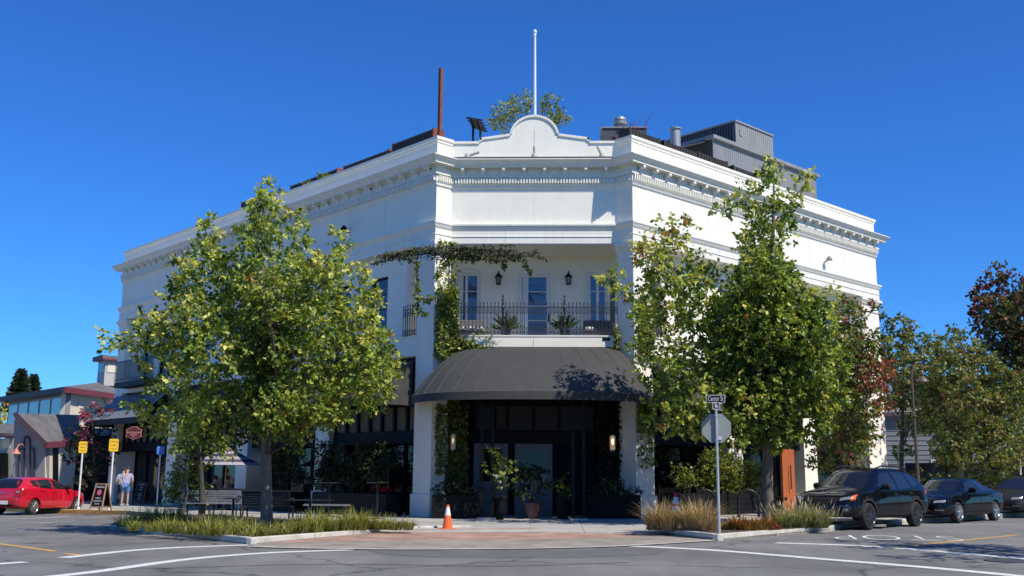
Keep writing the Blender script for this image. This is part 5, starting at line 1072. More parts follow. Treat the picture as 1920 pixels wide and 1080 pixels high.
    pk = ['pel', 'hpl', 'hpr', 'tl', 'tr']; pj = [(P['pel']+Vector((0, 0, .02)), (.165, .135)), (P['hpl'], .108), (P['hpr'], .108), (P2['tl'], .088), (P2['tr'], .088)]; pe = [(0, 1), (0, 2), (1, 3), (2, 4)]
    if not shorts: pj += [(P['anl'], .062), (P['anr'], .062)]; pe += [(3, 5), (4, 6)]
    skin_mesh('shorts' if shorts else 'trousers', pj, pe, lower, T)
    hc = P['hd2']; LB().lathe([(.005, .115), (.05, .105), (.085, .07), (.1, .02), (.1, -.05), (.085, -.08)], 14, hc+Vector((0, -.015, -.02))).build('cap' if cap else 'hair', hair_c, T, smooth=60)
    LB().lathe([(.004, .02), (.014, 0), (.012, -.015)], 8, P['hd']+Vector((0, .105, .03))).build('nose', SKIN, T)
    for s in (-1, 1):
        LB().lathe([(.003, .012), (.011, 0), (.003, -.012)], 8, P['hd']+Vector((s*.032, .092, .06))).build('eye', BLACK, T); LB().lathe([(.01, .025), (.018, 0), (.01, -.025)], 8, P['hd']+Vector((s*.092, .0, .04))).build('ear', SKIN, T)
    LB().box(P['hd']+Vector((0, .098, -.025)), (.045, .01, .01)).build('mouth', mat('lips', (.3, .1, .08), .6, 0), T)
    for k in 'lr': LB().box((P['an'+k].x, P['an'+k].y+.07, .045), (.1, .28, .09)).build('shoe', mat('shoe_grey', (.35, .34, .33), .7), T, bevel=.03)
    return T
PLAID = bpy.data.materials.new('plaid_shirt'); PLAID.use_nodes = True; n_ = PLAID.node_tree.nodes; l_ = PLAID.node_tree.links; tc = n_.new('ShaderNodeTexCoord'); bt = n_.new('ShaderNodeTexBrick'); bt.offset = 0
bt.inputs['Scale'].default_value = 9; bt.inputs['Color1'].default_value = (.16, .2, .36, 1); bt.inputs['Color2'].default_value = (.24, .2, .33, 1); bt.inputs['Mortar'].default_value = (.5, .52, .62, 1); bt.inputs['Mortar Size'].default_value = .045; bt.inputs['Row Height'].default_value = .5
mp = n_.new('ShaderNodeMapping'); mp.inputs['Rotation'].default_value = (math.pi/2, 0, 0); l_.new(tc.outputs['Object'], mp.inputs[0]); l_.new(mp.outputs[0], bt.inputs['Vector']); l_.new(bt.outputs['Color'], n_['Principled BSDF'].inputs['Base Color']); n_['Principled BSDF'].inputs['Roughness'].default_value = .9
HAIRD = mat('dark_hair', (.03, .02, .015), .6, .2, 30); DEN = mat('blue_shorts', (.10, .19, .40), .9, .1, 20); NVY = mat('dark_clothes', (.03, .035, .05), .9, .1); PALE = mat('pale_clothes', (.4, .4, .42), .9, .1)
b_ = gp(233, 949); person('person in a plaid shirt and blue shorts leaning towards the shop window', b_, .25, PLAID, DEN, HAIRD, .38, scale=1.04)
b_ = gp(217, 948.5); person('person in grey top and dark trousers half hidden behind the yellow sign pole', b_+Vector((0, .5, 0)), .1, PALE, NVY, HAIRD, .25, scale=1., shorts=False)
for lab, px, D, rz, c_ in (('person in dark clothes seated left under the striped umbrella', 398, 41.8, -1.2, NVY), ('person in a pale top seated right under the striped umbrella', 428, 42.2, 1.4, PALE)):
    p = at(px, 930, D); p.z = G(p.x, p.y); person(lab, p, rz, c_, NVY, HAIRD, .08, sit=True, shorts=False)
    t = thing('cafe_chair', 'wooden cafe chair under the %s' % lab.split(' seated ')[0], 'chair', p, rz, group='chairs under the umbrella')
    LB().box((0, -.02, .42), (.42, .42, .04)).build('seat', WOOD, t); LB().box((0, -.24, .7), (.42, .04, .3)).build('backrest', WOOD, t)
    for x in (-.18, .18):
        for y in (-.2, .16): LB().box((x, y, .2), (.04, .04, .4)).build('leg', WOOD, t)
c = at(413, 930, 42.); c.z = G(c.x, c.y); t = thing('cafe_table', 'small wooden cafe table between the seated people', 'table', c, group='cafe tables on the plaza'); LB().box((0, 0, .72), (.7, .7, .04)).build('top', WOOD, t); LB().tube([(0, 0, 0), (0, 0, .7)], .04).build('stem', IRON, t)
# ================================================================== TREES
GL = [(.055, .095, .02), (.15, .215, .032), (.30, .36, .06), (.54, .52, .12), (.36, .2, .06)]     # deep, mid, light, yellow-green, russet
def build_tree(name, label, base, trunk_top, lobes_px, D, depth_r, per, size, wts, bark=BARK, r0=.15, cols=GL, group=None, yellow=None, cat='tree', limbs=26, seed=1, extra=()):
    global rng; rng = np.random.default_rng(seed); T = thing(name, label, cat, base, group=group); lob = []
    xs = [l[0] for l in lobes_px]; ys = [l[1] for l in lobes_px]; cx, wx = (min(xs)+max(xs))/2, (max(xs)-min(xs))/2+20; cy, wy = (min(ys)+max(ys))/2, (max(ys)-min(ys))/2+20
    for i, l in enumerate(lobes_px):
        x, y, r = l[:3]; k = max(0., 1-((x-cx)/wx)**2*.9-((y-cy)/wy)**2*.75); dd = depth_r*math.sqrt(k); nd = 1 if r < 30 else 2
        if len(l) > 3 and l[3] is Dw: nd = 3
        for j in range(nd):
            d = (j-1)*.7 if nd == 3 else dd*rng.uniform(-1, 1) if nd == 1 else dd*(rng.uniform(-1, -.15) if j == 0 else rng.uniform(.0, 1)); DD = D+d
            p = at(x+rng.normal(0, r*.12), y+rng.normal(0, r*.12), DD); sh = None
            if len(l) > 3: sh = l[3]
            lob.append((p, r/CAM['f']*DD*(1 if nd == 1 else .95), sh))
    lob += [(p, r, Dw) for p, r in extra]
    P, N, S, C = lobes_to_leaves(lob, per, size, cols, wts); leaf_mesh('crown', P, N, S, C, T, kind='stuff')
    m_ = MB(); top = at(trunk_top[0], trunk_top[1], D); b = Vector(base); tr = []
    for i in range(13): t = i/12; p = b.lerp(top, t)+Vector((.10*math.sin(3*t+seed), .10*math.cos(2.3*t), 0))*(t*1.3 if t < 1 else 1); tr.append(p)
    m_.tube([b-Vector((0, 0, .2)), *tr], [r0*1.35]+[r0*(1.12-.12*min(1, i))*(1-.93*(i/12)**1.1) + .008 for i in range(13)], 12); m_.build('trunk', bark, T, smooth=60)
    bm_ = MB(); order = sorted(range(len(lob)), key=lambda i: -lob[i][1])
    for i in order[:limbs]:
        p, r, _ = lob[i]; zz = b.z+(p.z-b.z)*rng.uniform(.45, .78); zz = max(zz, b.z+(top.z-b.z)*.22); f_ = min(.98, max(.0, (zz-b.z)/(top.z-b.z))); k = f_*12; a = tr[int(k)].lerp(tr[min(12, int(k)+1)], k-int(k))
        ra = r0*(1-.9*f_)*.3+.007; pts = limb(bm_, a, p, ra, .008, -.12)
        for _k in range(3):
            q_ = p+Vector(rng.normal(0, r*.6, 3)); s_ = pts[rng.integers(3, 6)]; limb(bm_, s_, q_, ra*.35+.004, .004, 0, 4)
    tag(bm_.build('limbs', BARKD, T, smooth=60), kind='stuff'); return T
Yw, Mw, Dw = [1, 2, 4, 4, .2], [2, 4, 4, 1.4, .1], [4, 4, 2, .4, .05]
Lt = [(500, 352, 13, Yw), (503, 375, 22, Yw), (490, 400, 30), (488, 445, 40), (545, 405, 16, Yw), (560, 440, 26, Yw), (572, 475, 22), (390, 412, 12, Yw), (388, 440, 24, Yw), (395, 478, 34), (345, 500, 22, Yw), (352, 535, 32), (322, 545, 18, Yw), (637, 436, 10, Yw), (638, 462, 20, Yw), (625, 500, 32, Yw), (668, 515, 20, Yw), (675, 548, 28, Yw), (700, 570, 22, Yw),
 (440, 505, 42), (485, 520, 48), (540, 505, 42), (585, 545, 46), (520, 580, 56), (445, 575, 52), (375, 585, 44), (610, 605, 56), (665, 615, 46, Yw), (700, 640, 30), (722, 685, 26, Yw), (742, 692, 12), (690, 690, 42), (640, 690, 52), (560, 670, 58), (480, 665, 58), (410, 655, 52), (650, 745, 40), (700, 735, 32), (590, 750, 48), (525, 760, 48), (470, 765, 42), (415, 735, 44), (560, 790, 34), (620, 780, 30), (500, 800, 30),
 (325, 612, 36, Yw), (285, 608, 24, Yw), (345, 655, 38), (305, 650, 28, Yw), (258, 645, 22, Yw), (222, 642, 16, Yw), (200, 628, 11, Yw), (197, 652, 9, Yw), (268, 675, 18, Yw), (325, 705, 36, Yw), (365, 760, 40), (295, 760, 26, Yw), (262, 768, 16, Yw), (242, 755, 10, Yw), (305, 800, 22, Yw), (345, 800, 28, Yw), (405, 800, 32), (445, 815, 24), (270, 720, 12), (560, 835, 14)]
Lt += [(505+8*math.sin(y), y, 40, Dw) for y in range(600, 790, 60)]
Lt = [(x[0], x[1], x[2]*(1.15 if x[2] < 24 else 1.0), *x[3:]) for x in Lt]
bL = gp(500, 990, .06); DL = depth(bL)
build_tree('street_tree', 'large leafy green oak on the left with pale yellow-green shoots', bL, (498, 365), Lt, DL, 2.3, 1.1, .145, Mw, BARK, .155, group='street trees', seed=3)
Rw = [1, 1.5, 3.5, 3, 2.2]
Rt = [(1443, 305, 13, Yw), (1440, 328, 20, Yw), (1436, 362, 26, Yw), (1392, 345, 10), (1375, 378, 18, Yw), (1358, 392, 16), (1402, 392, 18), (1520, 338, 12, Yw), (1502, 352, 17, Yw), (1480, 378, 20, Yw), (1450, 408, 32), (1425, 440, 30), (1465, 445, 24), (1385, 462, 14), (1418, 490, 34), (1452, 520, 34),
 (1248, 418, 15, Rw), (1278, 436, 22, Rw), (1238, 448, 20, Rw), (1200, 458, 16, Rw), (1222, 485, 28, Rw), (1270, 480, 26, Rw), (1305, 495, 20, Rw), (1240, 530, 34), (1295, 535, 36), (1345, 520, 26), (1150, 528, 20, Yw), (1172, 548, 16, Yw), (1130, 522, 10, Yw), (1197, 560, 20), (1208, 600, 26), (1258, 590, 36), (1325, 595, 42), (1385, 580, 40), (1198, 650, 22), (1262, 670, 32), (1318, 670, 44), (1388, 655, 48), (1448, 610, 46), (1450, 685, 50), (1508, 560, 28, Yw), (1540, 585, 26, Yw), (1500, 640, 48), (1553, 550, 16, Yw), (1545, 660, 44), (1500, 720, 48), (1250, 730, 34), (1228, 772, 22), (1300, 745, 42), (1370, 745, 50), (1440, 765, 46), (1510, 785, 44), (1300, 795, 30), (1262, 800, 20), (1380, 812, 32), (1215, 700, 22), (1450, 820, 28), (1550, 735, 40)]
Rt += [(1438+14*math.sin(y*.7), y, 50, Dw) for y in range(520, 800, 44)]+[(1372, y, 44, Dw) for y in range(600, 800, 60)]+[(1505, y, 42, Dw) for y in range(600, 780, 60)]  # inner lobes added so the crown blocks more sun
Rt = [(x[0], x[1], x[2]*1.14, *x[3:]) for x in Rt]
bR = gp(1440, 978.5, .06); DR = depth(bR)
build_tree('street_tree', 'large open-crowned green tree on the right, behind the stop sign', bR, (1443, 325), Rt, DR, 1.8, .9, .15, Mw, BARK, .165, group='street trees', seed=5, extra=[(fpos('R', s_, 0, z_)+SD*t_, .62) for s_, z_, t_ in ((.2, .4, 6.6), (.8, .6, 7.2), (.4, 1.5, 6.3), (.9, 1.7, 6.9), (.3, 2.5, 6.), (.0, .9, 7.4), (.6, .1, 6.), (.5, 1.1, 7.8), (.7, 2.3, 7.4))])  # last lobes added along the sun's path to shade the right pillar
Ru = [2, 3, 3, 1., .7]; RED = [(.05, .085, .02), (.12, .16, .03), (.2, .22, .05), (.3, .16, .06), (.26, .07, .05)]; Rr = [.5, .5, .5, 2, 4]
R2 = [(1600, 600, 30), (1578, 640, 36), (1625, 575, 14, Rr), (1615, 650, 36), (1650, 640, 26), (1640, 700, 36, Rr), (1600, 700, 40), (1662, 690, 22, Rr), (1620, 755, 38), (1655, 740, 24, Rr), (1590, 770, 38), (1600, 820, 34), (1560, 820, 34), (1630, 805, 26, Ru), (1565, 700, 36), (1580, 575, 20), (1540, 860, 22), (1605, 860, 24)]
b2 = at(1572, 930, 36.5); b2.z = G(b2.x, b2.y)
build_tree('street_tree', 'reddening maple in front of the far right end of the white building', b2, (1598, 585), R2, 36.5, 1.4, 1., .15, Ru, BARKD, .11, cols=RED, group='street trees', seed=8, limbs=12)
t2 = [(345, 830, 20), (400, 830, 24), (430, 850, 14), (372, 820, 26), (330, 845, 14, Yw)]; b3 = gp(378, 968)
build_tree('street_tree', 'slender dark-trunked young tree behind the grey bench', b3, (380, 780), t2+[(360, 770, 34), (400, 775, 34)], depth(b3), .9, .9, .14, Mw, BARKD, .11, group='street trees', seed=9, limbs=6)
AUT = [(.05, .08, .02), (.10, .14, .035), (.18, .205, .055), (.26, .22, .075), (.18, .07, .045)]
tA = [(1690, 610, 20), (1672, 645, 24), (1715, 645, 26), (1745, 665, 24), (1690, 690, 34), (1735, 710, 34), (1665, 600, 14), (1700, 745, 30), (1660, 690, 24), (1745, 740, 26), (1705, 800, 20), (1692, 845, 15), (1735, 790, 22)]
tA = [(x[0], x[1], x[2]*1.15, *x[3:]) for x in tA]
bA = at(1690, 930, 60); bA.z = G(bA.x, bA.y); build_tree('background_tree', 'green and tan tree rising behind the bronze street lamp', bA, (1692, 610), tA, 60., 2.2, 1.2, .24, [1, 2, 3, 2, .25], BARKD, .14, cols=AUT, group='trees beyond the corner', seed=12, limbs=10)
tB = [(1790, 625, 14), (1775, 655, 26), (1810, 650, 26), (1835, 690, 34), (1785, 700, 36), (1740, 780, 26), (1800, 745, 42), (1850, 740, 38), (1760, 745, 32), (1880, 780, 34), (1830, 800, 42), (1785, 800, 36), (1870, 830, 36), (1820, 850, 34), (1780, 845, 28), (1905, 720, 30), (1860, 880, 24), (1800, 880, 18), (1895, 860, 22), (1910, 800, 26), (1745, 640, 14)]
tB = [(x[0], x[1], x[2]*1.15, *x[3:]) for x in tB]
bB = at(1800, 935, 46); bB.z = G(bB.x, bB.y); build_tree('background_tree', 'broad olive-green tree behind the black saloon', bB, (1800, 650), tB, 46., 2.3, 1.2, .19, [1, 2, 3, 2, .2], BARK, .12, cols=AUT, group='trees beyond the corner', seed=13, limbs=12)
tC = [(1875, 515, 18), (1850, 540, 22, Rr), (1895, 535, 26), (1830, 570, 18, Rr), (1865, 580, 32), (1910, 590, 36), (1840, 605, 20, Rr), (1880, 630, 36), (1930, 640, 40), (1900, 680, 36), (1850, 660, 24), (1940, 560, 34), (1960, 700, 40), (1925, 740, 36), (1970, 620, 40)]
tC = [(x[0], x[1], x[2]*1.15, *x[3:]) for x in tC]
bC = at(1925, 930, 56); bC.z = G(bC.x, bC.y); build_tree('background_tree', 'tall dark red-leaved tree at the right edge of the picture', bC, (1900, 520), tC, 56., 2.6, 1.2, .24, [2, 2.5, 2, 1.2, 1.1], BARKD, .2, cols=[(.04, .055, .02), (.07, .085, .03), (.12, .12, .045), (.2, .10, .05), (.16, .045, .035)], group='trees beyond the corner', seed=14, limbs=10)
tD = [(1650+i*38, 905+(i % 2)*12, 22) for i in range(0)]
PINK = [(.03, .04, .02), (.06, .06, .03), (.10, .08, .04), (.38, .08, .16), (.3, .05, .11)]
tM = [(170, 785, 22, [1, 1, 1, 3, 3]), (195, 765, 14, [1, 1, 1, 3, 2]), (150, 800, 20, [2, 2, 1, 2, 1]), (190, 805, 26), (165, 830, 28), (140, 825, 18, [2, 1, 1, 2, 1]), (205, 840, 22), (150, 855, 24), (185, 865, 24), (215, 780, 12, [1, 1, 1, 2, 2]), (170, 890, 22)]
bM = at(180, 940, 52); bM.z = G(bM.x, bM.y); build_tree('crepe_myrtle', 'dark crepe myrtle with pink blossom left of the striped awning', bM, (178, 780), tM, 52., 1.3, .8, .19, [4, 3, 1, .6, .3], BARKD, .09, cols=PINK, seed=15, limbs=8)
def conifer(label, px, py, D, wpx, hpx, seed):
    global rng; rng = np.random.default_rng(seed); top = at(px, py, D); h = hpx/CAM['f']*D; r = wpx/2/CAM['f']*D; n = 7000; base = Vector((top.x, top.y, top.z-h)); b0 = Vector((base.x, base.y, RZ(-60)))
    T = thing('conifer', label, 'tree', b0, group='conifers far behind the grey building'); u = rng.uniform(0, 1, n)**.62; a = rng.uniform(0, 2*math.pi, n); tier = .72+.28*np.cos(u*55); rr = r*u*tier*rng.uniform(.3, 1.05, n)**.5
    P = np.stack([top.x+rr*np.cos(a), top.y+rr*np.sin(a), top.z-u*h-rr*.15], 1); N = np.stack([np.cos(a), np.sin(a), rng.uniform(-.5, .2, n)], 1); leaf_mesh('crown', P, N, np.full(n, r*.3)*rng.uniform(.5, 1.2, n), palette(n, [(.03, .05, .035), (.055, .08, .05), (.09, .11, .065)], [3, 2, 1]), T, kind='stuff', aspect=.4)
    MB().tube([b0, top-Vector((0, 0, .5))], [.5, .08], 8).build('trunk', BARKD, T)
conifer('taller dark conifer beyond the grey shingled roof', 41, 691, 130, 62, 78, 21); conifer('smaller dark conifer right beside the taller one', 64, 701, 134, 52, 70, 22)
tY = [(6, 778, 14), (-12, 770, 20), (14, 790, 10), (-25, 790, 22)]; bY = at(-4, 930, 90); bY.z = RZ(-40); build_tree('background_tree', 'small yellow-leaved tree at the left edge behind the grey building', bY, (0, 765), tY, 90., 1.2, .8, .3, [0, .5, 2, 6, 1], BARKD, .15, seed=23, limbs=4, group='trees beyond the corner')
# a tree outside the frame on the right whose shadow reaches the road in view
sh = rp(1850, 1030); k = 5.2/math.tan(SUN_EL); tb = Vector((sh.x+SD.x/math.cos(SUN_EL)*k, sh.y+SD.y/math.cos(SUN_EL)*k, 0)); tb.z = RZ(tb.x)
T = thing('street_tree', 'street tree standing outside the right edge whose shadow falls on the road', 'tree', tb, group='street trees'); rng = np.random.default_rng(31)
lb = [(tb+Vector((*rng.normal(0, 1.1, 2), 5.2+rng.normal(0, .8))), .75, None) for _ in range(16)]; P, N, S, C = lobes_to_leaves(lb, .5, .17, GL, Mw); leaf_mesh('crown', P, N, S, C, T, kind='stuff'); MB().tube([tb, tb+Vector((0, 0, 5.2))], [.16, .06], 10).build('trunk', BARK, T)
# ================================================================== HEDGES, SHRUBS, POT PLANTS
def blob_plant(name, label, pts, per, size, cols, wts, cat, base, stems=(), group=None, seed=1, **k):
    global rng; rng = np.random.default_rng(seed); T = thing(name, label, cat, base, group=group); P, N, S, C = lobes_to_leaves(pts, per, size, cols, wts, **k); leaf_mesh('foliage', P, N, S, C, T, kind='stuff')
    if stems:
        m_ = MB()
        for a, b in stems: limb(m_, a, b, .02, .008, .05, 5)
        tag(m_.build('stems', BARKD, T), kind='stuff')
    return T
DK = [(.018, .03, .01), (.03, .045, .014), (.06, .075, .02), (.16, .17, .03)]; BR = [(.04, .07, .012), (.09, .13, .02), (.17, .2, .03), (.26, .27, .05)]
def hedge(label, sd, s0, s1, z0, z1, o0, o1, cols, wts, seed, size=.1):
    r = np.random.default_rng(seed); k = int((s1-s0)*(z1-z0)*6.5); pts = [(np.array(fpos(sd, r.uniform(s0, s1), r.uniform(o0, o1), r.uniform(z0, z1))), r.uniform(.24, .38), None) for _ in range(k)]
    base = fpos(sd, (s0+s1)/2, (o0+o1)/2, z0); blob_plant('hedge', label, pts, .9, size, cols, wts, 'hedge', base, [(fpos(sd, s, .45, z0-.3), fpos(sd, s+.1, .45, z1-.2)) for s in np.arange(s0+.2, s1, .5)], 'hedges in planters along the facades', seed)
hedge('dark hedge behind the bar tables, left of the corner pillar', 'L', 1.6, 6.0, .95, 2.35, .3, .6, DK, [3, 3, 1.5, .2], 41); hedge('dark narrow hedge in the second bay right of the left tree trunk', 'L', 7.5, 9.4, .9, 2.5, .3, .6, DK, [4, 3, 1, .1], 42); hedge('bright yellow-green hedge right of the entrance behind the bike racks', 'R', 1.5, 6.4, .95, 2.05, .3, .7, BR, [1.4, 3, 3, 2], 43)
def pxlobes(lst, D, rnd=.3, seed=1):
    r = np.random.default_rng(seed); return [(np.array(at(x, y, D+r.uniform(-rnd, rnd))), rr/CAM['f']*D, None) for x, y, rr in lst]
b = gp(340, 972); blob_plant('shrub', 'bright rounded shrub behind the left end of the grey bench', pxlobes([(345, 880, 22), (325, 900, 18), (365, 905, 24), (340, 920, 26), (372, 930, 18), (320, 930, 16), (355, 860, 14), (390, 870, 12)], 35.6), .9, .12, BR, [2, 3, 3, 2], 'shrub', b, [(b, at(345, 880, 35.6)), (b, at(365, 905, 35.6))], seed=44)
b = POT1+Vector((0, 0, .5)); blob_plant('potted_shrub', 'leafy dark shrub growing from the round terracotta pot', pxlobes([(985, 880, 20), (1005, 895, 22), (975, 910, 18), (1020, 880, 14), (995, 915, 18), (965, 885, 12), (1030, 900, 10)], depth(POT1), .25), .5, .17, DK, [2, 3, 3, .5], 'shrub', b, [(b, at(985, 890, depth(POT1))), (b, at(1010, 895, depth(POT1)))], seed=45, spread=.2)
for lab, pb, l_, sd in (('pale leafy plant in the dark pot beside the left entrance post', gp(935, 975), [(930, 850, 16), (945, 870, 18), (920, 880, 14), (935, 900, 16), (955, 890, 12)], 46), ('white-flowered plant in the dark pot beside the right entrance post', gp(1056, 974), [(1058, 905, 13), (1050, 920, 13), (1064, 925, 11)], 47)):
    D = depth(pb); blob_plant('potted_plant', lab, pxlobes(l_, D, .2), .7, .13, BR+[(.5, .5, .42)], [2, 3, 2, 1, .5], 'potted plant', pb+Vector((0, 0, .7)), [(pb+Vector((0, 0, .7)), at(l_[0][0], l_[0][1], D))], seed=sd)
for lab, x in (('flowering plants filling the planter box left of the entrance', -2.45), ('flowering plants filling the planter box right of the entrance', 2.6)):
    r = np.random.default_rng(48); blob_plant('planter_flowers', lab, [(np.array([x+r.uniform(-.7, .7), -.85+r.uniform(-.25, .15), .82+r.uniform(0, .2)]), .22, None) for _ in range(12)], .6, .1, DK+[(.4, .35, .3)], [2, 3, 2, .6, .25], 'plants', (x, -.85, .7), seed=49)
# roof greenery
sa, sb, zt = pL[2]; r = np.random.default_rng(50)
s_, z_ = fr('L', 610, 322, -.9); blob_plant('roof_shrub', 'bright green shrub in the roof planter right of the tree top', [(np.array(fpos('L', s_+r.uniform(-.9, .9), -.8+r.uniform(-.15, .15), 13.25+r.uniform(-.05, .35))), .25, None) for _ in range(14)], .7, .12, BR, [1, 3, 3, 2], 'shrub', fpos('L', s_, -.8, 12.9), seed=51)
s_, z_ = fr('L', 515, 345, -.9); blob_plant('roof_shrub', 'darker green roof shrub just right of the left tree top', [(np.array(fpos('L', s_+r.uniform(-.8, .8), -.8, 13.3+r.uniform(-.1, .55))), .26, None) for _ in range(12)], .6, .12, GL, Mw, 'shrub', fpos('L', s_, -.8, 12.9), seed=52)
RB = [(.10, .14, .06), (.17, .22, .08), (.26, .30, .10), (.38, .38, .12)]
b = onC(990, 262, 5.5); b.z = 12.4; tf = [(940, 232, 15), (958, 212, 13), (962, 195, 9), (925, 228, 9), (988, 200, 12), (990, 180, 7), (1025, 205, 12), (1024, 186, 7), (1046, 205, 8), (1050, 225, 12), (940, 205, 7), (927, 208, 5), (1062, 225, 6), (1032, 228, 14), (975, 235, 14), (1043, 188, 5), (957, 182, 5)]
blob_plant('roof_tree', 'airy upright grey-green tree on the roof behind the curved parapet', pxlobes(tf, depth(b), .4, 3), 1.7, .12, RB, [2, 3, 3, 1], 'tree', b, [(b, at(x, y, depth(b))) for x, y in ((940, 225), (960, 190), (990, 180), (1024, 188), (1048, 210))], seed=53, droop=-.2, spread=.22)
b = onC(1172, 262, 3.2); b.z = 13.; blob_plant('roof_shrub', 'small red-leaved shrub on the roof right of the curved parapet', pxlobes([(1165, 252, 8), (1175, 246, 8), (1156, 256, 6), (1183, 254, 7)], depth(b), .2), .8, .09, [(.16, .02, .025), (.09, .02, .02), (.05, .04, .02)], [2, 2, 1], 'shrub', b, seed=54, spread=.08)
m = MB(); t = thing('dry_stalks', 'thin bare stalks rising from the roof planter right of the curved parapet', 'plant', b)
for k in range(9): px = 1172+k*5+rng.uniform(-2, 2); m.tube([at(px, 258, depth(b)), at(px+rng.uniform(-6, 10), 232, depth(b)), at(px+rng.uniform(-6, 18), 208+rng.uniform(0, 25), depth(b))], [.012, .008, .004], 4)
tag(m.build('stalks', mat('dry_red_stalk', (.16, .04, .04), .8), t), kind='stuff')
# ================================================================== IVY
def ivy(label, patches, n, size, seed, cols=None, wts=None, strands=(), bulge=.16, bare=()):
    """patches: (origin, u-vector, v-vector, weight, mask) flat areas on a wall that the leaves climb"""
    global rng; rng = np.random.default_rng(seed); T = thing('ivy', label, 'ivy', patches[0][0], group='ivy on the corner pillars'); P, N = [], []
    for o, u, v, w_, mask in patches:
        o, u, v = np.array(o), np.array(u), np.array(v); k = int(n*w_); a = rng.uniform(0, 1, (k*3, 2)); keep = np.array([rng.uniform() < mask(x, y)*(.35+.65*(.5+.5*math.sin(9*x+seed)*math.cos(7*y+2*seed))) for x, y in a], dtype=bool); a = a[keep][:k]
        nn = np.cross(u, v); nn /= np.linalg.norm(nn); nn = nn if nn@(EYE-o) > 0 else -nn
        P.append(o+a[:, :1]*u+a[:, 1:]*v+nn*rng.uniform(.01, bulge, (len(a), 1))); d = rng.normal(0, .5, (len(a), 3))+nn*.7; d[:, 2] -= .55; N.append(d)
    m_ = MB()
    for s in strands:
        pts = smoothline(s, 6); m_.tube(pts, .01, 4); A_ = np.array([tuple(p) for p in pts]); k = len(A_)*8; j = rng.integers(0, len(A_), k); P.append(A_[j]+rng.normal(0, .04, (k, 3))); d = rng.normal(0, .6, (k, 3)); d[:, 2] -= .5; N.append(d)
    P, N = np.concatenate(P), np.concatenate(N); C = palette(len(P), cols or [(.07, .10, .025), (.14, .19, .045), (.25, .29, .075), (.36, .36, .11)], wts or [1.5, 3, 3, 1.5]); leaf_mesh('leaves', P, N, size*rng.uniform(.6, 1.3, len(P)), C, T, kind='stuff', aspect=.8)
    for s in bare: m_.tube(smoothline(s, 6), .009, 4)
    if m_.f: tag(m_.build('stems', BARKD, T), kind='stuff')
    return T
PcL = Vector((-W, 0, 0)); ru = Vector((Q, Q, 0))*.7; fu = Vector((-Q, Q, 0))
def bnd(f): return f
ivy('ivy climbing the left corner pillar from the dome awning up to the balcony ceiling', [
 ((-W+.02, -.02, 5.3), tuple(ru*1.15), (0, 0, 2.5), .46, lambda x, y: 1 if y < .8 or x > .5 else .3), ((-W+.02, -.02, 7.6), tuple(ru), (0, 0, 1.8), .07, lambda x, y: .12+.7*(x > .8)+.5*(y > .85)),
 ((-W+YC-.35, YC-.12, 5.35), (1.9, 0, 0), (0, 0, 1.0), .36, lambda x, y: 1 if y < 1.0-.8*x or (y < .9 and x < .35) else .05), ((-W-.05, -.02, 5.2), tuple(fu*.35), (0, 0, .0001), .01, lambda x, y: 0)], 7000, .12, 61, bulge=.30,
 strands=[[at(783, 490, 34.6), at(782, 530, 34.5), at(784, 560, 34.5), at(780, 588, 34.5)], [at(782, 555, 34.5), at(800, 562, 34.4), at(812, 556, 34.3)], [at(784, 582, 34.5), at(800, 590, 34.4)], [at(818, 520, 34.3), at(830, 500, 34.4), at(842, 490, 34.6)]])
st = []
rr = np.random.default_rng(62)
for k in range(22):
    x0 = rr.uniform(700, 880); L = rr.uniform(60, 200); y0 = 468+rr.uniform(-8, 9)-(x0 < 760)*0+max(0, (780-x0))*.22
    st.append([at(x0, y0, 34.3+rr.uniform(-.1, .25)), at(x0+L*.5, y0+rr.uniform(-6, 10)-(10 if x0 < 790 else -3), 34.3+rr.uniform(-.1, .35)), at(x0+L, y0+rr.uniform(-2, 16)-(18 if x0 < 790 else -6), 34.4+rr.uniform(-.1, .5))])
st = [[p if p.z < 9.6 else Vector((p.x, p.y, 9.6)) for p in s] for s in st]
st += [[at(945, 486, 35), at(947, 494, 35), at(944, 501, 35)], [at(985, 488, 35), at(988, 500, 35), at(994, 512, 35)]]
ivy('trailing ivy strands hanging along the balcony soffit above the left pillar', [((-W-1.5, -.0+.9, 9.0), (.01, 0, 0), (0, 0, .01), .001, lambda x, y: 1)], 100, .09, 63, [(.02, .03, .012), (.04, .055, .02), (.09, .10, .03), (.17, .17, .05)], [4, 3, 1.5, .4], strands=st, bare=[[at(840+rr.uniform(-20, 40), 466+rr.uniform(-4, 12), 34.5), at(910+rr.uniform(-10, 20), 470+rr.uniform(-4, 14), 34.9), at(960+rr.uniform(-20, 60), 481+rr.uniform(-8, 4), 35.4)] for _ in range(16)])
ivy('ivy covering the entrance pier around the left sconce', [((-3.2, .6, .6), (1.0, 0, 0), (0, 0, 3.4), 1, lambda x, y: 1 if x < 1.1-.75*max(0, y-.35) else .25), ((-3.35, .1, 1.4), (.25, .45, 0), (0, 0, 2.3), .3, lambda x, y: .8)], 3600, .1, 64)
ivy('ivy covering the dark pier around the right sconce', [((2.2, .6, .6), (1.0, 0, 0), (0, 0, 3.6), 1, lambda x, y: .9 if y > .4 else .4)], 2600, .1, 65, [(.02, .03, .01), (.04, .055, .02), (.09, .1, .03)], [3, 2, 1])
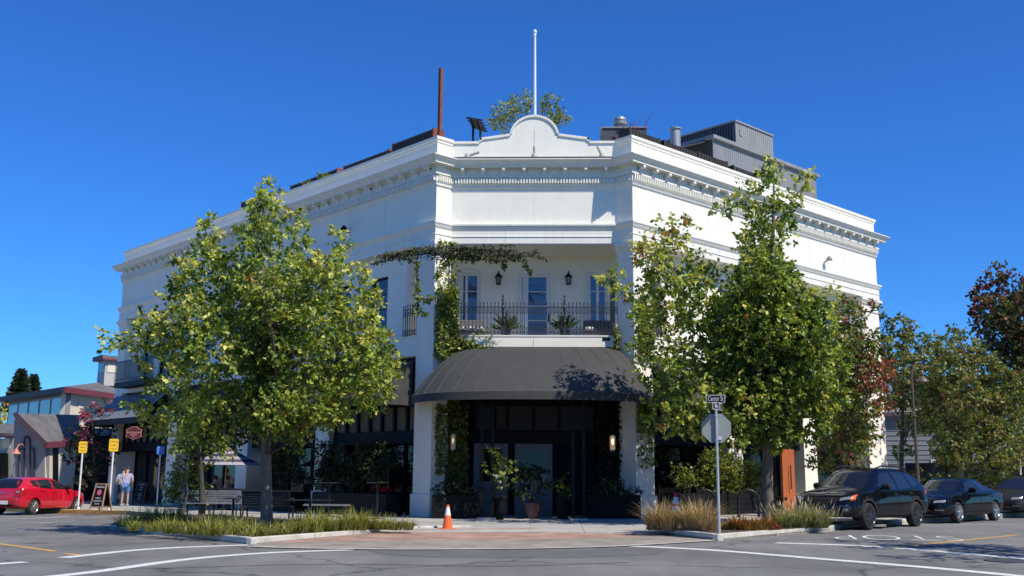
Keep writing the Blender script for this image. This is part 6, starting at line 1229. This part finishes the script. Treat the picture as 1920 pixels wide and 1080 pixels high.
ivy('ivy climbing the right corner pillar beside the right tree', [(tuple(fpos('R', .02, .01, 1.6)), tuple(Vector((Q, Q, 0))*.85), (0, 0, 2.2), .4, lambda x, y: .9 if y > .55 else .15), (tuple(fpos('R', -.02, .01, 5.3)), tuple(Vector((Q, Q, 0))*.9), (0, 0, 2.4), .5, lambda x, y: .9 if y < .75 and x > .25 else .2), ((W-YC-.05, YC-.05, 5.3), (.1, -.1, 0), (0, 0, 1.1), .1, lambda x, y: 1)], 2800, .11, 66)
# ================================================================== GRASSES
def grass(name, label, clumps, blades, cols, wts, hgt, cat='grass', kind=None, plume=0, seed=1, wd=.009, lean=.55, percl=False):
    r = np.random.default_rng(seed); V, F, C = [], [], []; wts0 = wts
    for c, rad, hs_ in clumps:
        k = int(blades*rad/.3); wts = r.dirichlet(np.array(wts0)*.8)+.03 if percl else wts0; wts = np.array(wts)/sum(wts); col_i = np.array(cols)[r.choice(len(cols), k, p=np.array(wts)/sum(wts))]*(1+r.normal(0, .2, (k, 1)))
        for i in range(k):
            a = r.uniform(0, 2*math.pi); rr_ = rad*math.sqrt(r.uniform(0, .35)); x, y = c[0]+rr_*math.cos(a), c[1]+rr_*math.sin(a); a2 = a+r.normal(0, .6); L = hgt*hs_*r.uniform(.3, 1.12); ln = lean*r.uniform(.2, 1.4); n = len(V); sx, sy = -math.sin(a2)*wd, math.cos(a2)*wd
            for t in (0, .5, 1):
                hx = ln*L*t**1.8; z = c[2]+L*(t-.32*ln*t*t*t); w_ = (1, .8, .12)[int(t*2)]
                V += [(x+math.cos(a2)*hx-sx*w_, y+math.sin(a2)*hx-sy*w_, z), (x+math.cos(a2)*hx+sx*w_, y+math.sin(a2)*hx+sy*w_, z)]; C += [col_i[i]]*2
            F += [(n, n+1, n+3, n+2), (n+2, n+3, n+5, n+4)]
            if plume and r.uniform() < plume:
                n = len(V); tx, ty, tz = x+math.cos(a2)*ln*L, y+math.sin(a2)*ln*L, c[2]+L*(1-.32*ln)
                for dz, w_ in ((-.02, .3), (.05, 1.6), (.14, .3)): V += [(tx-sx*w_+math.cos(a2)*dz*.5, ty-sy*w_+math.sin(a2)*dz*.5, tz+dz), (tx+sx*w_+math.cos(a2)*dz*.5, ty+sy*w_+math.sin(a2)*dz*.5, tz+dz)]; C += [np.array((.45, .38, .28))]*2
                F += [(n, n+1, n+3, n+2), (n+2, n+3, n+5, n+4)]
    base = Vector(clumps[0][0]); me = bpy.data.meshes.new(name); me.from_pydata([Vector(v)-base for v in V], [], F); ca = me.color_attributes.new('leafcol', 'FLOAT_COLOR', 'POINT')
    cc = np.ones((len(V), 4), np.float32); cc[:, :3] = np.clip(np.array(C), .01, .9); ca.data.foreach_set('color', cc.reshape(-1)); me.materials.append(GRASSM)
    o = bpy.data.objects.new(name, me); col.objects.link(o); o.location = base; return tag(o, label, None if kind else cat, None, kind)
YG = [(.12, .15, .025), (.24, .26, .045), (.36, .35, .08), (.46, .38, .17)]; cl = []
r = np.random.default_rng(71)
for px, py, rad, hs_ in [(232, 988, .34, .8), (262, 985, .4, 1), (295, 984, .42, 1.1), (330, 982, .4, 1.1), (250, 995, .3, .6), (285, 997, .35, .7), (320, 1000, .4, .75), (355, 1002, .4, .8), (390, 1004, .4, .8), (360, 985, .4, .8), (400, 990, .4, .8), (425, 1005, .4, .8), (445, 1000, .35, .9), (470, 1008, .35, .7), (500, 1006, .35, .6), (530, 1003, .35, .7), (560, 1000, .38, .8), (590, 998, .4, .9), (620, 996, .42, 1.05), (650, 995, .45, 1.1), (672, 994, .4, 1.15), (690, 992, .4, .95), (715, 993, .35, .7), (740, 994, .34, .75), (765, 994, .25, .5), (420, 985, .35, .7), (460, 990, .3, .7), (520, 990, .3, .5), (560, 988, .32, .6), (600, 988, .32, .8)]:
    p = gp(px, py, .08); cl.append((p, rad*.9, hs_*r.uniform(.75, 1.15)))
grass('bed_grass', 'yellow-green tufted grass filling the left planting bed', cl, 160, YG, [2, 4, 3, 1.6], .66, kind='stuff', seed=72, lean=.85, percl=True)
TAN = [(.40, .28, .15), (.50, .38, .23), (.32, .2, .1), (.3, .28, .1)]
grass('dry_grass_clump', 'dry tan grass clump at the left end of the right planting bed', [(gp(1238, 994, .06), .34, 1), (gp(1255, 995, .06), .3, .9), (gp(1225, 994, .06), .25, .8)], 240, TAN, [3, 3, 2, 1], .85, 'grass clump', seed=73, lean=.75)
grass('dry_grass_clump', 'dry tan grass clump next to the stop sign post', [(gp(1310, 997, .06), .36, 1.05), (gp(1326, 998, .06), .3, 1.), (gp(1293, 996, .06), .3, .95)], 260, TAN, [3, 3, 2, 1], .86, 'grass clump', seed=74, lean=.7)
grass('russet_ground_plants', 'low orange and green leafy plants between the stop sign and the right tree', [(gp(x, 996-abs(x-1400)*.03, .06), .3, .8+.3*math.sin(x)) for x in range(1362, 1452, 11)], 110, [(.38, .13, .04), (.28, .16, .04), (.16, .16, .03), (.32, .06, .03)], [3, 2, 3, 1.5], .42, 'plants', seed=75, wd=.02, lean=.5)
grass('plumed_grass_clump', 'pale fountain grass with feathery plumes beside the SUV', [(gp(1500, 990, .06), .4, 1), (gp(1525, 989, .06), .38, .95), (gp(1475, 991, .06), .34, .8), (gp(1540, 990, .06), .3, .8)], 260, [(.24, .26, .08), (.36, .36, .16), (.30, .27, .12), (.15, .19, .05)], [3, 3, 2, 2], .75, 'grass clump', plume=.2, seed=76, lean=.95)
grass('dark_grass_clump', 'brownish grass clump right of the right tree trunk', [(gp(1460, 985, .06), .3, .9)], 220, [(.10, .08, .04), (.16, .12, .06)], [1, 1], .7, 'grass clump', seed=77)
# ================================================================== BACKGROUND BUILDINGS
GREYW = mat('grey_clapboard', (.22, .22, .235), .7, .08, 2); CREAM = mat('cream_paint', (.66, .60, .48), .7, .05, 2); MAR = mat('maroon_trim', (.17, .03, .045), .6, .1, 4); PALEW = mat('pale_grey_wall', (.42, .42, .39), .7, .06, 2)
SHING = brickmat('grey_shingles', (.075, .075, .085), (.12, .118, .125), (.035, .035, .04), 1.6, .5, .25)
CLG = mat('clerestory_glass', (.10, .17, .20), .05, .1, .6, spec=.9)
DB = 60.; 
def zat(px, py, D): return at(px, py, D).z
T = thing('pavilion_building', 'grey eight-sided pavilion with shingled roof, clerestory windows and cupola at the left', 'building', (at(125, 930, DB).x, at(125, 930, DB).y, RZ(-30)))
# octagon whose near corner stands at pixel column 125
cr_ = at(125, 727, DB); z_e = cr_.z; z_w0 = zat(125, 806, DB); g0 = RZ(-30)
dA = Vector((-.68, .73, 0)).normalized(); dB_ = Vector((.12, .99, 0)).normalized()
LA, LB_ = 11.5, 10.
nA = Vector((-dA.y, dA.x, 0)); nA = nA if nA.dot(Vector(EYE)-cr_) > 0 else -nA; nB = Vector((dB_.y, -dB_.x, 0)); nB = nB if nB.dot(Vector(EYE)-cr_) > 0 else -nB
c0 = Vector((cr_.x, cr_.y, 0)); cA, cB = c0+dA*LA, c0+dB_*LB_; apex = (c0+dA*5.5+dB_*9.5); za_ = zat(200, 700, DB+9)
def wq(a, d, s0, s1, z0, z1, n, o=0., th=.12): 
    p, q_ = a+d*s0+n*o, a+d*s1+n*o; return MB().hexa([Vector((v.x, v.y, z)) for z in (z0, z1) for v in (p, q_, q_-n*th, p-n*th)])
wq(c0, dA, 0, LA, g0, z_e, nA, 0, .3).build('wall', GREYW, T); wq(c0, dB_, 0, LB_, g0, z_e, nB, 0, .3).build('wall', CREAM, T)  # light put into the colours: shaded left wall grey, sunlit right wall cream
k = 5; wA = LA/k
for i in range(k):
    s0, s1 = .35+i*(LA-.5)/k, .35+(i+1)*(LA-.5)/k-.35
    f_ = wq(c0, dA, s0-.1, s1+.1, z_w0+.15, z_e-.42, nA, .05).build('window', PALEW, T); wq(c0, dA, s0, s1, z_w0+.28, z_e-.55, nA, .08, .06).build('pane', CLG, f_)
f_ = wq(c0, dB_, 1.3, 8.2, z_w0+.25, z_e-.75, nB, .05).build('window', CREAM, T); wq(c0, dB_, 1.9, 7.6, z_w0+.55, z_e-1.0, nB, .08, .06).build('pane', mat('dark_window', (.02, .025, .025), .05, 0, spec=.8), f_)
wq(c0, dB_, 8.6, 8.9, g0, z_e-.4, nB, .1, .12).build('downpipe', CREAM, T)
eo = .8
def roofpt(p, n1, n2=None): return p
eA, e0, eB = cA+nA*eo+dA*.5, c0+(nA+nB).normalized()*eo*1.1, cB+nB*eo+dB_*.5
ap = Vector((apex.x, apex.y, za_))
for a, b, sn in ((eA, e0, 0), (e0, eB, 1)):
    m = MB(); a3, b3 = Vector((a.x, a.y, z_e)), Vector((b.x, b.y, z_e)); n = len(m.v); m.v += [a3, b3, ap, a3-Vector((0, 0, .1)), b3-Vector((0, 0, .1)), ap-Vector((0, 0, .3))]; m.f += [(0, 1, 2), (5, 4, 3), (0, 3, 4, 1)]
    m.build('roof_slope', SHING, T); MB().bar(a3-Vector((0, 0, .17)), b3-Vector((0, 0, .17)), .1, .32).build('fascia', MAR if sn else mat('dark_fascia', (.05, .03, .035), .6), T)
# back slopes close the roof
m = MB(); m.v += [Vector((eB.x, eB.y, z_e)), Vector((apex.x, apex.y+12, z_e)), Vector((eA.x, eA.y, z_e)), ap]; m.f += [(0, 1, 3), (1, 2, 3)]; m.build('roof_slope', SHING, T)
cu = at(209, 690, DB+8); zc0, zc1 = zat(200, 708, DB+8), zat(200, 678, DB+8); cx_ = Vector((cu.x, cu.y, 0))
MB().box((cu.x, cu.y, (zc0+zc1)/2-.3), (1.3, 1.3, zc1-zc0+.6), .75).build('cupola', PALEW, T)
cf = Matrix.Rotation(.75, 3, 'Z')
for s in (-1, 1): p = Vector((cu.x, cu.y, (zc0+zc1)/2+.05))+cf @ Vector((0 if s < 0 else -.66, -.66 if s < 0 else 0, 0)); MB().box(p, (1.0, .06, .6) if s < 0 else (.06, 1.0, .6), .75).build('cupola_window', CLG if s > 0 else CREAM, T)
MB().box((cu.x, cu.y, zc1+.06), (1.9, 1.9, .12), .75).build('cupola_eave', MAR, T); MB().prism([Vector((cu.x, cu.y, zc1+.12))+cf @ Vector((x*.95, y*.95, 0)) for x, y in ((-1, -1), (1, -1), (1, 1), (-1, 1))], (0, 0, 0), (0, 0, .18)).build('cupola_roof', SHING, T)
# low wing in front of the pavilion
DW = 54.; T = thing('low_wing', 'low grey wing with sloping shingle roof and arched panel behind the red car', 'building', (at(80, 940, DW).x, at(80, 940, DW).y, RZ(-30)))
pts = [(28, 777), (82, 832), (82, 945), (10, 945)]
w3 = [at(x, y, DW) for x, y in ((27, 776), (84, 832), (82, 950), (22, 950))]
MB().prism(w3, (0, 0, 0), (.1, .35, 0)).build('gable_wall', GREYW, T)
rt = [at(27, 775, DW-.4), at(86, 831, DW-.4), at(147, 829, DW+3), at(150, 778, DW+6)]
MB().prism(rt, (0, 0, 0), (0, 0, -.16)).build('roof', SHING, T)
MB().bar(at(27, 775, DW-.45), at(86, 833, DW-.45), .14, .22).build('barge_board', mat('dark_fascia', (.05, .03, .035), .6), T); MB().bar(at(85, 834, DW-.42), at(148, 831, DW+3), .14, .3).build('fascia', MAR, T)
MB().prism([at(84, 838, DW), at(146, 836, DW+3), at(146, 950, DW+3), at(84, 950, DW)], (0, 0, 0), (-.1, .3, 0)).build('side_wall', CREAM, T)
MB().prism([at(101, 840, DW+.7), at(110, 840, DW+1.2), at(110, 950, DW+1.2), at(101, 950, DW+.7)], (0, -.06, 0), (0, -.02, 0)).build('dark_doorway', BLACK, T)
for a in (35, 45, 56, 64): MB().bar(at(a, 842 if a in (35, 64) else 826, DW-.06), at(a, 945, DW-.06), .09, .06).build('panel_strip', mat('dark_strip', (.04, .035, .05), .6), T)
MB().tube([at(50.5-5.5*math.cos(a), 828-9*math.sin(a), DW-.06) for a in np.linspace(0, math.pi, 9)], .05, 6).build('arch_strip', MATS['dark_strip'], T)
for a, b in ((35, 45), (56, 64)): MB().bar(at(a, 842, DW-.06), at(b, 841, DW-.06), .06, .09).build('panel_strip', MATS['dark_strip'], T)
t = thing('gooseneck_wall_lamp', 'salmon-pink gooseneck lamp on the grey wall above the red car', 'wall lamp', at(42, 836, DW-.1)); SAL = mat('salmon_paint', (.55, .2, .14), .6, .1)
MB().tube([at(46, 838, DW-.05), at(42, 833, DW-.5), at(35, 834, DW-.9), at(31, 842, DW-1)], .035, 8).build('neck', SAL, t); q_ = at(30.5, 845, DW-1); MB().lathe([(.05, .1), (.1, .02), (.24, -.16)], 14, q_).build('shade', SAL, t, smooth=40)
T = thing('shop_at_edge', 'cut-off low shop with shingle roof and maroon fascia at the left edge', 'building', (at(0, 940, 57).x, at(0, 940, 57).y, RZ(-30)))
MB().prism([at(-70, 812, 57), at(27, 812, 56), at(34, 796, 62), at(-70, 792, 64)], (0, 0, 0), (0, 0, -.15)).build('roof', SHING, T); MB().prism([at(-70, 822, 56.9), at(27, 820, 56), at(27, 813, 56), at(-70, 813, 56.9)], (0, 0, 0), (0, .2, 0)).build('fascia', MAR, T); MB().prism([at(-70, 950, 57.4), at(24, 950, 57), at(24, 822, 57), at(-70, 822, 57.4)], (0, 0, 0), (0, .3, 0)).build('wall', PALEW, T); MB().prism([at(-60, 945, 57.1), at(16, 945, 56.9), at(16, 850, 56.9), at(-60, 850, 57.1)], (0, -.05, 0), (0, -.02, 0)).build('shop_window', SMOKE, T); MB().prism([at(6, 840, 56.7), at(20, 840, 56.7), at(20, 823, 56.7), at(6, 823, 56.7)], (0, -.06, 0), (0, -.02, 0)).build('sign_board', CREAM, T)
T = thing('shade_backdrop', 'dark wall added to stand for the deep shade behind the loading signs', 'building', (at(180, 940, 58).x, at(180, 940, 58).y, RZ(-25))); a, b = at(112, 950, 56), at(232, 950, 58)  # added dark wall and roof stand in for a gap in deep shade
MB().prism([Vector((a.x, a.y, RZ(-25))), Vector((b.x, b.y, RZ(-25))), Vector((b.x, b.y, 3.4)), Vector((a.x, a.y, 3.4))], (0, 0, 0), (0, .4, 0)).build('wall', NAVY, T); MB().prism([Vector((a.x, a.y, 3.4)), Vector((b.x, b.y, 3.4)), Vector((b.x, b.y+5, 3.9)), Vector((a.x, a.y+5, 3.9))], (0, 0, 0), (0, 0, .1)).build('roof', SHING, T)
# house behind the parked cars
DH = 66.; T = thing('grey_house', 'grey clapboard house with tan roof partly hidden by the trees on the right', 'house', (at(1720, 930, DH).x, at(1720, 930, DH).y, RZ(40)))
def wallpx(x0, x1, y0, y1, D0, D1, material, nm, parent, th=.3):
    return MB().prism([at(x0, y1, D0), at(x1, y1, D1), at(x1, y0, D1), at(x0, y0, D0)], (0, 0, 0), (0, th, 0)).build(nm, material, parent)
w_ = wallpx(1655, 1930, 770, 955, DH, DH+4, mat('blue_grey_siding', (.17, .185, .21), .7, .06, 2), 'wall', T)
for i in range(17): y = 780+i*9; MB().bar(at(1655, y, DH-.02), at(1930, y, DH+3.98), .05, .03).build('siding_board', MATS['blue_grey_siding'], w_)
MB().prism([at(1645, 775, DH-.6), at(1935, 768, DH+3.4), at(1935, 735, DH+10), at(1660, 738, DH+7)], (0, 0, 0), (0, 0, -.15)).build('roof', mat('tan_shingle', (.30, .26, .21), .85, .2, 4), T)
MB().bar(at(1645, 777, DH-.65), at(1935, 770, DH+3.35), .1, .25).build('fascia', mat('dark_fascia', (.05, .03, .035), .6), T)
for a, b in ((1745, 1775), (1800, 1830)): f_ = MB().prism([at(a, 900, DH+1.2), at(b, 900, DH+1.6), at(b, 862, DH+1.6), at(a, 862, DH+1.2)], (0, -.1, 0), (0, 0, 0)).build('window', WFR, T); MB().prism([at(a+2, 898, DH+1.1), at(b-2, 898, DH+1.5), at(b-2, 864, DH+1.5), at(a+2, 864, DH+1.1)], (0, -.14, 0), (0, -.1, 0)).build('pane', PANE, f_)
wallpx(1700, 1900, 868, 960, DH-6, DH-3, NAVY, 'porch_screen', T); wallpx(1510, 1660, 700, 955, DH-2, DH, mat('dim_grey_siding', (.10, .105, .115), .7, .06, 2), 'side_wall', T)
T = thing('white_gabled_shop', 'white gabled shop front cut off by the right edge behind the trees', 'building', (at(1910, 930, 64).x, at(1910, 930, 64).y, RZ(40))); MB().prism([at(1880, 950, 62), at(1990, 950, 62), at(1990, 800, 62), at(1925, 785, 62), at(1880, 820, 62)], (0, 0, 0), (0, .3, 0)).build('wall', mat('white_board', (.6, .58, .52), .7, .06, 2), T); MB().prism([at(1888, 948, 61.9), at(1912, 948, 61.9), at(1912, 845, 61.9), at(1888, 845, 61.9)], (0, -.05, 0), (0, 0, 0)).build('dark_opening', SMOKE, T)
T = thing('far_hedge', 'dark hedge behind the parked cars', 'hedge', (at(1780, 935, 52).x, at(1780, 935, 52).y, .2)); rng = np.random.default_rng(91)
lb = [(np.array(at(x, 905+rng.uniform(-6, 14), 54+rng.uniform(-1, 1))), .6, None) for x in range(1690, 1960, 9)]; P, N, S, C = lobes_to_leaves(lb, .7, .18, DK, [3, 3, 1, .1]); leaf_mesh('foliage', P, N, S, C, T, kind='stuff')
T = thing('far_shrub', 'small bright green shrub between the black saloon and the charcoal car', 'shrub', at(1880, 930, 50)); lb = [(np.array(at(1880+rng.uniform(-10, 14), 928+rng.uniform(-6, 5), 50)), .3, None) for _ in range(8)]; P, N, S, C = lobes_to_leaves(lb, .9, .12, BR, [1, 3, 3, 2]); leaf_mesh('foliage', P, N, S, C, T, kind='stuff')

# ================================================================== THE OTHER SIDE OF THE JUNCTION (behind the camera: it shades and reflects)
def opposite(label, x0, x1, y, h, wallm, n):
    T_ = thing('opposite_building', label, 'building', ((x0+x1)/2, y, RZ(x0)))
    MB().box(((x0+x1)/2, y-5, h/2-.3), (x1-x0, 10, h+.6)).build('wall', wallm, T_); MB().box(((x0+x1)/2, y-5, h+.12), (x1-x0+.8, 10.8, .25)).build('cornice', TRIM, T_)
    st_ = (x1-x0)/n
    for i in range(n):
        for z0, z1 in ((.5, 2.8), (4.2, 6.2)):
            if z1 > h: continue
            xm = x0+st_*(i+.5); f_ = MB().box((xm, y+.03, (z0+z1)/2), (st_*.6, .1, z1-z0)).build('window', NAVY, T_); MB().box((xm, y+.09, (z0+z1)/2), (st_*.52, .04, z1-z0-.16)).build('pane', PANE, f_)
opposite('brown brick shop row across the junction behind the viewer', -34, -4, -56, 7.5, mat('brown_wall', (.14, .10, .08), .8, .15, 2), 9); opposite('grey shop row across the junction behind the viewer on the right', 2, 40, -58, 7., mat('grey_wall', (.16, .16, .15), .8, .15, 2), 11)
src = [o for o in bpy.data.objects if o.get('label', '').startswith('large leafy green oak')][0]
for i, (x, y, rz_) in enumerate(((-26, -44, 1.), (-16, -46, 2.2), (-7, -49, 3.), (9, -49, 4.), (19, -46, 5.2), (-37, -38, .3), (21, -15, .8), (27, -9, 2.), (34, -2, 3.1), (41, 5, 4.4), (47, 12, 5.))):
    o = src.copy(); col.objects.link(o); o.location = (x, y, RZ(x)); o.rotation_euler = (0, 0, rz_); o['label'] = 'leafy street tree across the junction outside the picture, number %s from the left' % ('two three four five six one seven eight nine ten eleven'.split()[i])
    for ch in list(src.children): c_ = ch.copy(); col.objects.link(c_); c_.parent = o
